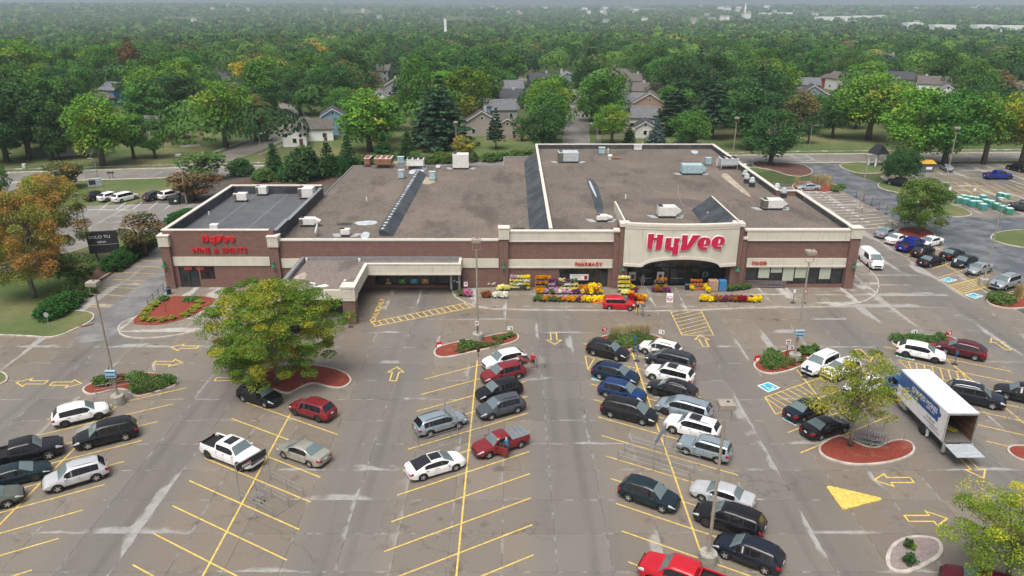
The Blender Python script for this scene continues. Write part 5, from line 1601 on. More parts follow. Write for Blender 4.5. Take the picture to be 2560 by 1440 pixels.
# boxy upright SUV
L=4.42
deftype('boxy_suv', Car(L,1.78,2.64,0.35, [(-H_(L),0.92),(-2.0,1.04),(-1.2,1.06),(0.85,1.04),(1.4,1.03),(1.95,0.99),(H_(L),0.76)],
 [(-H_(L),1.0),(-2.16,1.12),(-2.10,1.20),(-1.98,1.60),(-1.7,1.66),(-0.2,1.69),(0.35,1.67),(0.50,1.60),(0.90,1.12),(1.2,1.07),(1.95,1.02),(H_(L),0.80)], gc=0.27, tumble=0.16),
 ((0.46,0.90),(-2.10,-1.98)), [(-0.12,0.58),(-0.98,-0.22),(-1.85,-1.10)], clad=True, rails=(-1.7,0.2), gaps=(0.66,-0.17,-1.04), hz=0.88, tz=0.98, pz=0.8, handles=(0.0,-0.9), grille=(0.95,0.16,0.86))
# tall small hatchback
L=4.10
deftype('box_hatch', Car(L,1.79,2.55,0.34, [(-H_(L),0.86),(-1.85,1.0),(-1.2,1.03),(0.85,0.99),(1.3,0.96),(1.8,0.86),(H_(L),0.62)],
 [(-H_(L),0.95),(-2.0,1.08),(-1.95,1.16),(-1.80,1.54),(-1.55,1.60),(-0.2,1.62),(0.35,1.59),(0.52,1.52),(1.05,1.04),(1.3,1.0),(1.8,0.90),(H_(L),0.66)], gc=0.24, tumble=0.20),
 ((0.48,1.04),(-1.95,-1.80)), [(-0.12,0.66),(-0.98,-0.20),(-1.66,-1.08)], gaps=(0.72,-0.16,-1.02), hz=0.76, tz=1.1, pz=0.8, handles=(0.0,-0.9), th=0.4, grille=(0.8,0.10,0.72))
# minivan
L=5.14
deftype('minivan', Car(L,1.98,3.0,0.36, [(-H_(L),0.90),(-2.4,1.02),(-1.2,1.06),(0.95,1.02),(1.6,0.96),(2.25,0.84),(H_(L),0.62)],
 [(-H_(L),0.98),(-2.48,1.10),(-2.42,1.20),(-2.15,1.62),(-1.8,1.69),(-0.2,1.74),(0.5,1.70),(0.85,1.60),(1.65,1.06),(1.85,1.00),(2.3,0.86),(H_(L),0.66)], gc=0.22, tumble=0.26),
 ((0.80,1.64),(-2.42,-2.15)), [(0.12,1.10),(-0.98,0.04),(-2.05,-1.08)], rails=(-1.9,0.3), gaps=(1.15,0.08,-1.03), hz=0.76, tz=1.06, pz=0.86, handles=(0.2,-0.75), th=0.3, grille=(0.95,0.18,0.62), mx=1.15)
# raised wagon
L=4.86
deftype('wagon', Car(L,1.87,2.745,0.36, [(-H_(L),0.88),(-2.2,1.0),(-1.2,1.03),(0.9,0.98),(1.4,0.95),(2.1,0.84),(H_(L),0.62)],
 [(-H_(L),0.94),(-2.36,1.06),(-2.28,1.13),(-1.92,1.52),(-1.6,1.57),(-0.2,1.61),(0.3,1.58),(0.55,1.50),(1.22,1.04),(1.5,0.99),(2.1,0.87),(H_(L),0.66)], gc=0.28),
 ((0.50,1.20),(-2.29,-1.92)), [(-0.18,0.75),(-1.05,-0.26),(-1.82,-1.15)], clad=True, rails=(-1.75,0.2), gaps=(0.80,-0.22,-1.1), hz=0.78, tz=0.98, pz=0.82, handles=(-0.05,-0.95), grille=(0.85,0.18,0.66))
# crew cab pickup
L=5.86
deftype('pickup', Car(L,2.04,3.67,0.42, [(-H_(L),1.10),(-2.7,1.28),(-1.2,1.28),(1.2,1.22),(1.6,1.20),(2.6,1.14),(H_(L),0.92)],
 [(-H_(L),1.12),(-2.7,1.285),(-0.92,1.285),(-0.90,1.32),(-0.78,1.84),(-0.4,1.90),(0.7,1.90),(0.95,1.83),(1.50,1.28),(1.8,1.24),(2.6,1.18),(H_(L),0.96)], gc=0.38, bed=(-2.80,-0.98,0.52), tumble=0.20),
 ((0.93,1.48),None), [(0.12,1.10),(-0.68,0.04)], gaps=(1.15,0.08,-0.72), hz=1.0, tz=1.05, pz=0.72, handles=(0.2,-0.6), th=0.40, grille=(1.35,0.34,0.88), sunroof=(-0.25,0.65), mx=1.2)
# small extended-cab pickup with a bed cover
L=5.05
deftype('small_pickup', Car(L,1.78,3.10,0.35, [(-H_(L),0.92),(-2.3,1.06),(-1.2,1.06),(1.0,1.0),(1.4,0.98),(2.2,0.92),(H_(L),0.70)],
 [(-H_(L),0.94),(-2.45,1.09),(-0.72,1.09),(-0.70,1.12),(-0.52,1.55),(-0.3,1.60),(0.4,1.60),(0.6,1.54),(1.12,1.05),(1.4,1.01),(2.2,0.95),(H_(L),0.74)], gc=0.32, tumble=0.22),
 ((0.58,1.10),(-0.70,-0.54)), [(-0.05,0.78),(-0.48,-0.12)], gaps=(0.80,-0.08), hz=0.82, tz=0.95, pz=0.66, handles=(0.05,), th=0.28, grille=(0.95,0.20,0.74), mx=0.9)
# cargo van
L=5.53
deftype('van', Car(L,2.06,3.30,0.36, [(-H_(L),1.0),(-2.6,1.22),(0.9,1.22),(1.6,1.16),(2.2,1.04),(H_(L),0.72)],
 [(-H_(L),1.05),(-2.74,1.3),(-2.72,2.0),(-2.5,2.08),(0.6,2.10),(1.0,2.05),(1.25,1.95),(2.0,1.26),(2.2,1.16),(2.55,0.98),(H_(L),0.76)], gc=0.24, tumble=0.13, crown=0.05),
 ((1.22,1.96),None), [(0.85,1.45),(-0.35,0.65)], clad=True, gaps=(1.5,0.75,-0.5), hz=0.92, tz=1.2, pz=0.8, handles=(0.9,), th=0.5, grille=(1.0,0.26,0.66), mx=1.75)
PAINTS = {
 'white': ((0.72,0.73,0.74),0.0), 'pearl': ((0.66,0.66,0.63),0.0), 'silver': ((0.44,0.47,0.50),0.55), 'silver_white': ((0.58,0.59,0.60),0.4), 'blue_silver': ((0.33,0.40,0.45),0.5), 'gold_silver': ((0.42,0.42,0.36),0.5),
 'black': ((0.008,0.008,0.010),0.0), 'blue_black': ((0.010,0.014,0.026),0.1), 'charcoal': ((0.032,0.035,0.042),0.2), 'grey': ((0.085,0.095,0.115),0.35), 'teal_black': ((0.010,0.024,0.032),0.2), 'navy': ((0.008,0.022,0.060),0.2),
 'blue': ((0.010,0.040,0.130),0.2), 'bright_blue': ((0.012,0.030,0.24),0.2), 'red': ((0.46,0.012,0.022),0.05), 'dark_red': ((0.150,0.012,0.020),0.25), 'maroon': ((0.100,0.008,0.016),0.2), 'brick_red': ((0.21,0.020,0.026),0.2), 'sage': ((0.12,0.135,0.11),0.3), 'cyan_blue': ((0.012,0.11,0.33),0.1),
}
def car(kind, col, label, cat, rear=None, front=None, heading=None, rim='rim_silver', at=None, rails=True, sunroof=False, rail_m='cladding', side='auto', name=None, drop=()):
 d = TYPES[kind]; c = d['car']
 track = c.W/2-0.12
 if rear is not None and front is not None:
  a, b = G(*rear), G(*front)
  hd = atan2(b.y-a.y, b.x-a.x) if heading is None else radians(heading)
  mid = (a+b)/2
 else:
  hd = radians(heading)
  fv = Vector((cos(hd), sin(hd), 0))
  if front is not None: mid = G(*front)-fv*c.wb/2
  elif rear is not None: mid = G(*rear)+fv*c.wb/2
  else: mid = Vector((at[0], at[1], 0))
 if at is None:
  nv = Vector((-sin(hd), cos(hd), 0))
  if side == 'auto':
   if nv.dot(mid-Vector((0,0,0))) < 0: nv = -nv
  elif side == 'right': nv = nv              # seen from its right: centre lies to its left
  else: nv = -nv
  mid = mid+nv*track
 nm = name or {'sedan':'sedan','old_sedan':'sedan','fastback':'sedan','minivan':'minivan','pickup':'pickup_truck','small_pickup':'pickup_truck','van':'van','box_hatch':'hatchback','wagon':'station_wagon'}.get(kind, 'parked_suv')
 root = empty(nm, (mid.x, mid.y, 0.0), hd)
 tag(root, label, cat)
 pm = paint(col, *PAINTS[col])
 inst(d['body'], 'body', root, mat=pm)
 for p_ in d['parts']:
  nm_, me, flag = p_[:3]
  if flag == 'rail' and not rails: continue
  if flag == 'sunroof' and not sunroof: continue
  if nm_ in drop: continue
  loc = p_[3] if len(p_) > 3 else (0,0,0); rz = p_[4] if len(p_) > 4 else 0
  mm = pm if flag == 'paint' or (flag == 'handle' and col not in ('white','pearl')) else (M[rail_m] if flag == 'rail' else None)
  inst(me, nm_, root, loc, rz, mat=mm)
 ty, ri = d['wheel']
 for xw in (c.xf, c.xr):
  for sg in (1, -1):
   w = inst(ty, 'wheel', root, (xw, sg*(c.W/2-0.125), c.r))
   w.rotation_euler = (-sg*pi/2, 0, 0)
   inst(ri, 'rim', w, (0,0,0), mat=M[rim])
 return root
# ---- every vehicle in view
HU, HD = 30.0, -29.5           # stall directions: up-right / down-right
# left-most rows
car('crossover','white','white crossover with black lower trim nose to the lamp base, left rows','car',(165.6,1068.5),(247.9,1048.8), rim='rim_black', rail_m='unit_white')
car('suv','black','black three-row SUV facing left between two white cars','car',(316,1101.9),(222.5,1124.8))
car('crossover','silver_white','silver-white crossover with dark rear glass at the left row end','car',(243.8,1202.9),(145.8,1232), rail_m='rim_silver')
car('pickup','black','black pickup with pale wheel rings at the left frame edge','pickup truck',front=(125.6,1149),heading=HU)
car('fastback','teal_black','dark blue-grey fastback sedan at the left frame edge','car',front=(92.7,1202.5),heading=HU, rim='rim_black')
car('wagon','sage','grey-green wagon cut by the left frame edge','car',front=(21.9,1269.6),heading=HU)
# second column
car('crossover','black','black crossover under the big yellowing tree','car',(609,1004.5),(663.7,1020.5), rail_m='rim_silver', sunroof=False)
car('crossover','brick_red','dark red crossover beside the mulch island, tail to the aisle','car',(796,1056),(740.5,1039.5), rim='rim_black')
car('pickup','white','white crew-cab pickup with glass roof and black bed','pickup truck',(523.8,1147.5),(600,1177.5), rim='rim_black', sunroof=True)
car('sedan','gold_silver','pale gold sedan facing the white pickup','car',(774.5,1168),(712.5,1145.8))
# third column
hB = 30+180
c14 = car('crossover','grey','grey crossover, nearest of the four cars in a row facing left','car',(1293,1033.7),(1229.4,1051))
h14 = math.degrees(c14.rotation_euler.z)
car('crossover','black','black crossover between the grey and the dark red crossover','car',at=(c14.location.x-0.2,c14.location.y+3.15),heading=h14, rails=False)
c12 = car('crossover','brick_red','dark red crossover with its tailgate raised','car',rear=(1296,948),heading=h14, side='left', rails=False, rail_m='rim_silver')
car('sport_crossover','white','white crossover facing left by the long mulch island','car',at=(c12.location.x+0.1,c12.location.y+3.0),heading=h14, rails=False)
car('wagon','blue_silver','silver-blue wagon with black roof rails beside the cart corral','car',(1076,1092.8),(1146.7,1072.2))
car('fastback','white','white sedan with black glass roof near the cart corral','car',(1057.3,1202),(1140.3,1177.5), sunroof=True)
rng_t = car('small_pickup','brick_red','old red pickup with grey bed cover and open door','pickup truck',(1302.7,1119.8),(1221.2,1147.5))
# fourth column, left side (facing right-down)
car('crossover','black','black crossover by the grassy island nearest the entrance','car',(1483.5,889.5),(1540.4,903.4))
car('sport_crossover','navy','dark blue crossover standing on a blue access square','car',rear=(1498.6,949),heading=HD, rails=False)
car('crossover','blue','blue crossover beside the black minivan','car',rear=(1514.4,994),heading=HD, rails=False)
car('minivan','black','black minivan with chrome window line facing right','minivan',(1525.8,1044.3),(1605,1064), rails=False)
# fourth column, right side (facing left-up)
hC = HD+180
car('crossover','pearl','cream-white crossover with dark tail glass by the grassy island','car',front=(1612.3,886),heading=hC)
car('minivan','charcoal','charcoal minivan between two white SUVs','minivan',front=(1632.3,914.5),heading=hC)
car('rugged_suv','white','white SUV with dark sunroof, second row car from the island','car',front=(1631,951.5),heading=hC, sunroof=True)
car('sport_crossover','black','black crossover with chrome roof line between white SUV and silver minivan','car',front=(1637.6,989.2),heading=hC, rim='rim_black', rail_m='rim_silver')
car('minivan','blue_silver','silver-blue minivan with two roof bars','minivan',front=(1661.4,1036.6),heading=hC, rim='rim_black')
car('rugged_suv','white','white SUV with dark sunroof next to the boxy silver SUV','car',front=(1680.9,1084),heading=hC, sunroof=True)
car('boxy_suv','blue_silver','boxy silver SUV behind the tall lamp post','car',(1790.2,1159.3),(1715.4,1137.4))
car('crossover','teal_black','dark green-black SUV alone facing right','car',(1569.5,1252.7),(1655.5,1282.9), rails=True)
car('old_sedan','silver_white','old white and silver sedan by the black SUV','car',front=(1753.4,1252.7),heading=hC)
car('suv','black','glossy black three-row SUV behind the lamp base','car',front=(1763.8,1317.2),heading=hC-1, rim='rim_black')
car('crossover','blue_black','black-blue crossover with sunroof at the bottom of the frame','car',(1909.9,1436),(1811.8,1397.7))
car('pickup','red','bright red pickup cut by the bottom frame edge','pickup truck',at=tuple((G(1632,1403,1.15)-Vector((cos(radians(hC)),sin(radians(hC)),0))*2.15)[:2]),heading=hC, sunroof=False)
# fifth column
hD = 30+180
car('suv','white','white SUV facing the blue access post by the mulch island','car',front=(2048.3,941),heading=hD+8, side='left')
car('crossover','white','white crossover half hidden by the thin tree','car',at=(33.6,67.0),heading=hD, rails=False)
car('crossover','white','white crossover with sunroof behind the thin tree trunk','car',at=(34.3,63.6),heading=hD, sunroof=False)
car('sedan','blue_black','dark blue-black sedan parked over a blue access square','car',(2008.2,1056),(2055.6,1036.6))
car('sedan','black','black sedan at the tip of the heart-shaped mulch island','car',(2054.4,1100.2),(2105.4,1084))
# sixth column
car('sport_crossover','white','white coupe-like crossover above the delivery truck','car',(2262,893.7),(2335.5,909), rim='rim_black', rails=False)
car('sport_crossover','maroon','maroon crossover facing left by the right mulch island','car',(2434.6,902.2),(2361.7,885.9))
car('suv','blue_black','black SUV with chrome trim right of the delivery truck','car',front=(2478.4,1024.4),heading=HD, rail_m='rim_silver')
car('crossover','black','black SUV facing left at the right frame edge by a cart corral','car',front=(2512.4,999.6),heading=hC)
# beside the shop on the right
car('van','white','white passenger van with black lower sides at the shop corner','van',(2146,650),(2171.5,672.7), rim='rim_black', side='right')
hR = 30.0
car('sedan','blue_silver','silver sedan, first of the row by the right shop corner','car',rear=(2214,597),heading=hR+4)
car('sedan','white','white sedan beside the blue pickup with black cover','car',rear=(2241,613),heading=hR+4)
car('pickup','bright_blue','blue pickup with black soft top by the pear tree','pickup truck',rear=(2272.7,632),heading=hR+4, rim='rim_black')
car('crossover','black','black crossover behind the small black sedan','car',(2307,646.5),(2332,637.5), rails=False)
car('sedan','black','small black sedan with silver wheels, end of the right row','car',(2325,669),(2353,661.9))
car('sedan','white','white coupe facing left beside the pear tree','car',(2346.8,614),(2324,619.5))
car('sedan','black','black sedan facing away beside the asphalt drive','car',rear=(2380,652),heading=hR+3)
car('sedan','blue_black','dark blue hybrid sedan facing left by an access post','car',front=(2410,671),heading=hR+183)
car('old_sedan','silver','silver sedan facing left, next to the right lamp post','car',(2473,680.8),(2446,689))
car('suv','silver','silver SUV with sunroof at the right frame edge','car',(2540,718),(2513,727), sunroof=False)
# in front of the shop
car('box_hatch','red','small boxy red hatchback parked at the flower stands','car',(1523,776.7),(1574.8,777.7))
car('crossover','gold_silver','beige car standing under the drive-through canopy','car',(797,753),(856,753))
# back right lot
car('sedan','silver','silver sedan beside the grass-planted bed behind the shop','car',(2040.9,477.5),(2005.7,477.5))
car('pickup','bright_blue','blue pickup on the far right lot','pickup truck',(2478,449.7),(2521,449.7), rim='rim_black')
car('suv','black','black SUV at the far right lot under the street trees','car',(2549,431),(2519,424))
car('old_sedan','blue_silver','silver car by the small yellow-roofed hut','car',(2363,429),(2349,421))
car('pickup','charcoal','dark grey pickup at the right frame edge by the green bales','pickup truck',front=(2531,527),heading=150, side='left')
car('pickup','black','black pickup half hidden behind the pear tree','pickup truck',at=(80.5,150),heading=120)
# back left lot
for (kd, cl, lb, rr, sr) in (('crossover','black','black crossover, leftmost in the lot beyond the orange trees',(233.4,502.8),False),('sport_crossover','white','white crossover between black car and white minivan in the back lot',(268,504.7),False),('minivan','white','white minivan in the back lot',(304.7,506.6),False),('sport_crossover','charcoal','dark grey crossover right of the white minivan in the back lot',(381.6,502.8),False),('crossover','white','white crossover at the brown bush in the back lot',(418,500),False)):
 car(kd, cl, lb, 'minivan' if kd == 'minivan' else 'car', rear=rr, heading=62, side='right', rails=False)
# residential street
car('suv','white','white SUV in the driveway on the side street','car',(1511,309.5),(1533,308.5))
car('sedan','silver','silver car in shade under the left street trees','car',(643,351),(668,352))
car('suv','maroon','dark red car under the tree at the bottom right','car',at=(30.2,37.0),heading=150, rails=False)
# ---- extras on single vehicles
# raised tailgate
tg = MB().cbox((0,0,0), (1.15,1.45,0.10), 0, 0.03).build('tailgate', paint('brick_red', *PAINTS['brick_red']), c12); tg.location = (-2.45,0,1.72); tg.rotation_euler = (0,radians(-14),0)
tgw = MB().cbox((-0.1,0,0.055), (0.6,1.15,0.02)).build('tailgate_glass', M['side_glass'], tg)
# old pickup: bed cover, open door, lights
MB().cbox((-1.62,0,1.13), (1.75,1.62,0.08), 0, 0.03).build('bed_cover', mat('bed_cover_grey', (0.15,0.17,0.185), 0.7, var=0.1), rng_t)
for k in (-1.2,-1.65,-2.1): MB().cbox((k,0,1.175), (0.02,1.6,0.012)).build('cover_seam', M['cladding'], rng_t)
dr_ = MB().cbox((-0.48,0,0.35), (0.96,0.07,0.70), 0, 0.02).build('open_door', paint('brick_red', *PAINTS['brick_red']), rng_t); dr_.location = (0.78,0.90,0.36); dr_.rotation_euler = (0,0,radians(-58))
MB().tube([(-0.05,0,0.7),(-0.30,0,1.08),(-0.86,0,1.08),(-0.92,0,0.7)], 0.03, 5).build('window_frame', paint('brick_red', *PAINTS['brick_red']), dr_)
MB().cbox((-0.45,0,0.86), (0.72,0.02,0.34)).build('window', M['side_glass'], dr_)
MB().cbox((0.28,0.85,0.78), (0.9,0.06,0.75)).build('door_opening', M['under'], rng_t)
# ---- delivery truck: blue cab, white box, tail-lift down
def box_truck():
 r = empty('delivery_truck', (37.35, 52.9, 0), 0)      # rear of the box at the origin, nose towards +y
 tag(r, 'white delivery truck with blue cab, open back and lowered tail lift', 'truck')
 W2, Lb, zb, zt = 1.27, 7.9, 1.18, 3.86
 wht = mat('truck_white', (0.74,0.75,0.76), 0.4, var=0.05)
 inner = mat('truck_plywood', (0.135,0.065,0.032), 0.75, var=0.15, scale=3)
 for nm, a in (('box_side',(-W2,-W2+0.06,0,Lb,zb,zt)),('box_side',(W2-0.06,W2,0,Lb,zb,zt)),('box_roof',(-W2,W2,0,Lb,zt,zt+0.05)),('box_front',(-W2+.06,W2-.06,Lb-0.06,Lb,zb,zt))):
  MB().box(*a).build(nm, wht, r)
 MB().box(-W2,W2,0.02,Lb,zb-0.10,zb).build('box_floor', mat('truck_floor',(0.12,0.11,0.10),0.8), r)
 for x in (-W2+0.062, W2-0.092): MB().box(x,x+0.03,0.1,Lb-0.07,zb+0.01,zt-0.05).build('wall_lining', inner, r)
 MB().box(-W2+0.1,W2-0.1,Lb-0.10,Lb-0.07,zb+0.01,zt-0.05).build('wall_lining', inner, r)
 for z in (1.7,2.4,3.1):
  for x in (-W2+0.095, W2-0.125): MB().box(x,x+0.03,0.2,Lb-0.2,z,z+0.10).build('cargo_rail', mat('truck_rail',(0.14,0.10,0.07),0.6), r)
 al = mat('truck_aluminium', (0.40,0.42,0.43), 0.4, 0.5)
 for a in ((-W2-0.02,-W2+0.07,-0.03,0.06,zb-0.05,zt+0.06),(W2-0.07,W2+0.02,-0.03,0.06,zb-0.05,zt+0.06),(-W2+.07,W2-.07,-0.03,0.06,zt-0.10,zt+0.06)):
  MB().box(*a).build('rear_frame', al, r)
 # tail lift at floor height
 pl = MB().box(-1.15,1.15,-2.05,-0.10,zb-0.18,zb-0.12).build('tail_lift', mat('tail_lift_plate',(0.47,0.51,0.54),0.5,0.3,var=0.12,scale=4), r)
 for y in (-1.7,-1.2,-0.7): MB().box(-1.12,1.12,y,y+0.02,zb-0.119,zb-0.112).build('lift_rib', al, pl)
 for x in (-W2+0.02, W2-0.25):
  MB().box(x,x+0.22,-0.28,-0.05,0.35,zb-0.06).build('lift_arm', al, r)
 # chassis
 MB().box(-0.45,0.45,0.2,11.0,0.62,0.98).build('chassis', M['under'], r)
 MB().box(-W2+0.1,-0.5,2.6,3.4,0.5,1.0).build('tool_box', al, r)
 MB().box(-1.2,-0.55,6.2,7.4,0.55,1.0).build('fuel_tank', al, r)
 def wheel(x, y, sg, dual):
  ty = MB().lathe([(0.30,-0.14),(0.48,-0.14),(0.51,-0.10),(0.51,0.10),(0.48,0.14),(0.32,0.14)], 20).build('wheel', M['tyre'], r, smooth=True)
  ty.location = (x,y,0.51); ty.rotation_euler = (0,sg*pi/2,0)
  MB().lathe([(0.31,-0.08),(0.32,0.13),(0.29,0.14),(0.20,0.03 if dual else 0.10),(0.10,0.05),(0.08,0.12)], 16).build('rim', M['rim_silver'], ty)
 for sg in (-1, 1):
  wheel(sg*1.10, 3.15, sg, True); wheel(sg*0.80, 3.15, sg, True); wheel(sg*1.02, 10.0, sg, False)
  MB().box(sg*1.13-0.12, sg*1.13+0.12, 2.35,2.40,0.25,0.95).build('mud_flap', wht if sg < 0 else M['cladding'], r)
  MB().box(sg*1.0-0.14,sg*1.0+0.14,-0.02,0.03,0.62,0.74).build('taillight', M['taillight'], r)
 # cab: conventional nose
 blue = paint('cyan_blue', *PAINTS['cyan_blue'])
 prof = [(8.15,0.75),(8.15,2.55),(8.45,2.75),(9.2,2.72),(9.45,2.55),(9.85,1.85),(10.9,1.62),(11.1,1.35),(11.1,0.72),(10.55,0.72),(10.50,1.02),(10.0,1.16),(9.5,1.02),(9.45,0.72)]
 mb = MB(); n = len(prof)
 for x, k in ((-1.08,0.96),(1.08,0.96)):
  pass
 ring = []
 for x, ins in ((-1.10,0.10),(-1.02,0.0),(1.02,0.0),(1.10,0.10)):
  mb.v += [(x*(0.86 if y > 9.9 else 1.0), y, z-(ins if z > 1.2 else 0)) for y, z in prof]
 for i in range(3):
  for k in range(n):
   j = (k+1) % n
   mb.f.append((i*n+k, i*n+j, (i+1)*n+j, (i+1)*n+k))
 mb.f.append(tuple(range(n))); mb.f.append(tuple(3*n+k for k in range(n-1,-1,-1)))
 mb.m = [0]*len(mb.f)
 cabo = mb.build('cab', blue, r)
 MB().add([(-0.92,9.50,2.53),(0.92,9.50,2.53),(0.92,9.84,1.92),(-0.92,9.84,1.92)], [(0,3,2,1)]).build('windshield', M['windshield'], cabo)
 for sg in (-1, 1):
  MB().box(sg*1.105-0.008,sg*1.105+0.008,8.5,9.35,1.75,2.40).build('side_window', M['side_glass'], cabo)
  MB().box(sg*1.30-0.08,sg*1.30+0.08,9.5,9.6,1.75,2.25).build('mirror', M['cladding'], cabo)
  MB().tube([(sg*1.05,9.55,1.75),(sg*1.28,9.55,1.80)], 0.02, 5).build('mirror_arm', M['chrome'], cabo)
  MB().box(sg*0.72-0.14,sg*0.72+0.14,11.08,11.13,1.0,1.2).build('headlight', M['headlight'], cabo)
  MB().box(sg*1.02-0.13,sg*1.02+0.13,9.40,10.60,1.16,1.22).build('fender_edge', blue, cabo)
 MB().box(-0.55,0.55,11.08,11.12,0.85,1.45).build('grille', M['chrome'], cabo)
 MB().box(-1.1,1.1,11.05,11.25,0.48,0.72).build('bumper', M['chrome'], r)
 MB().box(-1.0,1.0,7.95,8.75,2.75,3.35).build('wind_fairing', blue, r)
 # side livery: blue state-shaped band with the firm's name, small print below
 navy = mat('livery_blue', (0.012,0.085,0.27), 0.4, var=0.05)
 def side(pts, y0=0.0, x=-W2-0.006, m_=navy, nm='livery_band'):
  MB().add([(x, a, b) for a, b in pts], [tuple(range(len(pts)))]).build(nm, m_, r)
 side([(Lb-0.02,2.42),(Lb-0.02,3.74),(1.55,3.74),(1.30,3.60),(1.22,3.36),(0.90,3.18),(0.98,2.95),(1.25,2.82),(1.18,2.54),(1.36,2.28),(1.62,2.40),(2.0,2.36)])
 def word(txt, y0, z0, size, m_, sx=1.0):
  me = text_mesh(txt, size, 0.002, size*0.01)
  me.materials.clear(); me.materials.append(m_)
  o = bpy.data.objects.new('lettering', me); o.rotation_euler = (pi/2,0,-pi/2); o.location = (-W2-0.010, y0, z0); o.scale = (sx,1,1)
  link(o, r)
 word('IOWA-', 5.72, 2.98, 0.62, M['sign_white'], 0.92)
 word('DES MOINES', 4.28, 2.98, 0.62, M['sign_white'], 0.80)
 word('SUPPLY, INC.', 3.15, 2.70, 0.26, M['sign_white'], 0.9)
 pr = mat('livery_print', (0.10,0.10,0.12), 0.5)
 word('515-288-1250', 2.9, 1.95, 0.26, pr, 0.9); word('IOWA-DES MOINES SUPPLY', 3.3, 1.66, 0.20, pr); word('DES MOINES, IOWA', 2.2, 1.40, 0.18, pr)
 word('JANITORIAL', 7.3, 2.05, 0.22, pr); word('PACKAGING', 7.2, 1.75, 0.22, pr)
 # a hand truck left in the load space
 h = empty('hand_truck', (37.9, 54.6, zb), radians(30)); tag(h, 'yellow pallet jack inside the open truck', 'pallet jack')
 yl = mat('jack_yellow', (0.62,0.47,0.03), 0.45)
 MB().cbox((-0.18,0.3,0.12), (0.16,1.2,0.08)).build('fork', yl, h); MB().cbox((0.18,0.3,0.12), (0.16,1.2,0.08)).build('fork', yl, h)
 MB().cbox((0,1.0,0.30), (0.55,0.30,0.45), 0, 0.04).build('pump_body', yl, h)
 MB().tube([(0,1.1,0.4),(0,1.35,1.2)], 0.03, 6).build('handle', M['cladding'], h)
box_truck()
# ================================================================== TREES AND PLANTS
def foliage(name, a, b, c=None, csh=0.0, objvar=0.35, trans=0.25):
 """leaf material: a..b by leaf, c on some sprays, whole-tree shift from the object's random number"""
 t = NT('leaf_'+name)
 at = t.n('ShaderNodeAttribute'); at.attribute_name = 'tint'
 at2 = t.n('ShaderNodeAttribute'); at2.attribute_name = 'spray'
 col = t.mix(at.outputs['Fac'], a, b)
 if c: col = t.mix(t.ramp(at2.outputs['Fac'], 1-csh-0.10, 1-csh+0.10), col, c)
 oi = t.n('ShaderNodeObjectInfo')
 k = t.math('MULTIPLY_ADD', oi.outputs['Random'], objvar, 1-objvar/2)
 sp = t.math('MULTIPLY_ADD', at2.outputs['Fac'], 0.40, 0.80)
 v = t.n('ShaderNodeVectorMath', operation='SCALE'); t.L(col, v.inputs[0]); t.L(t.math('MULTIPLY', k, sp), v.inputs['Scale'])
 hs_ = t.n('ShaderNodeHueSaturation')
 t.L(v.outputs[0], hs_.inputs['Color'])
 hs_.inputs['Saturation'].default_value = 1.05; hs_.inputs['Value'].default_value = 1.30
 t.L(t.math('MULTIPLY_ADD', oi.outputs['Random'], 0.024, 0.490), hs_.inputs['Hue'])
 t.base(hs_.outputs[0]); t.set(0.75, 0, 0.18)
 tr = t.n('ShaderNodeBsdfTranslucent'); t.L(hs_.outputs[0], tr.inputs[0])
 mx = t.n('ShaderNodeMixShader'); mx.inputs[0].default_value = trans
 t.L(t.b.outputs[0], mx.inputs[1]); t.L(tr.outputs[0], mx.inputs[2]); t.L(mx.outputs[0], t.out.inputs[0])
 return t.m
FOL = {
 'green': foliage('green', (0.044,0.110,0.022), (0.082,0.165,0.034)),
 'bright': foliage('bright', (0.074,0.162,0.024), (0.124,0.222,0.034), (0.22,0.22,0.035), 0.08),
 'dark': foliage('dark', (0.028,0.074,0.022), (0.052,0.112,0.034)),
 'olive': foliage('olive', (0.072,0.088,0.030), (0.115,0.120,0.042), (0.15,0.10,0.04), 0.25),
 'yellowing': foliage('yellowing', (0.105,0.150,0.026), (0.19,0.205,0.036), (0.36,0.26,0.035), 0.34),
 'gold': foliage('gold', (0.26,0.22,0.04), (0.36,0.28,0.05), (0.13,0.16,0.035), 0.3),
 'rust': foliage('rust', (0.13,0.072,0.036), (0.17,0.096,0.044), (0.075,0.072,0.032), 0.35),
 'orange': foliage('orange', (0.27,0.160,0.050), (0.39,0.240,0.072), (0.17,0.19,0.042), 0.52, objvar=0.1),
 'bare': foliage('bare', (0.10,0.085,0.070), (0.13,0.11,0.09), (0.07,0.085,0.04), 0.3),
 'pine': foliage('pine', (0.018,0.046,0.022), (0.036,0.075,0.034), trans=0.1),
 'spruce': foliage('spruce', (0.060,0.100,0.098), (0.105,0.150,0.145), trans=0.1),
 'locust': foliage('locust', (0.082,0.150,0.024), (0.155,0.220,0.036), (0.24,0.225,0.034), 0.30, objvar=0.02),
 'locust2': foliage('locust2', (0.100,0.165,0.026), (0.190,0.235,0.040), (0.24,0.235,0.040), 0.22, objvar=0.02),
 'lime': foliage('lime', (0.105,0.185,0.022), (0.20,0.27,0.034), (0.32,0.30,0.040), 0.16, objvar=0.1),
 'pear': foliage('pear', (0.060,0.130,0.028), (0.105,0.185,0.038), (0.16,0.20,0.06), 0.25, objvar=0.02),
 'shrub': foliage('shrub', (0.048,0.105,0.024), (0.092,0.160,0.040), (0.12,0.13,0.05), 0.25),
 'yew': foliage('yew', (0.018,0.064,0.014), (0.040,0.105,0.024)),
 'juniper': foliage('juniper', (0.055,0.115,0.035), (0.10,0.17,0.05)),
 'spirea': foliage('spirea', (0.16,0.20,0.03), (0.27,0.29,0.05)),
 'reed': foliage('reed', (0.30,0.24,0.13), (0.42,0.35,0.20), trans=0.2),
}
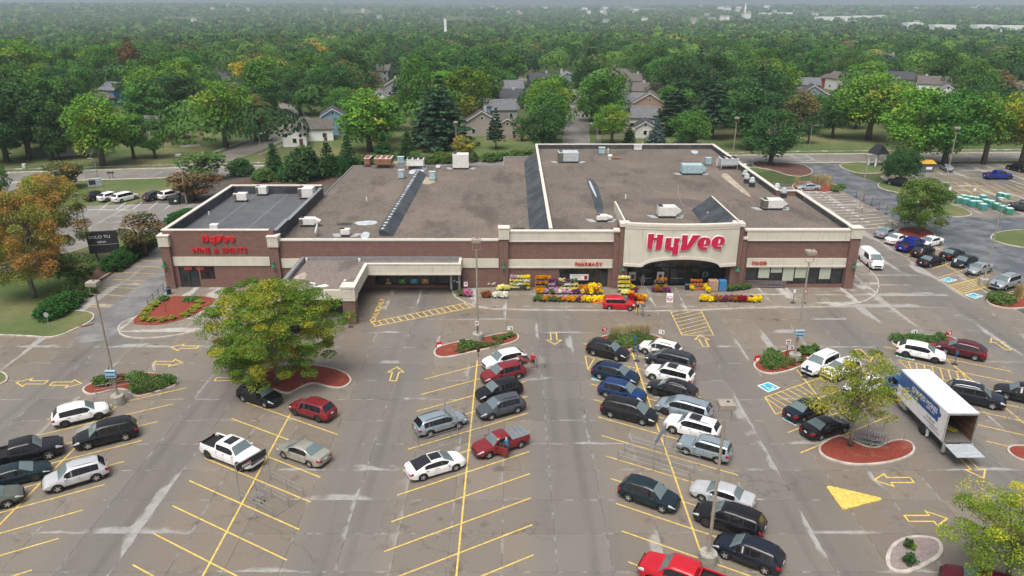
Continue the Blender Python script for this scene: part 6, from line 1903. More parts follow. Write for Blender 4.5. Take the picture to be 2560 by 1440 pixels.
M['bark'] = mat('bark', (0.105,0.085,0.066), 0.9, var=0.3, scale=4)
M['bark_grey'] = mat('bark_grey', (0.19,0.17,0.145), 0.9, var=0.25, scale=4)
def leaf_cloud(centers, radii, per, size, seed, flat=1.0, out=0.6, spray=None, droop=0.0, keep_up=0.0):
 """numpy: quads scattered over many clump shells. returns verts (N,4,3), tint, spray"""
 rs = np.random.RandomState(seed)
 C_ = np.asarray(centers, float); R_ = np.asarray(radii, float)
 n = len(C_)
 idx = np.repeat(np.arange(n), per)
 N = len(idx)
 d = rs.normal(size=(N,3)); d /= np.linalg.norm(d, axis=1)[:,None]
 if keep_up: d[:,2] = np.where(rs.rand(N) < keep_up, np.abs(d[:,2]), d[:,2])
 rad = R_[idx]*(0.45+0.6*rs.rand(N)**0.6)
 pos = C_[idx]+d*rad[:,None]*np.array([1,1,flat])
 nv = d*out+rs.normal(size=(N,3))*0.55
 nv[:,2] += 0.35
 nv /= np.linalg.norm(nv, axis=1)[:,None]
 a = np.cross(nv, rs.normal(size=(N,3))); a /= np.linalg.norm(a, axis=1)[:,None]+1e-9
 b = np.cross(nv, a)
 s = size*(0.6+0.8*rs.rand(N))[:,None]
 asp = (0.55+0.35*rs.rand(N))[:,None]
 q = np.stack([pos-a*s*0.5-b*s*asp*0.15, pos-b*s*asp*0.5+a*s*0.05, pos+a*s*0.5+b*s*asp*0.1, pos+b*s*asp*0.5-a*s*0.05], 1)
 tint = rs.rand(N)
 sp = rs.rand(n) if spray is None else np.asarray(spray, float)
 return q, tint, np.clip(sp[idx]+rs.normal(size=N)*0.10, 0, 1)
def cloud_mesh(name, parts, m):
 q = np.concatenate([p[0] for p in parts]); ti = np.concatenate([p[1] for p in parts]); sp = np.concatenate([p[2] for p in parts])
 N = len(q)
 me = bpy.data.meshes.new(name)
 me.vertices.add(4*N); me.vertices.foreach_set('co', q.reshape(-1).astype(np.float32))
 me.loops.add(4*N); me.loops.foreach_set('vertex_index', np.arange(4*N, dtype=np.int32))
 me.polygons.add(N); me.polygons.foreach_set('loop_start', np.arange(0,4*N,4,dtype=np.int32)); me.polygons.foreach_set('loop_total', np.full(N,4,dtype=np.int32))
 a = me.attributes.new('tint','FLOAT','FACE'); a.data.foreach_set('value', ti.astype(np.float32))
 a = me.attributes.new('spray','FLOAT','FACE'); a.data.foreach_set('value', sp.astype(np.float32))
 me.materials.append(m)
 me.update(calc_edges=True)
 return me
def trunk_mesh(h, r, limbs, seed, bark='bark', fork=0.45):
 rs = random.Random(seed)
 mb = MB()
 bend = [(0,0,0),(rs.uniform(-.1,.1),rs.uniform(-.1,.1),h*fork*0.5),(rs.uniform(-.2,.2),rs.uniform(-.2,.2),h*fork),(rs.uniform(-.3,.3),rs.uniform(-.3,.3),h*0.85)]
 mb.tube(bend, [r*1.25,r,r*0.85,r*0.25], 8)
 f = Vector(bend[2])
 for c in limbs:
  c = Vector(c)
  st = Vector(bend[1]).lerp(Vector(bend[3]), rs.uniform(0.25,0.75))
  if st.z > c.z: st = Vector(bend[1]).lerp(Vector(bend[2]), rs.uniform(0.5,1.0))
  mid = st.lerp(c, 0.5)+Vector((rs.uniform(-.3,.3),rs.uniform(-.3,.3),rs.uniform(0.0,0.6)))
  mb.tube([st, mid, c], [r*0.42,r*0.24,r*0.07], 5, cap=False)
 return mb.mesh('trunk', M[bark], True)
TREE = {}
def decid(key, seed, W, Hc, H, nclump, per, size, rc=(1.1,2.0), low=0.28, bark='bark', flat=0.8, shape='round', keep_up=0.45, limbs=10):
 """crown of clumps inside an egg W wide, Hc high, top at H"""
 rs = random.Random(seed); cs = []; rd = []
 k = 0
 while len(cs) < nclump and k < 5000:
  k += 1
  x, y, z = [rs.uniform(-1,1) for _ in range(3)]
  r = sqrt(x*x+y*y+z*z)
  if r > 1 or r < 0.35: continue
  if shape == 'round': wz = 1.0
  elif shape == 'oval': wz = 1.0-0.25*max(0,z)
  elif shape == 'vase': wz = 0.62+0.40*(z*0.5+0.5)
  elif shape == 'pyramid': wz = 1.0-0.55*(z*0.5+0.5)
  px, py = x*W/2*wz, y*W/2*wz
  # uneven outline: lobes
  a = atan2(y, x)
  lob = 0.86+0.14*sin(3*a+seed)+0.08*sin(5*a+2*seed)
  pz = H-Hc/2+z*Hc/2
  rr = rs.uniform(*rc)
  px *= lob*(1-rr/W*0.55); py *= lob*(1-rr/W*0.55);
  cs.append((px,py,pz-rr*0.25)); rd.append(rr)
 q = leaf_cloud(cs, rd, per, size, seed, flat=flat, keep_up=keep_up)
 TREE[key] = (('crown', q), trunk_mesh(H, W*0.030+0.06, rs.sample(cs, min(limbs,len(cs))), seed, bark, low*1.4), W, H)
# templates of the neighbourhood trees (real sizes in metres)
decid('maple1', 11, 10.5, 9.5, 12.5, 46, 140, 0.42, (1.1,2.0))
decid('maple2', 12, 11.5, 9.0, 12.0, 52, 135, 0.42, (1.0,2.0))
decid('maple3', 13, 9.0, 10.0, 12.5, 44, 140, 0.42, (1.0,1.8), shape='oval')
decid('oak1', 14, 13.0, 10.5, 13.5, 60, 140, 0.45, (1.2,2.3))
decid('oak2', 15, 12.0, 9.5, 12.5, 38, 180, 0.43, (1.3,2.4))
decid('vase1', 16, 12.0, 8.0, 12.5, 40, 150, 0.43, (1.1,2.0), shape='vase', low=0.34)
decid('small1', 17, 6.5, 5.5, 7.2, 30, 120, 0.30, (0.7,1.3))
decid('small2', 18, 5.5, 5.0, 6.6, 26, 120, 0.28, (0.6,1.2), shape='vase')
decid('pyr1', 19, 8.5, 10.5, 12.5, 48, 130, 0.40, (0.9,1.6), shape='pyramid')
def conifer(key, seed, W, H, tiers, size, bare=0.08, openness=0.0, per=34, trunk_r=0.22):
 rs = random.Random(seed); cs = []; rd = []
 for i in range(tiers):
  t_ = i/(tiers-1)
  z = H*(bare+(0.97-bare)*t_)
  r = W/2*(1-t_)**0.85+0.12
  n = max(3, int(5+9*(1-t_)))
  for k in range(n):
   a = 2*pi*k/n+rs.uniform(-.4,.4)
   rr = r*rs.uniform(0.72,1.05)
   for f in ((0.45,0.75,1.0) if r > 1.2 else (0.8,)):
    if rs.random() < openness: continue
    cs.append((rr*f*cos(a), rr*f*sin(a), z-0.20*rr*f+rs.uniform(-.2,.2))); rd.append(0.30+0.34*(1-t_))
 q = leaf_cloud(cs, rd, per, size, seed, flat=0.45, out=0.4, keep_up=0.6)
 mb = MB(); mb.tube([(0,0,0),(0,0,H*0.5),(0,0,H*0.97)], [trunk_r*1.2,trunk_r*0.7,0.03], 7)
 TREE[key] = (('crown', q), mb.mesh('trunk', M['bark'], True), W, H)
conifer('pine1', 31, 8.5, 15.0, 13, 0.55, 0.10, 0.12, 26)
conifer('pine2', 32, 7.5, 16.0, 11, 0.55, 0.28, 0.30, 26)
conifer('spruce1', 33, 4.6, 8.0, 13, 0.34, 0.03, 0.0, 14, 0.14)
conifer('arbor', 34, 3.2, 6.4, 13, 0.30, 0.0, 0.0, 16, 0.12)
_cm = {}
def crown_mesh(key, fol):
 if (key, fol) not in _cm:
  _cm[(key,fol)] = cloud_mesh('crown', [TREE[key][0][1]], FOL[fol])
 return _cm[(key,fol)]
def tree(key, fol, x, y, w, h, label, group=None, cat='tree', name='tree', rz=None, z=0.0, nm=None):
 q, tk, W, H = TREE[key]
 r = empty(name, (x,y,z-0.1), rng.uniform(0,6.28) if rz is None else rz)
 r.scale = (w/W, w/W, h/H)
 tag(r, label, cat, group)
 inst(crown_mesh(key, fol), 'crown', r)
 inst(tk, 'trunk', r)
 return r
def tree_px(key, fol, u, vb, wpx, vt, label, group=None, name='tree', cat='tree'):
 """placed by its foot in the photo, height and spread measured there"""
 p = G(u, vb)
 top = P(u, vt, p.y).z
 dist = p.y*cos(_th)+CAM_H*sin(_th)
 w = wpx*dist/FPX
 placed.append((p.x, p.y, w*0.42))
 return tree(key, fol, p.x, p.y, w, max(2.0, top), label, group, cat, name)
placed = []
# ---------------- the lot's own trees, modelled closer
def locust(name, label, x, y, W, H, zlow, seed, fol, nclump, per, size, trunk_r=0.26, squash=0.36, gap=0.0, wy=None, bark='bark_grey', sp_up=False):
 rs = random.Random(seed); cs = []; rd = []
 wy = wy or W
 k = 0
 while len(cs) < nclump and k < 9000:
  k += 1
  a = rs.uniform(0, 2*pi); f = sqrt(rs.random())
  t_ = rs.random()
  z = zlow+(H-zlow)*t_
  prof = sqrt(max(0.03, 1-(abs(t_-0.36)/0.66)**2.0))
  lob = 0.80+0.20*sin(3*a+seed*1.3)+0.10*sin(7*a+seed)
  rr = f*prof*lob
  px, py = rr*W/2*cos(a), rr*wy/2*sin(a)
  if rs.random() < 0.45 and f < 0.5: continue
  rad = rs.uniform(0.6,1.25)
  if any((px-c[0])**2+(py-c[1])**2+(1.6*(z-c[2]))**2 < gap*gap for c in cs): continue
  cs.append((px,py,z)); rd.append(rad)
 q = leaf_cloud(cs, rd, per, size, seed, flat=squash*1.3, out=0.35, keep_up=0.55)
 r = empty(name, (x,y,0.1)); tag(r, label, 'tree')
 o = bpy.data.objects.new('crown', cloud_mesh('crown', [q], FOL[fol])); link(o, r)
 tm = trunk_mesh(H, trunk_r, cs[:min(len(cs),34)], seed, bark, 0.30)
 o = bpy.data.objects.new('trunk', tm); link(o, r)
 return r
p = G(712, 968); locust('honey_locust', 'large yellowing locust tree on the mulch island in front of the canopy', p.x-0.9, p.y+0.5, 15.0, 10.6, 1.9, 5, 'locust', 250, 420, 0.14, 0.24, gap=0.70, wy=13)
p = G(2133, 1116); locust('honey_locust', 'thin open yellowing locust tree on the heart-shaped mulch island', p.x-0.3, p.y, 8.0, 8.6, 3.4, 9, 'locust2', 42, 220, 0.16, 0.18, gap=1.1)
p = G(2485, 1470); locust('honey_locust', 'bright yellow-green tree at the bottom right corner', p.x+0.4, p.y-0.4, 8.8, 7.6, 2.2, 14, 'lime', 72, 300, 0.12, 0.16, gap=0.95)
p = G(2293, 582); locust('pear_tree', 'green spreading pear tree in mulch by the right car row', p.x, p.y, 10.2, 8.6, 1.6, 21, 'pear', 110, 280, 0.20, 0.26, squash=0.6, gap=0.8)
p = G(2246, 459); locust('crabapple', 'small round dark green tree on the grass island by the drive', p.x, p.y, 8.2, 6.6, 1.9, 27, 'dark', 120, 200, 0.22, 0.2, squash=0.7, gap=0.6)
p = G(75, 752); locust('ash_tree', 'tall orange ash tree at the left frame edge', p.x, p.y+1, 11.5, 13.5, 3.2, 41, 'orange', 150, 330, 0.17, 0.30, squash=0.7, gap=0.9)
p = G(150, 668); locust('ash_tree', 'orange-brown ash tree behind the first, left of the salon sign', p.x, p.y, 11.0, 13.0, 3.2, 43, 'orange', 140, 330, 0.18, 0.28, squash=0.7, gap=0.9)
p = G(15, 700); locust('ash_tree', 'yellow-green ash tree cut by the left frame edge', p.x-1, p.y, 8.0, 9.5, 2.6, 45, 'yellowing', 90, 300, 0.18, 0.24, squash=0.7, gap=0.8)
p = G(60,770);
tree_px('small1','shrub',195,724,130,628,'dark green spreading tree left of the parking strip in front of the hedge')
tree_px('small1','olive',365,640,130,535,'loose olive-green tree beside the salon sign')
tree_px('small2','green',6,490,70,408,'small green street tree at the left frame edge')
# ---------------- named trees of the first row behind the shop
ROW = [
 ('oak1','dark',1925,412,152,278,'broad dark green oak at the right back corner of the shop'),
 ('oak1','bright',2285,408,205,222,'big bright green street tree left of the yellow-roofed hut'),
 ('oak2','green',2360,412,190,232,'tall green street tree above the silver car'),
 ('vase1','bright',2458,410,165,210,'broad green street tree above the blue pickup'),
 ('vase1','yellowing',2552,410,150,232,'yellow-green street tree at the right frame edge'),
 ('maple2','bright',2170,350,190,182,'bright green maple on the grass slope'),
 ('maple1','dark',2080,345,90,255,'dark tree on the slope left of the bright maple'),
 ('small1','dark',2020,358,55,290,'dark rounded shrub-like tree on the slope'),
 ('maple3','olive',1990,330,110,225,'olive tree behind the street lamp on the slope'),
 ('pine2','pine',1885,345,110,165,'tall open pine behind the broad oak'),
 ('pine2','pine',1780,345,120,180,'tall pine with bare lower trunk right of the side street'),
 ('pine1','pine',1690,335,140,205,'dark pine hiding the tan house'),
 ('spruce1','spruce',1640,358,55,298,'blue spruce, left one behind the back parapet'),
 ('spruce1','spruce',1715,358,62,305,'blue spruce, right one behind the back parapet'),
 ('spruce1','dark',1573,355,32,308,'small dark spruce left of the blue spruces'),
 ('maple1','green',1378,356,120,228,'full green maple left of the side street'),
 ('maple1','green',1372,315,125,185,'tall green maple behind the full one at the side street'),
 ('small1','olive',1480,302,100,232,'small dark red-green tree on the side street lawn'),
 ('maple2','dark',1465,262,100,140,'dark round maple at the side street bend'),
 ('pine1','pine',1100,368,170,185,'large dark pine in the middle behind the shop'),
 ('maple3','bright',925,378,168,222,'bright green maple left of the large pine'),
 ('maple1','bright',1175,330,120,165,'bright topped tree behind the large pine'),
 ('maple2','green',1050,330,110,140,'green tree left behind the large pine'),
 ('pine2','pine',1240,372,52,268,'small open pine in front of the tan house'),
 ('small2','green',1305,352,60,288,'light green small tree by the tan house'),
 ('small1','gold',1160,402,66,338,'yellow-green young tree behind the middle roof'),
 ('arbor','yew',960,396,52,326,'pointed arborvitae left of the large pine'),
 ('arbor','yew',1020,394,54,328,'pointed arborvitae just left of the roof unit'),
 ('arbor','yew',872,424,58,338,'pointed evergreen nearest the middle roof corner'),
 ('arbor','yew',822,440,62,355,'pointed evergreen left of the middle roof corner'),
 ('arbor','yew',688,440,60,358,'narrow evergreen behind the wine shop'),
 ('small2','shrub',510,450,135,378,'loose green tree in front of the left side street'),
 ('small2','rust',490,500,150,428,'wide brownish bush at the end of the back lot'),
 ('small2','olive',165,470,120,400,'olive-brown round tree beside the street lamp'),
 ('maple2','bright',258,414,185,232,'big green maple at the left street corner'),
 ('maple1','green',335,395,95,282,'dark green maple right of the corner maple'),
 ('small1','green',148,400,75,342,'small green tree left of the corner maple'),
 ('maple3','dark',75,395,165,200,'tall dark tree at the left above the street'),
 ('maple2','bright',565,368,165,198,'green maple with golden top at the left side street'),
 ('maple3','olive',640,352,105,238,'brownish olive maple beside the golden-topped one'),
 ('small1','green',405,352,75,275,'green tree at the left side street kerb'),
 ('small1','bright',455,345,75,285,'light green tree at the left side street bend'),
 ('oak2','dark',752,288,115,182,'very round dark green maple behind the blue house'),
 ('maple3','rust',335,242,72,96,'tall narrow rust-brown maple above the blue house'),
 ('maple2','bright',70,235,150,98,'bright lobed tree at the upper left'),
 ('maple2','gold',230,180,95,122,'golden yellow tree at the upper left'),
 ('maple1','gold',425,205,70,165,'small golden tree above the blue house'),
 ('maple2','yellowing',780,165,100,108,'yellow-tipped tree on the left skyline'),
 ('maple2','bright',690,175,120,115,'bright green tree left of the yellow-tipped one'),
 ('maple1','olive',900,240,130,175,'olive-yellow tree left of the grey gable'),
 ('pine1','pine',1000,268,70,190,'dark evergreen by the grey gable'),
 ('maple1','rust',1640,178,60,132,'rust red tree right of the bend'),
 ('small1','rust',1545,232,46,186,'rust red small tree by the tan houses'),
 ('pine1','pine',1720,215,90,140,'dark pine above the blue spruces'),
 ('maple2','dark',1960,190,115,110,'dark round tree above the grey-blue houses'),
 ('maple2','olive',2075,195,50,150,'small olive tree between grey-blue and white house'),
 ('maple2','bright',2165,180,60,140,'green tree between white and dark-roofed house'),
 ('maple3','olive',2465,250,150,175,'olive tree on the right behind the street trees'),
 ('oak1','dark',18,404,170,212,'dark broad oak at the left frame edge above the street'),
 ('maple1','dark',128,400,112,252,'dark maple between the left oak and the corner maple'),
 ('maple3','green',212,392,104,262,'green maple left behind the corner maple'),
 ('small1','green',388,394,78,326,'rounded green tree on the corner lawn of the left side street'),
 ('maple2','yellowing',18,235,60,195,'yellowing tree at the far left edge'),
]
for k_, f_, u_, vb_, w_, vt_, lb_ in ROW: tree_px(k_, f_, u_, vb_, w_, vt_, lb_)
# hedges and clipped yews by the lawn island
def shrub(key_seed, W, H, n, per, size):
 rs = random.Random(key_seed); cs = []; rd = []
 for _ in range(n):
  a = rs.uniform(0,2*pi); f = sqrt(rs.random()); z = rs.random()
  pr = sqrt(max(0.05,1-z*z))
  cs.append((f*pr*W/2*0.82*cos(a), f*pr*W/2*0.82*sin(a), z*H*0.78+0.06)); rd.append(rs.uniform(0.14,0.24)*W)
 return leaf_cloud(cs, rd, per, size, key_seed, flat=0.8, keep_up=0.75)
SH = {'round': shrub(61,1.0,0.85,26,26,0.13), 'low': shrub(62,1.3,0.5,26,24,0.15), 'big': shrub(63,3.4,2.4,60,60,0.24), 'spread': shrub(64,1.8,0.7,40,26,0.15)}
_sm = {}
def bush(key, fol, x, y, w, h, label, group=None, z=0.1, name='shrub'):
 if (key,fol) not in _sm: _sm[(key,fol)] = cloud_mesh('leaves', [SH[key]], FOL[fol])
 W, H = {'round':(1.0,0.85),'low':(1.3,0.5),'big':(3.4,2.4),'spread':(1.8,0.7)}[key]
 o = inst(_sm[(key,fol)], name, None, (x,y,z), rng.uniform(0,6.28), (w/W,w/W,h/H))
 tag(o, label, 'shrub', group)
 return o
def bush_px(key, fol, u, v, wpx, h, label, group=None, z=0.1, name='shrub'):
 p = G(u, v, z); dist = p.y*cos(_th)+CAM_H*sin(_th)
 return bush(key, fol, p.x, p.y, wpx*dist/FPX, h, label, group, z, name)
# the long clipped hedge: a row of yews
for i in range(9):
 t_ = i/8; bush_px('big','yew',285+t_*85,672-t_*58,70-18*t_,2.1-0.3*t_,'dense green yew in the long hedge below the salon sign','yews of the long hedge',name='hedge_yew')
for i in range(4):
 t_ = i/3; bush_px('big','yew',128+t_*45,790-t_*28,86-12*t_,1.9,'large dark yew in the clump at the lawn corner','yews at the lawn corner',name='hedge_yew')
for i in range(4):
 t_ = i/3; bush_px('big','yew',440+t_*34,556-t_*14,60,1.6,'dark yew beside the wine shop wall near the brown bush','yews beside the wine shop',name='hedge_yew')
for u, v, w in ((170,742,70),(215,735,60)): bush_px('big','shrub',u,v,w,1.7,'loose green shrub between the spreading tree and the lawn corner yews','loose shrubs on the lawn')
for u, v, w, h_, f_, l in ((762,448,118,7.2,'dark','large rounded dark juniper behind the wine shop'),(605,438,68,3.9,'dark','dark round shrub in the bed behind the wine shop'),(660,452,66,2.9,'shrub','low round shrub in the brown bed behind the wine shop'),(715,452,50,3.0,'dark','dark shrub at the foot of the large juniper'),(850,436,44,4.2,'yew','dark evergreen between the two pointed ones at the roof corner'),(735,440,50,5.0,'dark','dark evergreen left of the large juniper'),(790,444,50,4.6,'dark','dark evergreen right of the large juniper')): bush_px('big',f_,u,v,w,h_,l,None,0.0,name='evergreen_shrub')
# yellow-green spireas round the red bed
for u, v in ((362,800),(381,803),(407,803),(430,798),(462,790),(478,781),(493,770),(500,757),(360,789),(371,776),(383,767),(391,759)):
 bush_px('round','spirea',u,v,25,0.60,'small rounded yellow-green shrub on the red bed by the wine shop','spireas round the red bed',0.19)
for u, v in ((408,750),(488,752),(470,752)): bush_px('low','juniper',u,v,34,0.45,'low green mat plant on the red bed by the wine shop','mat plants on the red bed',0.19)
t_ = G(415,784); sap = MB().tube([(0,0,0),(0.05,0,0.8),(0.0,0.05,1.7)], [0.04,0.03,0.012], 6);
for q in range(7):
 a = q*0.9; sap.tube([(0.02,0,0.7+q*0.12),(0.5*cos(a),0.5*sin(a),1.2+q*0.12)], [0.015,0.006], 4)
o = sap.build('sapling', M['bark'], None, loc=(t_.x,t_.y,0.18)); tag(o, 'bare young sapling in the middle of the red bed', 'sapling')
# planting in the lot islands
def fill(pts, key, fol, w, h, label, group):
 for (u, v) in pts: bush_px(key, fol, u+rng.uniform(-3,3), v+rng.uniform(-1.5,1.5), w*rng.uniform(0.8,1.2), h*rng.uniform(0.8,1.2), label, group)
fill([(1160,868),(1175,864),(1188,868),(1172,872)],'low','shrub',34,0.6,'leafy green shrub on the long mulch island','shrubs on the long mulch island')
fill([(1234,848),(1256,846),(1278,842)],'round','shrub',22,0.6,'small green tuft at the right end of the long mulch island','tufts on the long mulch island')
fill([(1210,866),(1230,862),(1250,858),(1150,878)],'low','olive',30,0.35,'olive ground plant along the long mulch island','ground plants on the long mulch island')
fill([(1490,868),(1500,862),(1512,866),(1560,858),(1575,852),(1590,856),(1605,850),(1575,864),(1590,846),(1620,852),(1548,866),(1535,850)],'spread','shrub',44,0.6,'low green shrub on the island by the front row','shrubs on the island by the front row')
fill([(1920,905),(1935,900),(1945,906),(1925,915),(1932,893)],'spread','shrub',46,0.8,'green shrub left of the lamp base on the right mulch island','shrubs left of the right lamp base')
fill([(1998,882),(2012,876),(2030,874),(2020,883)],'round','shrub',30,0.7,'round green shrub right of the lamp base on the right mulch island','shrubs right of the right lamp base')
fill([(1955,915),(1975,906),(1992,898)],'low','olive',44,0.4,'olive ground plant on the right mulch island','ground plants on the right mulch island')
fill([(2245,852),(2262,850),(2278,850),(2300,848),(2315,850),(2330,852),(2348,848)],'spread','juniper',38,0.6,'green shrub on the island above the white coupe-like crossover','shrubs on the upper right island')
fill([(250,962),(265,958),(340,950),(355,948),(345,960),(360,965),(375,958),(385,970),(395,955),(405,965),(415,955),(425,962),(350,975),(370,978)],'spread','shrub',48,0.7,'green ground shrub on the left island behind the cart corral','shrubs on the left island')
fill([(280,955),(295,952),(308,948)],'low','rust',40,0.5,'brownish shrub on the left island','brown shrubs on the left island')
fill([(2488,748),(2505,745),(2500,756),(2520,750)],'spread','shrub',52,0.7,'green shrub on the island at the right frame edge','shrubs on the right edge island')
fill([(2090,472),(2100,470),(2085,476)],'low','shrub',28,0.6,'green mat shrub beside the silver sedan bed','mat shrubs by the silver sedan')
fill([(2268,1368),(2275,1408)],'round','dark',34,0.9,'dark shrub on the pebble island','shrubs on the pebble island')
fill([(2282,1374)],'round','lime',20,0.5,'small yellow-green shrub on the pebble island',None)
fill([(845,408),(1040,405),(1075,405),(1100,402),(1125,405),(1180,403),(1225,402),(1290,400),(1320,398),(1255,398),(900,408),(930,405)],'big','shrub',52,2.2,'green screening shrub behind the middle roof','screening shrubs behind the shop')
# ornamental grasses
def reed_mesh():
 rs = np.random.RandomState(5); q = []
 for k in range(90):
  a = rs.rand()*6.28; ln = 0.9+0.7*rs.rand(); le = 0.45*rs.rand()
  b = np.array([0.12*rs.randn(),0.12*rs.randn(),0]); t_ = b+np.array([cos(a)*le,sin(a)*le,ln])
  s = np.array([-sin(a),cos(a),0])*0.02
  q.append([b-s,b+s,t_+s*0.8,t_-s*0.8])
 q = np.array(q); n = len(q)
 return cloud_mesh('blades', [(q, rs.rand(n), rs.rand(n))], FOL['reed'])
_reed = reed_mesh()
def reed(u, v, label, group, s=1.0):
 p = G(u, v, 0.1); r = inst(_reed, 'ornamental_grass', None, (p.x,p.y,0.1), rng.uniform(0,6), s); tag(r, label, 'grass clump', group)
for u, v in ((1545,842),(1560,840),(1575,838),(1590,838),(1605,838),(1618,840),(1532,845)): reed(u, v, 'tan feathery grass clump on the island nearest the entrance', 'grass clumps by the entrance island', 0.95)
for u, v in ((2032,463),(2045,462),(2058,462),(2072,465),(1990,465)): reed(u, v, 'tall tan grass clump in the bed beside the silver sedan', 'grass clumps in the back bed', 1.5)
for u, v in ((2540,742),(2552,745)): reed(u, v, 'tan grass clump at the right frame edge', 'grass clumps at the right edge', 1.2)
# ---------------- houses
HOUSES = []
def house(u, v, w, d, h, rz, wall, roof, label, gable='x', chim=None, roof_h=None, porch=False, name='house'):
 """gable roof, ridge along local x (gable='x') or y"""
 p = G(u, v)
 r = empty(name, (p.x,p.y,-0.1), radians(rz)); tag(r, label, 'house')
 wm = mat('siding_%d_%d_%d' % tuple(int(c*255) for c in wall), wall, 0.8, var=0.06); rm = mat('shingle_%d_%d_%d' % tuple(int(c*255) for c in roof), roof, 0.9, var=0.18, scale=1.2)
 tr = mat('house_trim', (0.70,0.70,0.68), 0.6, var=0.04)
 rh = roof_h or 0.30*(d if gable == 'x' else w)
 x, y = w/2, d
 if gable == 'x':
  vs = [(-x,0,0),(x,0,0),(x,y,0),(-x,y,0),(-x,0,h),(x,0,h),(x,y,h),(-x,y,h),(-x,y/2,h+rh),(x,y/2,h+rh)]
  fs = [(0,1,5,4),(2,3,7,6),(1,2,6,9,5),(3,0,4,8,7)]
  MB().add(vs, fs).build('wall', wm, r)
  o_ = 0.4
  def slope(sg):
   y0 = -o_ if sg < 0 else y+o_; z0 = h-rh*o_/(y/2)
   a = [(-x-o_,y0,z0),(x+o_,y0,z0),(x+o_,y/2,h+rh),(-x-o_,y/2,h+rh)]
   return a+[(q[0],q[1],q[2]+0.16) for q in a]
  for sg in (-1, 1):
   MB().add(slope(sg), [(0,1,2,3),(7,6,5,4),(0,4,5,1),(1,5,6,2),(2,6,7,3),(3,7,4,0)]).build('roof', rm, r)
  for xx in (-x-o_-0.03, x+o_+0.01):
   MB().add([(xx,-o_,h-rh*o_/(y/2)-0.1),(xx,y/2,h+rh-0.1),(xx,y+o_,h-rh*o_/(y/2)-0.1),(xx,y+o_,h-rh*o_/(y/2)+0.12),(xx,y/2,h+rh+0.12),(xx,-o_,h-rh*o_/(y/2)+0.12)], [(0,1,4,5),(1,2,3,4)]).build('barge_board', tr, r)
 else:
  vs = [(-x,0,0),(x,0,0),(x,y,0),(-x,y,0),(-x,0,h),(x,0,h),(x,y,h),(-x,y,h),(0,0,h+rh),(0,y,h+rh)]
  fs = [(0,1,5,8,4),(2,3,7,9,6),(1,2,6,5),(3,0,4,7)]
  MB().add(vs, fs).build('wall', wm, r)
  o_ = 0.4
  for sg in (-1, 1):
   x0 = sg*(x+o_); z0 = h-rh*o_/x
   a = [(x0,-o_,z0),(x0,y+o_,z0),(0,y+o_,h+rh),(0,-o_,h+rh)]
   MB().add(a+[(q[0],q[1],q[2]+0.16) for q in a], [(0,1,2,3),(7,6,5,4),(0,4,5,1),(1,5,6,2),(2,6,7,3),(3,7,4,0)]).build('roof', rm, r)
   yy = -o_-0.03
   MB().add([(x0,yy,z0-0.1),(0,yy,h+rh-0.1),(0,yy,h+rh+0.14),(x0,yy,z0+0.14)], [(0,1,2,3)]).build('barge_board', tr, r)
 nw = max(1, int(w/3.2))
 for st in range(max(1, int(h//2.6))):
  for i in range(nw):
   cx = -x+w*(i+0.5)/nw; z = 1.0+2.7*st
   if z+1.3 > h: continue
   wi = MB().box(cx-0.55,cx+0.55,-0.06,-0.01,z,z+1.25).build('window', tr, r)
   MB().box(cx-0.46,cx+0.46,-0.09,-0.06,z+0.08,z+1.17).build('pane', M['side_glass'], wi)
  for sx in (-1, 1):
   z = 1.0+2.7*st; cy = y*0.5
   wi = MB().box(sx*x-0.06 if sx < 0 else x+0.01, sx*x-0.01 if sx < 0 else x+0.06, cy-0.5, cy+0.5, z, z+1.2).build('window', tr, r)
   MB().box(sx*x-0.09 if sx < 0 else x+0.06, sx*x-0.06 if sx < 0 else x+0.09, cy-0.42, cy+0.42, z+0.08, z+1.12).build('pane', M['side_glass'], wi)
 if gable == 'y':
  wi = MB().box(-0.4,0.4,-0.06,-0.01,h+rh*0.2,h+rh*0.2+0.8).build('window', tr, r); MB().box(-0.32,0.32,-0.09,-0.06,h+rh*0.2+.08,h+rh*0.2+0.72).build('pane', M['side_glass'], wi)
 dx = x*0.55
 dd = MB().box(dx-0.45,dx+0.45,-0.05,-0.005,0,2.05).build('door', mat('house_door',(0.12,0.05,0.04),0.6), r)
 MB().box(dx+0.3,dx+0.36,-0.09,-0.05,0.95,1.05).build('handle', M['chrome'], dd)
 if chim:
  MB().cbox((chim*x, y/2, h+rh*0.6+0.8), (0.9,0.7,2.2)).build('chimney', mat('chimney_pale',(0.42,0.40,0.38),0.8), r)
 rad = max(w,d)*0.6
 c = p+Vector((-sin(radians(rz))*d/2, cos(radians(rz))*d/2, 0))
 HOUSES.append((c.x,c.y,rad,p.y))
 return r
DK, BR, GY, TN = (0.050,0.052,0.060), (0.095,0.085,0.080), (0.12,0.125,0.135), (0.105,0.092,0.085)
WHT, CRM, TAN, BLU, GRY, SLT = (0.76,0.77,0.75), (0.54,0.53,0.50), (0.32,0.285,0.245), (0.15,0.31,0.44), (0.30,0.31,0.31), (0.20,0.24,0.28)
house(738,366,6.0,9,3.3,12,WHT,BR,'white gabled house front left of the bright maple','y')
house(790,352,9.5,7,3.4,12,WHT,BR,'low white house wing with brown roof','x')
house(836,336,6.5,8,5.4,12,BLU,DK,'light blue house behind the white house','y')
house(272,262,8.5,8,5.6,-28,(0.07,0.19,0.33),GY,'blue two-storey house among the left trees','x')
house(233,268,6.0,7,3.0,-28,(0.07,0.19,0.33),BR,'blue garage wing of the two-storey house','y')
house(185,388,8.0,9,3.6,25,WHT,BR,'white house hidden behind the corner maple','y')
house(375,345,9.0,8,3.2,-20,TAN,BR,'tan house with red-brown roof by the left side street','x')
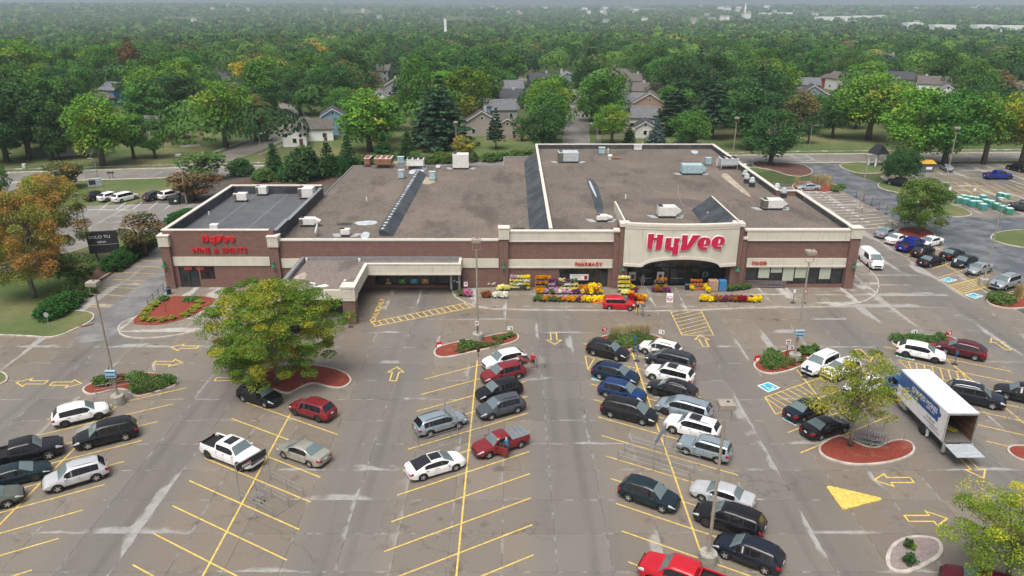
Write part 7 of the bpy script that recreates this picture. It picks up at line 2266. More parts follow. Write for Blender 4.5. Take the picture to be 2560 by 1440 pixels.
house(290,352,8.0,8,3.2,-20,TAN,DK,'dark roofed house behind the corner maple','y')
house(1205,340,9.5,9,4.2,8,TAN,BR,'tan gabled house with brown roof behind the young yellow tree','y',chim=0.3)
house(1268,345,7.5,10,3.2,8,TAN,TN,'tan garage with brown roof by the side street','y')
house(1200,300,7.0,8,4.6,8,BLU,GY,'blue house with broad chimney left of the side street','x',chim=-0.8)
house(1262,300,8.0,9,3.4,6,GRY,GY,'grey roofed house behind the tan garage','x')
house(1282,272,11.0,9,3.6,4,GRY,DK,'long dark roofed house on the left of the side street','x',chim=0.1)
house(1278,243,10.0,9,3.6,4,CRM,GY,'grey roofed house further up the side street','x')
house(1600,325,9.5,9,3.8,-8,CRM,GY,'pale house with blue-grey roof right of the side street','x')
house(1612,345,5.5,8,3.0,-8,CRM,DK,'pale garage in front of the blue-grey roof','y')
house(1622,285,10.5,9,3.8,-12,(0.32,0.21,0.16),TN,'brick-pink gable house right of the side street','y')
house(1580,278,9.0,9,3.2,-6,CRM,GY,'grey roofed house behind the pink gable','x')
house(1590,250,10.5,9,3.6,-4,WHT,TN,'white house with brown roof up the side street','x',chim=0.6)
house(1575,222,10.0,9,3.6,-4,WHT,TN,'white gabled house with small chimney up the side street','x',chim=0.7)
house(1550,205,9.5,8,3.4,5,CRM,TN,'tan roofed house near the bend','x')
house(1352,218,9.5,8,3.4,10,GRY,DK,'dark roofed house at the bend between two maples','x',chim=0.7)
house(1418,218,7.0,9,4.6,0,SLT,GY,'slate gable house with tall pale chimney at the bend','y',chim=-0.7)
house(987,242,7.5,9,4.6,5,GRY,BR,'grey gable house with chimney in the middle trees','y',chim=0.1)
house(955,205,6.5,8,5.4,-8,GRY,BR,'grey and white two-storey house with brown roof','x')
house(952,262,7.0,8,3.0,10,WHT,GY,'white gable peeping above the bright maple','y')
house(2030,265,10.0,9,4.4,-14,SLT,DK,'slate-blue house with dark roof and porch on the slope','y')
house(2015,240,10.0,8,4.6,-14,GRY,GY,'grey house behind the slate-blue one','x')
house(2108,225,8.0,8,5.0,12,(0.62,0.66,0.62),TN,'white house with arched window and red gable','y')
house(2085,222,5.0,7,4.4,12,(0.40,0.06,0.04),TN,'red gable wing of the white house','y')
house(2240,228,12.0,9,5.2,-20,GRY,DK,'grey house with broad dark roof and white chimney','x',chim=-0.8)
house(2330,238,12.0,9,4.6,-24,WHT,TN,'white house with brown roof and white chimney','x',chim=-0.5)
house(2365,248,6.0,7,3.6,-24,WHT,GY,'white wing with grey roof on the right','y')
house(2225,170,11.0,9,5.0,-10,TAN,TN,'brown roofed house above the dark roof','x',chim=0.3)
house(1562,125,9.0,8,5.0,10,SLT,DK,'slate gable house far up the hill','y')
house(1655,122,11.0,8,4.6,-20,GRY,DK,'dark roofed house far up the hill','x')
house(1782,128,9.0,8,4.6,-10,GRY,GY,'grey roofed house among trees above the pines','x')
house(565,222,10.0,9,3.6,20,GRY,DK,'dark roofed house with white chimney above the golden-topped maple','x',chim=0.7)
house(2550,250,10.0,9,4.2,-20,GRY,GY,'grey roofed house at the right frame edge','x')
# ---------------- the wood: individual trees first
def near_road(x, y):
 for pts, w in ((MAIN,8.5),(SIDE,6.8),(LSIDE,6.5)):
  for a, b in zip(pts, pts[1:]):
   ax, ay = a; bx, by = b
   l2 = (bx-ax)**2+(by-ay)**2
   t_ = max(0,min(1,((x-ax)*(bx-ax)+(y-ay)*(by-ay))/l2))
   if hypot(x-ax-t_*(bx-ax), y-ay-t_*(by-ay)) < w: return True
 return False
def blocked(x, y, w, h):
 if near_road(x, y): return True
 for hx, hy, rad, yf in HOUSES:
  if hypot(x-hx, y-hy) < rad+w*0.36: return True
  # keep the sight line to the house front: a tree standing before it hides it
  if y < hy and hy-y < 120:
   k = y/hy
   if abs(x-hx*k) < rad*0.72+w*0.26:
    zline = CAM_H-(CAM_H-4.2)*k
    if h > zline: return True
 for tx, ty, tr_ in placed:
  if hypot(x-tx, y-ty) < tr_+w*0.30: return True
 # the open slope, and lawn strips
 if 62 < x < 100 and y < 222: return True
 if -84 < x < -46 and y < 222: return True
 if y < main_y(x)+9: return True
 return False
KINDS = [('maple1','green'),('maple2','green'),('maple3','green'),('oak1','dark'),('oak2','green'),('vase1','green'),('maple1','bright'),('maple2','bright'),('oak1','green'),('maple3','dark'),('pyr1','green'),('oak2','dark'),('maple2','olive'),('vase1','yellowing'),('pine1','pine'),('maple3','rust'),('small1','bare'),('maple1','dark')]
WT = [10,9,8,10,8,7,6,5,9,9,5,9,4,0.7,7,0.7,1.5,9]
GL = {'green':'mid-green broadleaf tree','dark':'dark green broadleaf tree','bright':'bright green broadleaf tree','olive':'olive-tinged tree','yellowing':'yellowing tree','pine':'dark conifer','rust':'rust-brown tree','bare':'grey thin-leaved tree'}
wood_rng = random.Random(99)
count = 0; tries = 0
cells = []
yy = 168.0
while yy < 420 and count < 232:
 step = 11.5
 xw = yy*0.735+8
 xx = -xw+wood_rng.uniform(0,6)
 while xx < xw and count < 232:
  x = xx+wood_rng.uniform(-2.6,2.6); y = yy+wood_rng.uniform(-3.2,3.2)
  k_, f_ = wood_rng.choices(KINDS, WT)[0]
  W, H = TREE[k_][2], TREE[k_][3]
  s = wood_rng.uniform(1.15,1.85)
  w, h = W*s, H*min(s,1.45)*wood_rng.uniform(0.80,1.0)
  if blocked(x, y, w, h): w, h = w*0.72, h*0.66
  if not blocked(x, y, w, h):
   u_ = 1280+x*FPX/(y*cos(_th)+CAM_H*sin(_th))
   sec = next(n_ for lim, n_ in ((230,'at the far left'),(430,'left of the left side street'),(650,'along the left side street'),(900,'behind the wine shop'),(1120,'behind the middle roof units'),(1330,'left of the middle side street'),(1500,'around the middle side street'),(1720,'behind the main roof'),(1950,'behind the right pines'),(2200,'above the grass slope'),(2400,'behind the right street trees'),(9999,'at the far right')) if u_ < lim)
   dep = 'front' if y < 200 else 'second' if y < 235 else 'third' if y < 275 else 'fourth' if y < 310 else 'rear'
   siz = 'tall' if h > 14.5 else 'low' if h < 11.5 else 'mid-height'
   tree(k_, f_, x, y, w, h, siz+' '+GL[f_]+', '+dep+' row '+sec, GL[f_].split(' tree')[0].split(' conifer')[0]+' trees of the wood')
   placed.append((x,y,w*0.40)); count += 1
  xx += wood_rng.uniform(10.5,16.0)
 yy += step
LAST_Y = yy
# ---------------- the rest of the wood as one mass
def far_wood():
 rs = np.random.RandomState(3)
 pal = np.array([(0.050,0.118,0.024),(0.066,0.142,0.028),(0.034,0.086,0.024),(0.092,0.178,0.030),(0.085,0.108,0.036),(0.028,0.066,0.030),(0.17,0.185,0.035),(0.12,0.095,0.050)])
 pw = np.array([0.28,0.2,0.23,0.10,0.07,0.10,0.01,0.01]); pw /= pw.sum()
 Q = []; Cc = []
 def add(n_try, r0, r1, wmin, wmax, hmin, hmax, per, size, spacing):
  A = rs.uniform(-0.66,0.66,n_try); R2 = np.sqrt(rs.uniform(r0*r0,r1*r1,n_try))
  X, Y = R2*np.sin(A), R2*np.cos(A)
  ok = []
  grid = {}
  for i in range(n_try):
   x, y = X[i], Y[i]
   gx, gy = int(x//spacing), int(y//spacing)
   if any((gx+a,gy+b) in grid and hypot(grid[(gx+a,gy+b)][0]-x, grid[(gx+a,gy+b)][1]-y) < spacing for a in (-1,0,1) for b in (-1,0,1)): continue
   if y < 460 and blocked_far(x, y): continue
   if y > 1300 and noise.noise(Vector((x*0.004,y*0.0016,2.0))) > 0.33: continue
   grid[(gx,gy)] = (x,y); ok.append((x,y))
  for (x, y) in ok:
   w = rs.uniform(wmin,wmax); h = rs.uniform(hmin,hmax)
   z0 = land_z(x, y)
   nl = 9
   # a domed crown with a few bulges
   d = rs.normal(size=(per,3)); d /= np.linalg.norm(d,axis=1)[:,None]; d[:,2] = np.abs(d[:,2])*1.05-0.28
   bd = rs.normal(size=(nl,3)); bd[:,2] = np.abs(bd[:,2]); bd /= np.linalg.norm(bd,axis=1)[:,None]
   bul = 0.82+0.26*np.clip((d@bd.T).max(1)*3.2-2.2,0,1)+0.05*rs.rand(per)
   pos = np.array([x,y,z0+h*0.50])+d*bul[:,None]*np.array([0.50*w,0.50*w,0.50*h])
   nv = d*1.0+rs.normal(size=(per,3))*0.22; nv /= np.linalg.norm(nv,axis=1)[:,None]
   a = np.cross(nv, rs.normal(size=(per,3))); a /= np.linalg.norm(a,axis=1)[:,None]+1e-9
   b = np.cross(nv,a); s = size*(0.65+0.7*rs.rand(per))[:,None]
   Q.append(np.stack([pos-a*s*.5-b*s*.2,pos-b*s*.5+a*s*.1,pos+a*s*.5+b*s*.2,pos+b*s*.5-a*s*.1],1))
   base = pal[rs.choice(len(pal),p=pw)]*rs.uniform(0.78,1.45)
   Cc.append(base[None,:]*(0.86+0.28*rs.rand(per))[:,None])
 placed_grid = {}
 def blocked_far(x, y):
  if near_road(x, y): return True
  if y < main_y(x)+11: return True
  for hx, hy, rad, yf in HOUSES:
   if hypot(x-hx,y-hy) < rad+4: return True
   if y < hy and hy-y < 90 and abs(x-hx*y/hy) < rad*0.6+4:
    if 13 > CAM_H-(CAM_H-3.0)*y/hy: return True
  for tx, ty, tr_ in placed:
   if abs(x-tx) < 9 and abs(y-ty) < 9 and hypot(x-tx,y-ty) < tr_+4.2: return True
  if 62 < x < 100 and y < 222: return True
  return False
 add(5200, 175, 620, 13, 21, 11.5, 18.5, 560, 0.92, 13.5)
 add(9000, 620, 1250, 14, 24, 11, 19, 90, 2.3, 16.5)
 add(16000, 1250, 3000, 16, 26, 9, 15, 18, 5.5, 20)
 add(9000, 3000, 6000, 24, 46, 9, 16, 12, 11, 32)
 q = np.concatenate(Q); cc = np.concatenate(Cc); N = len(q)
 me = bpy.data.meshes.new('woodland')
 me.vertices.add(4*N); me.vertices.foreach_set('co', q.reshape(-1).astype(np.float32))
 me.loops.add(4*N); me.loops.foreach_set('vertex_index', np.arange(4*N,dtype=np.int32))
 me.polygons.add(N); me.polygons.foreach_set('loop_start', np.arange(0,4*N,4,dtype=np.int32)); me.polygons.foreach_set('loop_total', np.full(N,4,dtype=np.int32))
 at = me.attributes.new('leafcol','FLOAT_COLOR','FACE')
 at.data.foreach_set('color', np.concatenate([cc,np.ones((N,1))],1).reshape(-1).astype(np.float32))
 t = NT('woodland_leaves'); a = t.n('ShaderNodeAttribute'); a.attribute_name = 'leafcol'
 t.base(a.outputs['Color']); t.set(0.8, 0, 0.15)
 tr = t.n('ShaderNodeBsdfTranslucent'); t.L(a.outputs['Color'], tr.inputs[0])
 mx = t.n('ShaderNodeMixShader'); mx.inputs[0].default_value = 0.2
 t.L(t.b.outputs[0], mx.inputs[1]); t.L(tr.outputs[0], mx.inputs[2]); t.L(mx.outputs[0], t.out.inputs[0])
 me.materials.append(t.m); me.update(calc_edges=True)
 o = bpy.data.objects.new('woodland', me); link(o)
 tag(o, 'far wood of mixed green crowns running to the hills', 'wood', kind='stuff')
 print('far wood faces', N, 'near trees', count, 'last y', LAST_Y)
far_wood()
# ================================================================== STREET FURNITURE, GOODS, PEOPLE
M['pole'] = mat('pole_tan', (0.30,0.265,0.215), 0.6, var=0.08)
M['pole_dark'] = mat('pole_dark', (0.03,0.03,0.032), 0.5)
M['sign_blue'] = mat('sign_blue', (0.03,0.10,0.22), 0.45)
M['sign_grey'] = mat('sign_pale_blue', (0.30,0.42,0.50), 0.5)
M['sign_back'] = mat('sign_back', (0.38,0.40,0.42), 0.5, 0.3)
M['base_conc'] = mat('lamp_base_concrete', (0.30,0.29,0.25), 0.85, var=0.22, scale=2.5)
def lot_lamp(u, v, h, label, base=True, rz=0.0, heads=1):
 p = G(u, v)
 r = empty('lamp_post', p, rz); tag(r, label, 'lamp post')
 if base:
  MB().lathe([(0.62,0),(0.62,0.88),(0.57,0.94),(0.3,0.94)], 18).build('concrete_base', M['base_conc'], r)
  MB().cbox((0,0,0.97), (0.34,0.34,0.05)).build('base_plate', M['pole'], r)
 MB().tube([(0,0,0.3),(0,0,h-1.25)], [0.125,0.095], 8).build('pole', M['pole'], r)
 for a, b in (((-0.42,0,h-1.25),(0.42,0,h-1.25)),((-0.42,0,h-1.25),(-0.42,0,h-0.4)),((0.42,0,h-1.25),(0.42,0,h-0.4))):
  MB().tube([a,b], 0.03, 5).build('yoke', M['pole'], r)
 MB().cbox((0,0,h-0.20), (0.98,0.80,0.42), 0, 0.05).build('lamp_head', M['pole'], r)
 MB().cbox((0,0,h-0.43), (0.8,0.62,0.04)).build('lens', M['plate'], r)
 MB().lathe([(0.09,0),(0.09,0.05),(0.05,0.07)], 8, (0.1,0,h+0.01)).build('photocell', M['pole_dark'], r)
 return r
lamps = [lot_lamp(1195,851,12.0,'tan lamp post rising from the long mulch island in front of the pharmacy'),
 lot_lamp(298,1008,12.4,'tan lamp post at the left cart corral with a grey letter board'),
 lot_lamp(1985,903,12.4,'tan lamp post on the right mulch island in front of the food bay'),
 lot_lamp(1768,1408,12.5,'tan lamp post on a concrete drum at the bottom, between black SUVs'),
 lot_lamp(2457,712,11.8,'tan lamp post by the silver sedan on the right'),
 lot_lamp(2147,530,10.6,'tan lamp post on a concrete drum beside the numbered stalls'),
 lot_lamp(1831,402,10.4,'lamp post behind the right back parapet', False),
 lot_lamp(2362,466,12.2,'lamp post on the far right lot by the hatched stalls'),
 lot_lamp(1142,402,9.4,'lamp post rising behind the cream roof unit', False),
 lot_lamp(467,512,9.6,'lamp post behind the wine shop by the brown bush', False),
 lot_lamp(226,624,9.0,'lamp post left of the salon sign', False)]
def letter_board(r, z, letters):
 b = MB().cbox((0,-0.32,z), (0.95,0.30,0.72), 0, 0.02).build('letter_board', M['sign_grey'], r)
 MB().cbox((0,-0.475,z+0.22), (0.8,0.01,0.12)).build('board_text', M['sign_blue'], b)
 MB().cbox((0,-0.475,z-0.18), (0.8,0.01,0.14)).build('board_text', M['sign_blue'], b)
letter_board(lamps[1], 3.3, 'A'); letter_board(lamps[2], 3.4, 'D')
def street_lamp(u, v, h, label, arm=1.2, rz=0.0):
 p = G(u, v); r = empty('street_lamp', p, rz); tag(r, label, 'street lamp')
 MB().tube([(0,0,0),(0,0,h-0.4),(arm*0.3,0,h-0.08),(arm,0,h)], [0.09,0.065,0.05,0.045], 7).build('pole', M['galv'], r)
 MB().cbox((arm+0.2,0,h-0.02), (0.6,0.28,0.14), 0, 0.03).build('lamp_head', M['galv'], r)
street_lamp(246,449,4.6,'street lamp by the olive tree on the left street',0.9,pi)
street_lamp(655,405,6.8,'street lamp at the left side street corner',0.5)
street_lamp(2021,383,7.0,'street lamp with curved arm on the grass slope',1.1)
street_lamp(1365,362,6.0,'street lamp at the side street by the full green maple',0.4)
def post_sign(u, v, h, w, hh, face, label, text=None, post='pole_dark', base=False, rz=0.0, cat='sign', tm=None, two=None, shape=4):
 p = G(u, v, 0.12 if base == 'walk' else 0.0); r = empty('post_sign', p, rz); tag(r, label, cat)
 MB().tube([(0,0,0),(0,0,h)], 0.035, 6).build('post', M[post], r)
 if base: MB().cbox((0,0,0.05), (0.55,0.42,0.10), 0, 0.03).build('foot', M['pole_dark'], r)
 if shape == 4: pl = MB().cbox((0,-0.045,h-hh/2), (w,0.02,hh)).build('plate', M[face], r)
 else:
  pts = [(w/2*cos(2*pi*(k+.5)/8), -0.045, h-hh/2+hh/2*sin(2*pi*(k+.5)/8)) for k in range(8)]
  pl = MB().add(pts+[(q[0],q[1]+0.02,q[2]) for q in pts], [tuple(range(8)),tuple(range(15,7,-1))]+[(k,k+8,(k+1)%8+8,(k+1)%8) for k in range(8)]).build('plate', M[face], r)
 if two:
  for (fx,fz,fw,fh,fm) in two: MB().cbox((fx*w,-0.058,h-hh/2+fz*hh), (fw*w,0.006,fh*hh)).build('print', M[fm], pl)
 return r
RB = [(0,0.1,0.7,0.35,'sign_red'),(0,-0.3,0.6,0.12,'pole_dark')]
post_sign(125,826,2.3,0.62,0.62,'sign_back','octagonal sign seen from behind on the left lawn',shape=8,post='pole')
post_sign(1196,892,1.1,0.34,0.48,'pole_dark','low black sign on a post at the end of the long island')
post_sign(1193,853,2.5,0.4,0.55,'sign_white','white sign on a post beside the lamp of the long island',two=RB)
post_sign(1965,893,2.1,0.5,0.55,'sign_white','white no-standing sign on the right mulch island',two=RB)
post_sign(1585,880,2.0,0.30,0.46,'sign_blue','blue access sign in the shrubs of the front island',base=True,post='sign_blue')
post_sign(1592,903,1.9,0.30,0.46,'sign_blue','blue access sign between the front row cars',base=True,post='sign_blue')
post_sign(2013,944,1.4,0.30,0.46,'sign_blue','blue access post at the nose of the white SUV',base=True,post='sign_blue')
post_sign(2386,911,1.6,0.30,0.46,'sign_blue','blue access post beside the maroon crossover',base=True,post='sign_blue')
post_sign(2384,668,1.3,0.36,0.5,'sign_white','white access sign at the dark hybrid sedan',base=True)
post_sign(2416,688,1.5,0.30,0.46,'sign_blue','blue access sign at the silver sedan on the right',base=True)
post_sign(2483,731,1.5,0.30,0.46,'sign_blue','blue access sign at the silver SUV on the right',base=True)
post_sign(2172,682,2.0,0.42,0.5,'sign_red','red and white stand sign in front of the passenger van',base=True,two=[(0,0,0.6,0.5,'sign_white')])
post_sign(1982,758,1.9,0.26,0.5,'sign_white','thin white stand sign on the walk left of the lamp post',base='walk')
post_sign(2009,758,1.9,0.46,0.55,'sign_red','red stand sign on the walk right of the lamp post',base='walk',two=[(0,0,0.6,0.5,'sign_white')])
post_sign(1496,738,1.5,0.36,0.5,'sign_red','red stand sign at the yellow flowers by the hatchback',base='walk',two=[(0,0,0.6,0.5,'sign_white')])
post_sign(1165,735,1.7,0.48,0.62,'sign_white','white stand sign between the pink flower pots',base='walk',two=[(0,0.1,0.6,0.3,'sign_red')])
post_sign(877,818,1.8,0.44,0.6,'sign_red','red stand sign at the brick post of the canopy',base=True,two=[(0,-0.1,0.5,0.3,'sign_white')])
post_sign(2432,495,2.0,0.5,0.62,'sign_white','white sign on a post in the hatched far lot stall, right one'); post_sign(2370,493,2.0,0.5,0.62,'sign_white','white sign on a post in the hatched far lot stall, left one')
for k, (u, v) in enumerate(((2140,493),(2158,503),(2178,513),(2196,524),(2215,535))):
 post_sign(u, v, 1.5,0.14,0.5,'sign_red','slim stand sign along the numbered pick-up stalls',base=True).__setitem__('group','slim stand signs of the pick-up stalls')
def yard_sign(u, v, w, h, label, red=False, rz=0.0):
 p = G(u, v, 0.1); r = empty('yard_sign', p, rz); tag(r, label, 'sign')
 for x in (-w*0.3, w*0.3): MB().tube([(x,0,0),(x,0,0.45)], 0.012, 4).build('stake', M['galv'], r)
 b = MB().cbox((0,0,0.40+h/2), (w,0.02,h)).build('board', M['sign_red' if red else 'sign_white'], r)
 MB().cbox((w*0.22,-0.013,0.40+h*0.45), (w*0.22,0.006,h*0.6)).build('print', M['pole_dark' if not red else 'sign_white'], b)
 MB().cbox((-w*0.15,-0.013,0.40+h*0.75), (w*0.4,0.006,h*0.15)).build('print', M['sign_grey' if not red else 'sign_white'], b)
yard_sign(1275,833,0.62,0.46,'white board sign at the right tip of the long island'); yard_sign(1653,843,0.66,0.5,'tilted white board sign at the right tip of the front island',rz=-0.5); yard_sign(1510,836,0.5,0.46,'white and red board sign at the left tip of the front island',red=True)
yard_sign(2283,843,0.7,0.5,'white board sign on the upper right island, left one'); yard_sign(2369,845,0.66,0.5,'white and red board sign on the upper right island, right one',red=True); yard_sign(1975,882,0.6,0.5,'white board sign beside the right lamp drum'); yard_sign(388,935,0.6,0.6,'white board sign on the left island',rz=-0.7)
def wedge_sign(u, v, label):
 p = G(u, v); r = empty('wedge_sign', p, 0.3); tag(r, label, 'sign')
 MB().add([(-0.32,-0.18,0),(0.32,-0.18,0),(0.32,0.18,0),(-0.32,0.18,0),(-0.32,0,0.55),(0.32,0,0.55)], [(0,1,5,4),(2,3,4,5),(1,2,5),(3,0,4)]).build('board', M['sign_red'], r)
 MB().add([(-0.24,-0.172,0.05),(0.24,-0.172,0.05),(0.24,-0.10,0.27),(-0.24,-0.10,0.27)], [(0,1,2,3)]).build('print', M['sign_white'], r)
wedge_sign(1098,866,'small red folding sign left of the long mulch island'); wedge_sign(1893,900,'small red folding sign left of the right mulch island')
# ---- shopping carts and corrals
def bars(mb, segs, r=0.014, n=4):
 for a, b in segs: mb.tube([a,b], r, n, cap=False)
 return mb
CARTP = []
mb = MB(); f = []
for z, s in ((0.95,1.0),(0.75,0.93),(0.58,0.86)):
 xa, xb, w = -0.42, 0.48*s, 0.28*s
 f += [((xa,-w,z),(xb,-w*0.8,z)),((xb,-w*0.8,z),(xb,w*0.8,z)),((xb,w*0.8,z),(xa,w,z)),((xa,w,z),(xa,-w,z))]
for k in range(6):
 t_ = k/5; x = -0.42+0.9*t_
 for sg in (-1, 1): f.append(((x,sg*0.28*(1-0.2*t_),0.95),(x*0.88,sg*0.24*(1-0.2*t_),0.58)))
for k in range(4): f.append(((-0.38,-0.2+0.13*k,0.58),(0.42,-0.16+0.11*k,0.58)))
CARTP.append(('basket', bars(mb, f, 0.012).mesh('basket', M['galv'])))
CARTP.append(('frame', bars(MB(), [((-0.45,sg*0.24,0.95),(-0.40,sg*0.24,0.20)) for sg in (-1,1)]+[((-0.40,sg*0.24,0.20),(0.42,sg*0.16,0.20)) for sg in (-1,1)]+[((0.42,-0.16,0.2),(0.42,0.16,0.2)),((-0.4,-0.24,0.2),(-0.4,0.24,0.2))], 0.018).mesh('frame', M['galv'])))
CARTP.append(('handle', bars(MB(), [((-0.52,-0.26,1.02),(-0.52,0.26,1.02))], 0.026, 6).mesh('handle', mat('cart_handle',(0.26,0.05,0.07),0.5))))
CW = MB().lathe([(0.065,-0.015),(0.065,0.015)], 10).mesh('caster', M['tyre'])
def cart(x, y, rz, label, group=None, z=0.0):
 r = empty('shopping_cart', (x,y,z), rz); tag(r, label, 'shopping cart', group)
 for nm, me in CARTP: inst(me, nm, r)
 for cx, cy in ((-0.38,0.24),(-0.38,-0.24),(0.40,0.15),(0.40,-0.15)):
  w = inst(CW, 'caster', r, (cx,cy,0.065)); w.rotation_euler = (pi/2,0,0)
a, b = G(1868,722,0.15), G(1962,724,0.15)
for i in range(24):
 p = a.lerp(b, i/23); cart(p.x, p.y+0.9, radians(88), 'grey shopping cart in the nested row under the food bay windows', 'carts nested under the food bay', 0.152)
for k, (u, v, rz, l) in enumerate(((1352,917,0.2,'shopping cart pushed by the man in the red shirt'),(1614,789,0.1,'shopping cart at the couple beside the red hatchback'),(648,1252,-0.5,'lone shopping cart inside the PERKS corral'))):
 p = G(u, v); cart(p.x, p.y, rz, l)
for i in range(7):
 p = G(2158+i*7, 1103+i*1.5); cart(p.x, p.y, radians(60), 'shopping cart in the corral behind the heart-shaped island', 'carts in the heart island corral')
def corral(cx, cy, rz, Lc, W, label, sign=True, name='cart_corral', perks=False):
 r = empty(name, (cx,cy,0), rz); tag(r, label, 'cart corral')
 for y in (-W/2, 0, W/2) if W > 2.5 else (-W/2, W/2):
  mb = MB()
  for z in (0.95,0.55): mb.tube([(-Lc/2,y,z),(Lc/2,y,z)], 0.020, 5)
  mb.tube([(-Lc/2,y,0),(-Lc/2,y,0.95)], 0.03, 5); mb.tube([(Lc/2,y,0),(Lc/2,y,0.95)], 0.03, 5); mb.tube([(0,y,0),(0,y,0.95)], 0.03, 5)
  mb.build('rail', M['galv'], r)
 MB().tube([(-Lc/2,-W/2,0.03),(-Lc/2,W/2,0.03)], 0.03, 5).build('floor_bar', M['galv'], r)
 if sign:
  x = Lc/2 if perks else 0.0
  fr = MB().tube([(x,-W/2,0),(x,-W/2,3.0),(x,-W/2+0.15,3.12),(x,W/2-0.15,3.12),(x,W/2,3.0),(x,W/2,0)], 0.032, 6).build('sign_frame', M['galv'], r)
  MB().tube([(x,-W/2,2.45),(x,W/2,2.45)], 0.025, 5).build('cross_bar', M['galv'], fr)
  MB().box(x-0.02,x+0.02,-W/2+0.1,W/2-0.1,2.5,3.05).build('sign_panel', M['pole_dark' if perks else 'sign_back'], fr)
  if perks:
   for txt, yy_, zz_, sz, m_ in (('HyVee', 0.55, 2.82, 0.19, M['sign_red']), ('PERKS', 0.75, 2.56, 0.30, M['sign_white'])):
    me = text_mesh(txt, sz, 0.004, sz*0.02); me.materials.clear(); me.materials.append(m_)
    o = bpy.data.objects.new('panel_lettering', me); o.rotation_euler = (pi/2,0,-pi/2); o.location = (x-0.03,yy_+0.15,zz_); link(o, fr)
 return r
def corral_px(u0, v0, u1, v1, W, label, **kw):
 a, b = G(u0,v0), G(u1,v1)
 c = (a+b)/2
 return corral(c.x, c.y, atan2(b.y-a.y,b.x-a.x), (b-a).length, W, label, **kw)
corral_px(722,1268,640,1225,2.9,'cart corral with a black PERKS sign beside the white pickup',perks=True)
corral_px(1050,1122,1205,1075,2.6,'long cart corral with sign frame between the silver wagon and the white sedan')
corral_px(1560,1132,1735,1185,2.6,'long cart corral with sign frame beside the boxy silver SUV')
corral_px(240,1000,330,982,2.2,'cart corral at the left lamp post')
corral_px(2150,1108,2232,1092,2.3,'cart corral behind the heart-shaped mulch island',sign=False)
corral_px(2530,1045,2620,1080,2.4,'cart corral at the right frame edge')
# ---- flowers, racks, pumpkins
rs_ = random.Random(4)
SH['mum'] = shrub(71,0.55,0.42,34,16,0.075)
SHW = (0.55,0.42)
def flowercol(name, a, b): return foliage('mum_'+name, a, b, objvar=0.25, trans=0.15)
MUM = {'yellow': flowercol('yellow',(0.62,0.42,0.02),(0.80,0.62,0.05)), 'lemon': flowercol('lemon',(0.60,0.55,0.16),(0.78,0.74,0.34)), 'white': flowercol('white',(0.62,0.60,0.52),(0.80,0.78,0.72)), 'orange': flowercol('orange',(0.42,0.16,0.015),(0.60,0.27,0.03)),
 'rust': flowercol('rust',(0.17,0.055,0.018),(0.28,0.10,0.03)), 'purple': flowercol('purple',(0.11,0.025,0.09),(0.20,0.06,0.16)), 'mauve': flowercol('mauve',(0.42,0.22,0.36),(0.58,0.40,0.52)), 'pink': flowercol('pink',(0.45,0.09,0.22),(0.60,0.22,0.36)), 'green': flowercol('green',(0.05,0.10,0.03),(0.12,0.17,0.05)), 'crimson': flowercol('crimson',(0.19,0.012,0.016),(0.30,0.03,0.03))}
MUMLEAF = cloud_mesh('blooms', [SH['mum']], MUM['yellow'])
POT = MB().lathe([(0.13,0),(0.18,0.22),(0.19,0.24)], 10).mesh('pot', M['pole_dark'])
CN = {'yellow':'bright yellow','lemon':'pale yellow','white':'white','orange':'orange','rust':'rust-red','purple':'dark purple','mauve':'mauve','pink':'pink','green':'green budding','crimson':'crimson'}
def mum(x, y, z, col, where, w=0.62):
 r = empty('potted_chrysanthemum', (x,y,z), rs_.uniform(0,6)); tag(r, CN[col]+' potted chrysanthemum '+where, 'potted flower', CN[col]+' chrysanthemums '+where)
 s = w/0.55*rs_.uniform(1.1,1.35)
 inst(MUMLEAF, 'blooms', r, (0,0,0.18), 0, (s,s,s*0.95), mat=MUM[col])
 inst(POT, 'pot', r)
def row(u0, v0, u1, v1, n, rows, cols, where, w=0.62, z=0.15, dy=0.55):
 a, b = G(u0,v0,z), G(u1,v1,z)
 for j in range(rows):
  for i in range(n):
   p = a.lerp(b, (i+0.5*(j%2))/max(1,n-1)); c = cols[int(len(cols)*min(0.999,max(0,i/n+rs_.uniform(-0.06,0.06))))]
   mum(p.x+rs_.uniform(-.08,.08), p.y+j*dy+rs_.uniform(-.08,.08), z, c, where, w)
row(1338,754,1505,756,15,2,['green','orange','orange','green','mauve','orange','orange','purple','yellow','yellow','yellow','yellow','yellow'],'in the row along the kerb left of the red hatchback')
row(1345,735,1500,736,15,1,['orange','green','mauve','lemon','white','mauve','purple','lemon','yellow','rust','yellow','yellow'],'in the loose row before the pharmacy racks',0.62)
row(1575,752,1606,754,4,2,['crimson','orange','orange','yellow'],'right behind the red hatchback',0.7)
row(1752,754,1898,756,13,2,['yellow','yellow','rust','rust','purple','purple','rust','rust','crimson','purple','yellow','yellow','yellow'],'in the row along the kerb right of the entrance')
row(1192,715,1235,716,5,1,['white','green','white','white','green'],'against the wall by the canopy doors',0.75)
row(1150,740,1175,742,3,1,['green','pink','pink'],'by the canopy doors',0.85)
row(1210,744,1262,745,5,1,['rust','white','rust','white','rust'],'on the walk left of the tall rack',0.8)
row(1248,726,1272,727,4,1,['lemon','lemon','lemon','lemon'],'at the left foot of the tall rack',0.7)
row(1436,728,1460,729,3,2,['yellow','orange','yellow'],'at the pharmacy rack end',0.7)
row(1472,726,1492,727,3,2,['yellow','yellow','yellow'],'at the pharmacy door',0.75)
row(1556,736,1572,738,3,1,['lemon','lemon','yellow'],'at the foot of the entrance rack',0.6)
row(1574,720,1590,730,3,1,['yellow','purple','purple'],'right of the entrance rack',0.6)
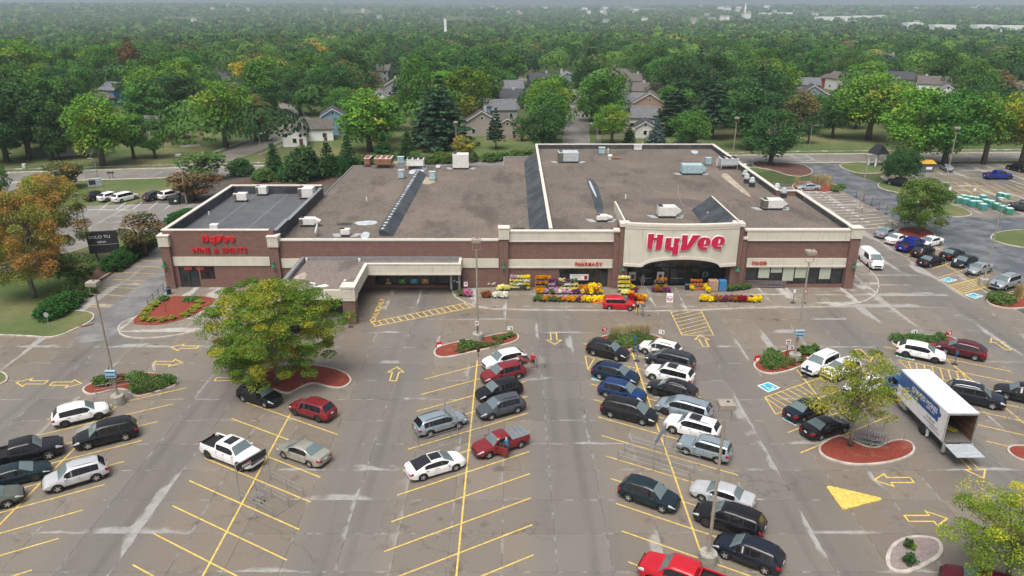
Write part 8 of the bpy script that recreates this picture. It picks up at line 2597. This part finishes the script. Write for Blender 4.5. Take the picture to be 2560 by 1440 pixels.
row(1632,730,1672,731,6,1,['purple','rust','green','purple','purple','purple'],'in front of the pumpkin stand by the sliding door',0.62)
row(1722,722,1730,726,2,1,['yellow','rust'],'at the right pumpkin stand',0.6)
row(1765,724,1770,732,2,1,['yellow','yellow'],'beside the boxed pallet',0.7)
row(1822,728,1872,722,7,1,['green','green','green','green','green','green','green'],'below the right entrance pier',0.75)
def rack(u, v, W, H, n, rows_, label, where, z=0.15):
 p = G(u, v, z); r = empty('display_rack', (p.x,p.y,z)); tag(r, label, 'display rack')
 for x in (-W/2, W/2):
  for y in (0.0, 0.75): MB().box(x-0.02,x+0.02,y-0.02,y+0.02,0,H).build('upright', M['galv'], r)
 k = len(rows_)
 for i, cols in enumerate(rows_):
  zz = 0.12+i*(H-0.1)/max(1,k-1) if k > 1 else 0.2
  MB().box(-W/2,W/2,0.0,0.75,zz-0.03,zz).build('shelf', M['galv'], r)
  for q in range(n):
   x = -W/2+W*(q+0.5)/n; c = cols[int(len(cols)*q/n)]
   mum(p.x+x, p.y+0.12+rs_.uniform(-.03,.03), z+zz, c, where, 0.50)
rack(1300,727,2.6,1.55,6,[['lemon','lemon','green','yellow'],['lemon','white','yellow'],['lemon','lemon','white'],['mauve','lemon','yellow']],'wire rack of yellow and white flowers left of the pharmacy','on the tall rack left of the pharmacy')
rack(1358,729,2.0,1.6,5,[['orange','green'],['orange','orange','green'],['orange']],'rack of orange flowers at the left edge of the pharmacy window','on the orange rack at the pharmacy')
rack(1392,730,2.2,1.25,5,[['mauve','lemon'],['mauve','purple','green'],['purple','lemon']],'rack of mauve flowers under the banner','on the mauve rack under the banner')
rack(1426,730,1.9,1.2,4,[['lemon'],['white','lemon'],['purple','green']],'rack of pale flowers under the banner, right part','on the pale rack under the banner')
rack(1559,733,1.5,1.75,4,[['lemon'],['lemon'],['yellow'],['lemon']],'rack of pale yellow flowers at the left entrance pier','on the entrance rack')
rack(1652,724,1.6,1.0,3,[['orange','green','orange'],['orange']],'low stand of pumpkins and flowers beside the sliding door','on the low stand beside the sliding door')
PUMP = MB(); pv = []
for i, (r0, z0) in enumerate(((0.05,0.0),(0.15,0.02),(0.205,0.12),(0.17,0.23),(0.06,0.26))):
 for k in range(16):
  a = 2*pi*k/16; rr = r0*(1+0.06*(1 if k % 2 else -1)); PUMP.v.append((rr*cos(a),rr*sin(a),z0))
for i in range(4):
 for k in range(16): PUMP.f.append((i*16+k,i*16+(k+1)%16,(i+1)*16+(k+1)%16,(i+1)*16+k))
PUMP.f.append(tuple(range(64,80))); PUMP.m = [0]*len(PUMP.f)
PUMPM = PUMP.mesh('pumpkin', mat('pumpkin_orange',(0.52,0.135,0.012),0.45,var=0.15), True)
STEM = MB().tube([(0,0,0.25),(0.02,0,0.31),(0.05,0.01,0.34)], [0.03,0.02,0.02], 6).mesh('stem', mat('pumpkin_stem',(0.12,0.11,0.04),0.8))
def pumpkin(x, y, z, where, s=1.0):
 o = inst(PUMPM, 'pumpkin', None, (x,y,z), rs_.uniform(0,6), s*rs_.uniform(0.85,1.2)); tag(o, 'orange pumpkin '+where, 'pumpkin', 'pumpkins '+where); inst(STEM, 'stem', o)
def pumps(u0, v0, u1, v1, n, where, zs=(0.152,), s=1.2):
 for z in zs:
  for i in range(n):
   p = G(u0+(u1-u0)*i/max(1,n-1), v0+(v1-v0)*i/max(1,n-1), 0.15); pumpkin(p.x, p.y+rs_.uniform(-.1,.1)+(z-0.15)*0.25, z, where, s)
pumps(1446,732,1462,733,4,'at the pharmacy rack end'); pumps(1484,757,1512,757,6,'at the kerb beside the red hatchback',(0.01,0.28)); pumps(1596,756,1608,757,3,'in front of the red hatchback nose',(0.01,)); pumps(1574,735,1582,737,3,'beside the entrance rack',(0.152,0.4))
pumps(1642,702,1662,702,4,'on the low stand beside the sliding door',(1.25,))
st = empty('pumpkin_stand', G(1744,726,0.15)); tag(st, 'stepped wooden stand of pumpkins right of the doors', 'display stand')
wood_m = mat('stand_wood',(0.24,0.15,0.08),0.7)
for i in range(3):
 MB().box(-1.0+0.1*i,1.0-0.1*i,0.0+0.38*i,0.40+0.38*i,0.05+0.42*i,0.10+0.42*i).build('shelf', wood_m, st)
 for x in (-0.95+0.1*i,0.90-0.1*i): MB().box(x,x+0.05,0.05+0.38*i,0.35+0.38*i,0,0.05+0.42*i).build('leg', wood_m, st)
sp_ = st.location
for i in range(3):
 for q in range(5-i//2): pumpkin(sp_.x-0.8+0.1*i+q*0.40, sp_.y+0.2+0.38*i, 0.15+0.10+0.42*i, 'on the stepped stand right of the doors', 1.0)
# pallets of goods
def pallet_stack(u, v, nx, ny, nz, bs, m_, label, name='pallet_stack', top=None):
 p = G(u, v, 0.15); r = empty(name, p); tag(r, label, 'pallet')
 MB().box(-nx*bs[0]/2-0.03,nx*bs[0]/2+0.03,0,ny*bs[1]+0.05,0.0,0.13).build('pallet', wood_m, r)
 me = MB().cbox((0,0,bs[2]/2), (bs[0]-0.02,bs[1]-0.02,bs[2]-0.02), 0, 0.015).mesh('carton', m_)
 for i in range(nx):
  for j in range(ny):
   for k in range(nz): inst(me, 'carton', r, (-nx*bs[0]/2+bs[0]*(i+.5), bs[1]*(j+.5), 0.13+bs[2]*k), rs_.uniform(-.03,.03))
 return r
pallet_stack(1783,730,4,2,5,(0.30,0.45,0.28),mat('carton_tan',(0.40,0.26,0.19),0.7,var=0.2,scale=6),'stack of tan cartons on a pallet right of the entrance doors')
pallet_stack(1806,730,4,2,7,(0.24,0.4,0.20),mat('water_pack_blue',(0.05,0.22,0.46),0.3,var=0.3,scale=12),'stack of blue water packs beside the right entrance pier')
pallet_stack(636,727,4,3,2,(0.55,0.45,0.26),mat('bag_pale',(0.55,0.42,0.38),0.6,var=0.35,scale=5),'low heap of pale bagged goods on a pallet by the wine shop')
def bin_(u, v, label, m1='sign_blue'):
 p = G(u, v, 0.15); r = empty('litter_bin', p); tag(r, label, 'litter bin')
 MB().lathe([(0.27,0),(0.31,0.85),(0.31,0.9),(0.2,0.9)], 14).build('bin_body', mat('bin_navy',(0.012,0.02,0.045),0.4), r)
 MB().lathe([(0.32,0.78),(0.32,0.84),(0.30,0.86)], 14).build('liner', M['sign_grey'], r)
bin_(423,735,'dark blue litter bin at the left corner of the wine shop'); bin_(1717,724,'dark litter bin between the doors and the pumpkin stand')
# sandwich board
p = G(1673,756); r = empty('sandwich_board', p); tag(r, 'white sandwich board with a round red offer print before the doors', 'sandwich board')
for sg in (-1, 1):
 b = MB().add([(-0.40,sg*0.28,0),(0.40,sg*0.28,0),(0.40,sg*0.03,1.25),(-0.40,sg*0.03,1.25),(-0.40,sg*0.28-0.03,0),(0.40,sg*0.28-0.03,0),(0.40,sg*0.03-0.03,1.25),(-0.40,sg*0.03-0.03,1.25)], [(0,1,2,3),(7,6,5,4),(0,4,5,1),(2,6,7,3),(1,5,6,2),(0,3,7,4)]).build('panel', M['sign_white'], r)
 if sg < 0:
  for rad, m_, o_ in ((0.36,'sign_red',0.035),(0.28,'sign_white',0.042)):
   d = MB().lathe([(rad,0),(rad,0.006)], 20).build('print', M[m_], b); d.location = (0,-0.17-o_,0.62); d.rotation_euler = (pi/2-0.2,0,0)
  me = text_mesh('30¢', 0.34, 0.004, 0.01); me.materials.clear(); me.materials.append(M['sign_blue']); o = bpy.data.objects.new('lettering', me); o.location = (-0.27,-0.262,0.50); o.rotation_euler = (pi/2-0.2,0,0); link(o, b)
  MB().cbox((0,-0.06,1.12), (0.22,0.02,0.18)).build('print', M['green_lamp'], b)
# bike rack, handrails
p = G(2144,712,0.15); mb = MB(); pts = []
for i in range(25): pts.append((i*0.06, 0, 0.55+0.38*sin(i*pi/3.0+0.5)*(1 if 0 < i < 24 else 0)))
pts = [(0,0,0)]+pts[1:-1]+[(1.5,0,0)]
o = mb.tube(pts, 0.03, 6).build('bike_rack', M['galv'], None, loc=p); tag(o, 'wavy metal bike rack at the right corner of the shop', 'bike rack')
def handrail(u0, v0, u1, v1, n, label, h=1.0):
 a, b = G(u0,v0,0.12), G(u1,v1,0.12); r = empty('handrail', a); tag(r, label, 'handrail')
 d = b-a
 for i in range(n): q = d*(i/(n-1)); MB().tube([q, q+Vector((0,0,h))], 0.035, 6).build('post', M['pole_dark'], r)
 for z in (h*0.95, h*0.55): MB().tube([Vector((0,0,z)), d+Vector((0,0,z))], 0.022, 5).build('rail', M['pole_dark'], r)
handrail(371,766,410,728,4,'black handrail at the left corner of the wine shop'); handrail(2213,573,2262,562,4,'black handrail by the pear tree island')
# salon sign, road sign board, mailboxes, bus shelter, hut, bales
p = G(268,655); r = empty('salon_sign', p, radians(14)); tag(r, 'large black board sign reading SOLO TU salon', 'sign')
MB().cbox((0,0,3.1), (4.0,0.35,3.3), 0, 0.03).build('board', M['pole_dark'], r)
for x in (-1.2,1.2): MB().box(x-0.12,x+0.12,-0.1,0.1,0,1.4).build('post', M['pole_dark'], r)
MB().cbox((0,-0.185,2.75), (3.9,0.012,0.03)).build('divider', M['sign_white'], r)
for txt, x, z, s in (('SOLO TU',-1.75,3.72,0.62),('salon',-0.75,3.0,0.62)):
 me = text_mesh(txt, s, 0.004, 0.0); me.materials.clear(); me.materials.append(M['sign_white']); o = bpy.data.objects.new('lettering', me); o.location = (x,-0.19,z); o.rotation_euler = (pi/2,0,0); o.scale = (1.12,1,1) if txt != 'salon' else (0.95,1,1); link(o, r)
p = G(239,467); r = empty('monument_sign', p, radians(24)); tag(r, 'low grey monument sign on the lawn by the left street', 'sign')
MB().cbox((0,0,0.9), (2.6,0.5,1.8), 0, 0.05).build('slab', M['sign_back'], r); MB().cbox((-0.45,-0.27,1.0), (1.2,0.03,0.9)).build('panel', M['pole_dark'], r); MB().cbox((0.75,-0.27,1.3), (0.5,0.03,0.5)).build('panel', M['sign_grey'], r)
for k, (u, l) in enumerate(((274,'left of the two dark mailboxes at the street'),(283,'right of the two dark mailboxes at the street'))):
 p = G(u,446); r = empty('mailbox', p); tag(r, l, 'mailbox')
 MB().tube([(0,0,0),(0,0,1.1)], 0.06, 6).build('post', M['bark'], r); MB().cbox((0,0,1.3), (0.5,0.6,0.45), 0, 0.08).build('box', M['bark'], r)
p = G(2190,414); r = empty('bus_shelter', p, radians(20)); tag(r, 'bus shelter with steep black roof and white posts', 'shelter')
for x in (-1.3,1.3):
 for y in (-1.0,1.0): MB().box(x-0.13,x+0.13,y-0.13,y+0.13,0,3.0).build('post', M['sign_white'], r)
MB().add([(-1.9,-1.6,2.9),(1.9,-1.6,2.9),(1.9,1.6,2.9),(-1.9,1.6,2.9),(0,-1.0,5.0),(0,1.0,5.0)], [(0,1,4),(1,2,5,4),(2,3,5),(3,0,4,5),(3,2,1,0)]).build('roof', mat('shelter_roof',(0.015,0.015,0.02),0.6), r)
p = G(2318,431); r = empty('kiosk', p, radians(-4)); tag(r, 'small dark hut with a yellow roof on the far right lot', 'hut')
MB().box(-1.4,1.4,0,1.8,0,1.9).build('wall', mat('hut_grey',(0.09,0.11,0.12),0.7), r); MB().add([(-1.6,-0.25,1.9),(1.6,-0.25,1.9),(1.6,2.0,2.35),(-1.6,2.0,2.35),(-1.6,-0.25,2.02),(1.6,-0.25,2.02),(1.6,2.0,2.47),(-1.6,2.0,2.47)], [(3,2,1,0),(4,5,6,7),(0,1,5,4),(1,2,6,5),(2,3,7,6),(3,0,4,7)]).build('roof', mat('hut_yellow',(0.50,0.30,0.04),0.5), r)
MB().cbox((0.25,-0.01,0.95), (1.3,0.02,0.6)).build('notice', M['sign_white'], r)
p = G(436,512); r = empty('dumpster', p, 0.2); tag(r, 'dark green dumpster by the brown bush', 'dumpster')
MB().add([(-0.9,0,0.1),(0.9,0,0.1),(0.9,1.2,0.1),(-0.9,1.2,0.1),(-1.0,-0.2,1.3),(1.0,-0.2,1.3),(1.0,1.3,1.5),(-1.0,1.3,1.5)], [(3,2,1,0),(0,1,5,4),(1,2,6,5),(2,3,7,6),(3,0,4,7)]).build('tub', mat('dumpster_green',(0.02,0.045,0.04),0.6), r); MB().add([(-1.02,-0.25,1.32),(1.02,-0.25,1.32),(1.02,1.32,1.54),(-1.02,1.32,1.54)], [(0,1,2,3)]).build('lid', M['pole_dark'], r); MB().cbox((0.3,-0.13,0.8), (0.4,0.02,0.4)).build('label_plate', M['sign_white'], r)
p = G(62,421); o = MB().cbox((0,0,0.55), (0.7,0.6,1.1), 0, 0.08).build('utility_box', mat('utility_pale',(0.45,0.52,0.48),0.6), None, loc=p); tag(o, 'pale green utility cabinet on the left verge', 'utility box')
bm_ = [mat('bale_green',(0.045,0.22,0.16),0.4,var=0.3,scale=5), mat('bale_teal',(0.06,0.27,0.25),0.4,var=0.3,scale=5)]
BM = MB().cbox((0,0,0.72), (1.35,1.2,1.30), 0, 0.14).mesh('wrapped_goods', bm_[0]); BT = MB().cbox((0,0,1.40), (1.2,1.05,0.10), 0, 0.03).mesh('top_sheet', mat('bale_top',(0.52,0.66,0.62),0.35,var=0.15))
BP = MB().box(-0.65,0.65,-0.6,0.6,0,0.12).mesh('pallet', wood_m)
for k, (u, v) in enumerate(((2395,508),(2412,512),(2408,503),(2425,506),(2437,508),(2430,517),(2445,518),(2455,525),(2462,514),(2475,517),(2490,524),(2505,530),(2520,536),(2455,503),(2500,510),(2500,497),(2512,500))):
 p = G(u, v); r = empty('wrapped_pallet', (p.x,p.y,0.008), rs_.uniform(-.2,.2)); r.scale = (0.85,0.85,0.85); tag(r, 'green film-wrapped pallet of goods in the corner of the far right lot', 'pallet', 'green wrapped pallets')
 inst(BM,'wrapped_goods',r,(0,0,0.0),mat=bm_[k%2]); inst(BT,'top_sheet',r); inst(BP,'pallet',r)
# storm inlet and basketball hoop
p = G(206,817); o = MB().cbox((0,0,0.12), (2.4,0.22,0.06)).build('storm_inlet', M['unit_rust'], None, loc=p, rz=radians(36)); tag(o, 'rusty storm inlet in the kerb at the left lawn corner', 'storm inlet')
p = G(1521,300); r = empty('basketball_hoop', p); tag(r, 'basketball hoop with clear backboard beside the white SUV driveway', 'hoop')
MB().tube([(0,0,0),(0,0,2.6),(0,-0.4,3.0)], 0.07, 6).build('pole', M['pole_dark'], r); MB().cbox((0,-0.5,3.25), (1.5,0.06,1.0)).build('backboard', M['sign_grey'], r); MB().lathe([(0.24,0),(0.24,0.03)], 10, (0,-0.8,2.95)).build('rim', M['unit_rust'], r)
# ---- people
def person(u, v, rz, label, shirt, legs, skin=(0.42,0.25,0.18), hair=(0.05,0.035,0.025), h=1.75, shorts=True, lean=0.0, arms='down', sleeve=True, z=0.0, stride=0.12, cap=None):
 p = G(u, v, z); k = h/1.75
 V = [(0,0,0.98),(0,lean*0.25,1.20),(0,lean*0.6,1.42),(0,lean*0.75,1.53),(0,lean*0.9,1.66)]
 Rr = [(0.150,0.120),(0.145,0.110),(0.155,0.105),(0.060,0.060),(0.092,0.108)]
 E_ = [(0,1),(1,2),(2,3),(3,4)]; tagE = ['hip','shirt','neck','head']
 def add(pt, r, par, t_): V.append(pt); Rr.append(r); E_.append((par,len(V)-1)); tagE.append(t_); return len(V)-1
 for sg in (-1, 1):
  st_ = stride*sg
  a = add((sg*0.10,0,0.90),(0.100,0.100),0,'thigh'); b = add((sg*0.11,st_*0.6+0.02,0.50),(0.068,0.070),a,'thigh'); c = add((sg*0.11,st_-0.02,0.10),(0.042,0.045),b,'calf'); d = add((sg*0.12,st_+0.14,0.045),(0.042,0.036),c,'foot')
  s_ = add((sg*0.19,lean*0.58,1.40),(0.060,0.060),2,'shirt')
  if arms == 'down': e = (sg*0.25,lean*0.5+0.02,1.13); w = (sg*0.24,lean*0.5+0.16,0.90); fd = (0,0.05,-0.06)
  elif arms == 'forward': e = (sg*0.24,lean*0.6+0.10,1.16); w = (sg*0.22,lean*0.6+0.36,1.08); fd = (0,0.08,-0.01)
  else: e = (sg*0.25,lean*0.5+0.02,1.13) if sg < 0 else (0.26,lean*0.6+0.12,1.18); w = (sg*0.24,lean*0.5+0.14,0.90) if sg < 0 else (0.26,lean*0.6+0.38,1.14); fd = (0,0.06,-0.05)
  ei = add(e,(0.042,0.042),s_,'uparm'); wi = add(w,(0.030,0.030),ei,'forearm'); pi_ = add((w[0],w[1]+fd[1]*0.9,w[2]+fd[2]*0.9),(0.036,0.022),wi,'hand')
  for q in range(4):
   f1 = add((w[0]-0.024+0.016*q,w[1]+fd[1]*1.9,w[2]+fd[2]*1.9-0.012),(0.009,0.009),pi_,'hand'); add((w[0]-0.026+0.017*q,w[1]+fd[1]*2.4,w[2]+fd[2]*2.4-0.035-0.004*q),(0.008,0.008),f1,'hand')
  add((w[0]-sg*0.045,w[1]+fd[1]*1.2,w[2]+fd[2]*1.2-0.01),(0.010,0.010),wi,'hand')
 add((0,lean*0.9+0.105,1.645),(0.022,0.026),4,'head')
 me = bpy.data.meshes.new('body'); me.from_pydata([tuple(c*k for c in q) for q in V], E_, []); ob = bpy.data.objects.new('body', me); C.objects.link(ob)
 m1 = ob.modifiers.new('s','SKIN'); m2 = ob.modifiers.new('u','SUBSURF'); m2.levels = 1; m2.render_levels = 1
 for i, sv in enumerate(me.skin_vertices[0].data): sv.radius = (Rr[i][0]*k, Rr[i][1]*k); sv.use_root = (i == 0)
 dg = bpy.context.evaluated_depsgraph_get(); dg.update()
 bm_ = bpy.data.meshes.new_from_object(ob.evaluated_get(dg)); bpy.data.objects.remove(ob)
 sk = mat('skin_%d' % int(skin[0]*100), skin, 0.6, var=0.05)
 bm_.materials.clear(); bm_.materials.append(sk); bm_.polygons.foreach_set('use_smooth',[True]*len(bm_.polygons))
 root = empty('person', p, rz); tag(root, label, 'person')
 o = bpy.data.objects.new('body', bm_); link(o, root)
 seg = [(Vector(V[a])*k, Vector(V[b])*k) for a, b in E_]
 def near(c):
  best = 9; bi = 0
  for i, (a, b) in enumerate(seg):
   d = b-a; t_ = max(0,min(1,(c-a).dot(d)/max(1e-9,d.length_squared))); q = (c-a-d*t_).length
   if q < best: best = q; bi = i
  return tagE[bi]
 grp = {'shirt':[], 'trousers':[], 'shoes':[], 'hair':[]}
 for f_ in bm_.polygons:
  c = f_.center; t_ = near(c)
  if t_ in ('shirt',) or (t_ == 'uparm' and (sleeve or c.z > 1.3*k)) or (t_ == 'hip' and c.z > 1.0*k): grp['shirt'].append(f_)
  elif t_ in ('hip','thigh') or (t_ == 'calf' and not shorts): grp['trousers'].append(f_)
  elif t_ == 'foot': grp['shoes'].append(f_)
  elif t_ == 'head' and (c.z > 1.695*k or (c.y < lean*0.9*k-0.015 and c.z > 1.60*k)): grp['hair'].append(f_)
 for nm, fl in grp.items():
  if not fl: continue
  ids = {}; mb = MB()
  for f_ in fl:
   q = []
   for vi in f_.vertices:
    if vi not in ids:
     ids[vi] = len(mb.v); vv = bm_.vertices[vi]; mb.v.append(tuple(vv.co+vv.normal*0.016))
    q.append(ids[vi])
   mb.f.append(tuple(q)); mb.m.append(0)
  colr = {'shirt':shirt,'trousers':legs,'shoes':(0.5,0.5,0.5),'hair':cap or hair}[nm]
  mb.build(nm, mat('cloth_%d_%d_%d' % tuple(int(x*255) for x in colr), colr, 0.85, var=0.06), root, True)
person(1332,919,0.0,'person in red shirt and black shorts pushing a cart in the aisle',(0.52,0.02,0.03),(0.012,0.012,0.014),hair=(0.5,0.42,0.38),arms='one')
bpy.data.objects['person'].rotation_euler.z = -0.6
person(1592,788,0.4,'person in dark top and yellow shorts beside the red hatchback',(0.02,0.025,0.05),(0.60,0.45,0.03),hair=(0.55,0.50,0.46))
person(1606,787,-0.5,'person in grey shirt and pale shorts holding a cart',(0.11,0.13,0.16),(0.42,0.41,0.38),hair=(0.45,0.40,0.36),arms='forward')
person(1268,1141,0.3,'person in blue shirt leaning into the red pickup',(0.02,0.12,0.22),(0.05,0.05,0.08),hair=(0.6,0.55,0.52),lean=0.30,arms='forward',shorts=False)
person(463,712,0.9,'person in pale trousers at the wine shop door',(0.34,0.32,0.34),(0.42,0.37,0.30),shorts=False,lean=0.12,arms='forward',z=0.15)
person(1606,716,2.9,'person in grey dress walking out of the entrance',(0.20,0.20,0.23),(0.20,0.20,0.23),z=0.15,hair=(0.06,0.04,0.03))
# ================================================================== FAR THINGS AND AIR
# cell tower on a white plinth tower
p = G(1114,68); d_ = 520.0
def far_pos(u, dist):
 x = (u-1280)/FPX*dist/ (cos(_th)) * 1.0
 return x
def at_dist(u, Y):
 rel = Y*cos(_th)+CAM_H*sin(_th)
 return (u-1280)/FPX*rel
Yt = 950.0; xt = at_dist(1114, Yt); zt = P(1114,20,Yt).z; zm = P(1114,47,Yt).z; z0 = land_z(xt,Yt)
r = empty('cell_tower', (xt,Yt,z0)); tag(r, 'lattice antenna tower with white lower mast above the trees', 'antenna tower')
MB().box(-1.5,1.5,-1.5,1.5,0,zm-z0).build('lower_mast', mat('mast_white',(0.72,0.73,0.74),0.6), r)
mb = MB()
for sx in (-1,1):
 for sy in (-1,1): mb.tube([(sx*1.2,sy*1.2,zm-z0),(sx*0.9,sy*0.9,zt-z0)], 0.13, 4)
n_ = 7
for i in range(n_):
 a = zm-z0+(zt-zm)*i/n_; b = zm-z0+(zt-zm)*(i+1)/n_
 for sy in (-1,1): mb.tube([(-1.1,sy*1.1,a),(1.1,sy*1.1,b)], 0.08, 4); mb.tube([(-1.1,sy*1.1,b),(1.1,sy*1.1,b)], 0.08, 4)
mb.build('lattice', M['galv'], r)
MB().lathe([(0.3,0),(0.9,0.3),(0.9,0.6)], 10, (1.6,0,zt-z0-1.2)).build('antenna_dish', M['pipe_white'], r)
# power pylons on the left and middle horizon
def pylon(u, Y, h, label):
 x = at_dist(u, Y); z = land_z(x,Y); r = empty('power_pylon', (x,Y,z)); tag(r, label, 'pylon', 'power pylons beyond the wood')
 mb = MB()
 for sx in (-1,1):
  for sy in (-1,1): mb.tube([(sx*3,sy*3,0),(sx*0.6,sy*0.6,h)], 0.28, 4)
 for i in range(6):
  a, b = h*i/6, h*(i+1)/6; wa, wb = 3-2.4*i/6, 3-2.4*(i+1)/6
  for sy in (-1,1): mb.tube([(-wa,sy*wa,a),(wb,sy*wb,b)], 0.16, 4); mb.tube([(wa,sy*wa,a),(-wb,sy*wb,b)], 0.16, 4)
 mb.build('lattice', M['galv'], r)
 for k in range(3): MB().tube([(-6+k,0,h*(0.72+0.12*k)),(6-k,0,h*(0.72+0.12*k))], 0.25, 4).build('cross_arm', M['galv'], r)
for u, Y, h in ((4,1250,42),(480,1900,44),(770,1900,48),(835,2300,44),(748,2500,40),(875,2500,44),(975,2300,44),(1010,2300,40),(1060,2700,42)):
 pylon(u, Y, h, 'hazy lattice power pylon beyond the wood')
# church and far buildings
def far_block(u, Y, w, h, d, col, label, roof=None, group=None, lift=9.0, name='far_building'):
 x = at_dist(u, Y); z = land_z(x,Y)+lift
 r = empty(name, (x,Y,z)); tag(r, label, 'building', group)
 m_ = mat('far_%d_%d_%d' % tuple(int(c*255) for c in col), col, 0.8, var=0.04)
 MB().box(-w/2,w/2,0,d,-lift,h).build('wall', m_, r)
 if roof:
  rh = min(w,d)*0.28
  MB().add([(-w/2-.5,-0.5,h),(w/2+.5,-0.5,h),(w/2+.5,d+.5,h),(-w/2-.5,d+.5,h),(-w/2-.5,d/2,h+rh),(w/2+.5,d/2,h+rh)], [(0,1,5,4),(2,3,4,5),(1,2,5),(3,0,4),(3,2,1,0)]).build('roof', mat('far_roof',(0.16,0.15,0.15),0.9), r)
 return r
c_ = far_block(1868,2300,22,9,20,(0.62,0.62,0.60),'white church with a pointed steeple on the right horizon',True,lift=10,name='church')
MB().box(-9,-4,2,7,9,20).build('tower', mat('mast_white',(0.72,0.73,0.74),0.6), c_); MB().add([(-9.3,1.7,20),(-3.7,1.7,20),(-3.7,7.3,20),(-9.3,7.3,20),(-6.5,4.5,40)], [(0,1,4),(1,2,4),(2,3,4),(3,0,4)]).build('steeple', mat('mast_white',(0.72,0.73,0.74),0.6), c_)
WB = (0.64,0.66,0.66); FG = 'pale commercial buildings on the right horizon'
for u, Y, w in ((2065,2100,60),(2110,2150,50),(2160,2200,70),(2205,2250,36),(2290,1500,40),(2365,1350,48),(2470,1350,44),(2540,1300,60),(1915,2600,50),(1965,2650,60)):
 far_block(u, Y, w*0.75, 4.5, 24, WB, 'long pale commercial building on the right horizon', group=FG, lift=9)
hr = random.Random(12)
for k in range(46):
 u = hr.uniform(150,2500); Y = hr.uniform(1500,4800)
 if 1000 < u < 1100: continue
 far_block(u, Y, hr.uniform(9,18), hr.uniform(3.5,6), 10, hr.choice([(0.62,0.62,0.6),(0.5,0.47,0.42),(0.42,0.44,0.46),(0.66,0.66,0.65)]), 'tiny pale house on the hazy far hills', True, 'pale houses on the far hills', lift=9.5, name='far_house')
for k in range(14):
 u = hr.uniform(1350,1960); Y = hr.uniform(2800,3600)
 far_block(u, Y, hr.uniform(14,26), hr.uniform(6,9), 12, (0.66,0.66,0.66), 'tiny pale house on the hazy far hills', True, 'pale houses on the far hills', lift=9.5, name='far_house')
# the air: one closed box of thin haze around camera and land
hz = MB().box(-6500,6500,-6500,6500,-30,96).build('haze', None)
hm = bpy.data.materials.new('haze'); hm.use_nodes = True; nt = hm.node_tree; nt.nodes.clear()
ho = nt.nodes.new('ShaderNodeOutputMaterial'); pv = nt.nodes.new('ShaderNodeVolumePrincipled')
pv.inputs['Color'].default_value = (0.74,0.88,1.0,1); pv.inputs['Density'].default_value = 0.00015; pv.inputs['Anisotropy'].default_value = 0.0
nt.links.new(pv.outputs[0], ho.inputs['Volume']); hz.data.materials.append(hm)
tag(hz, kind='stuff')
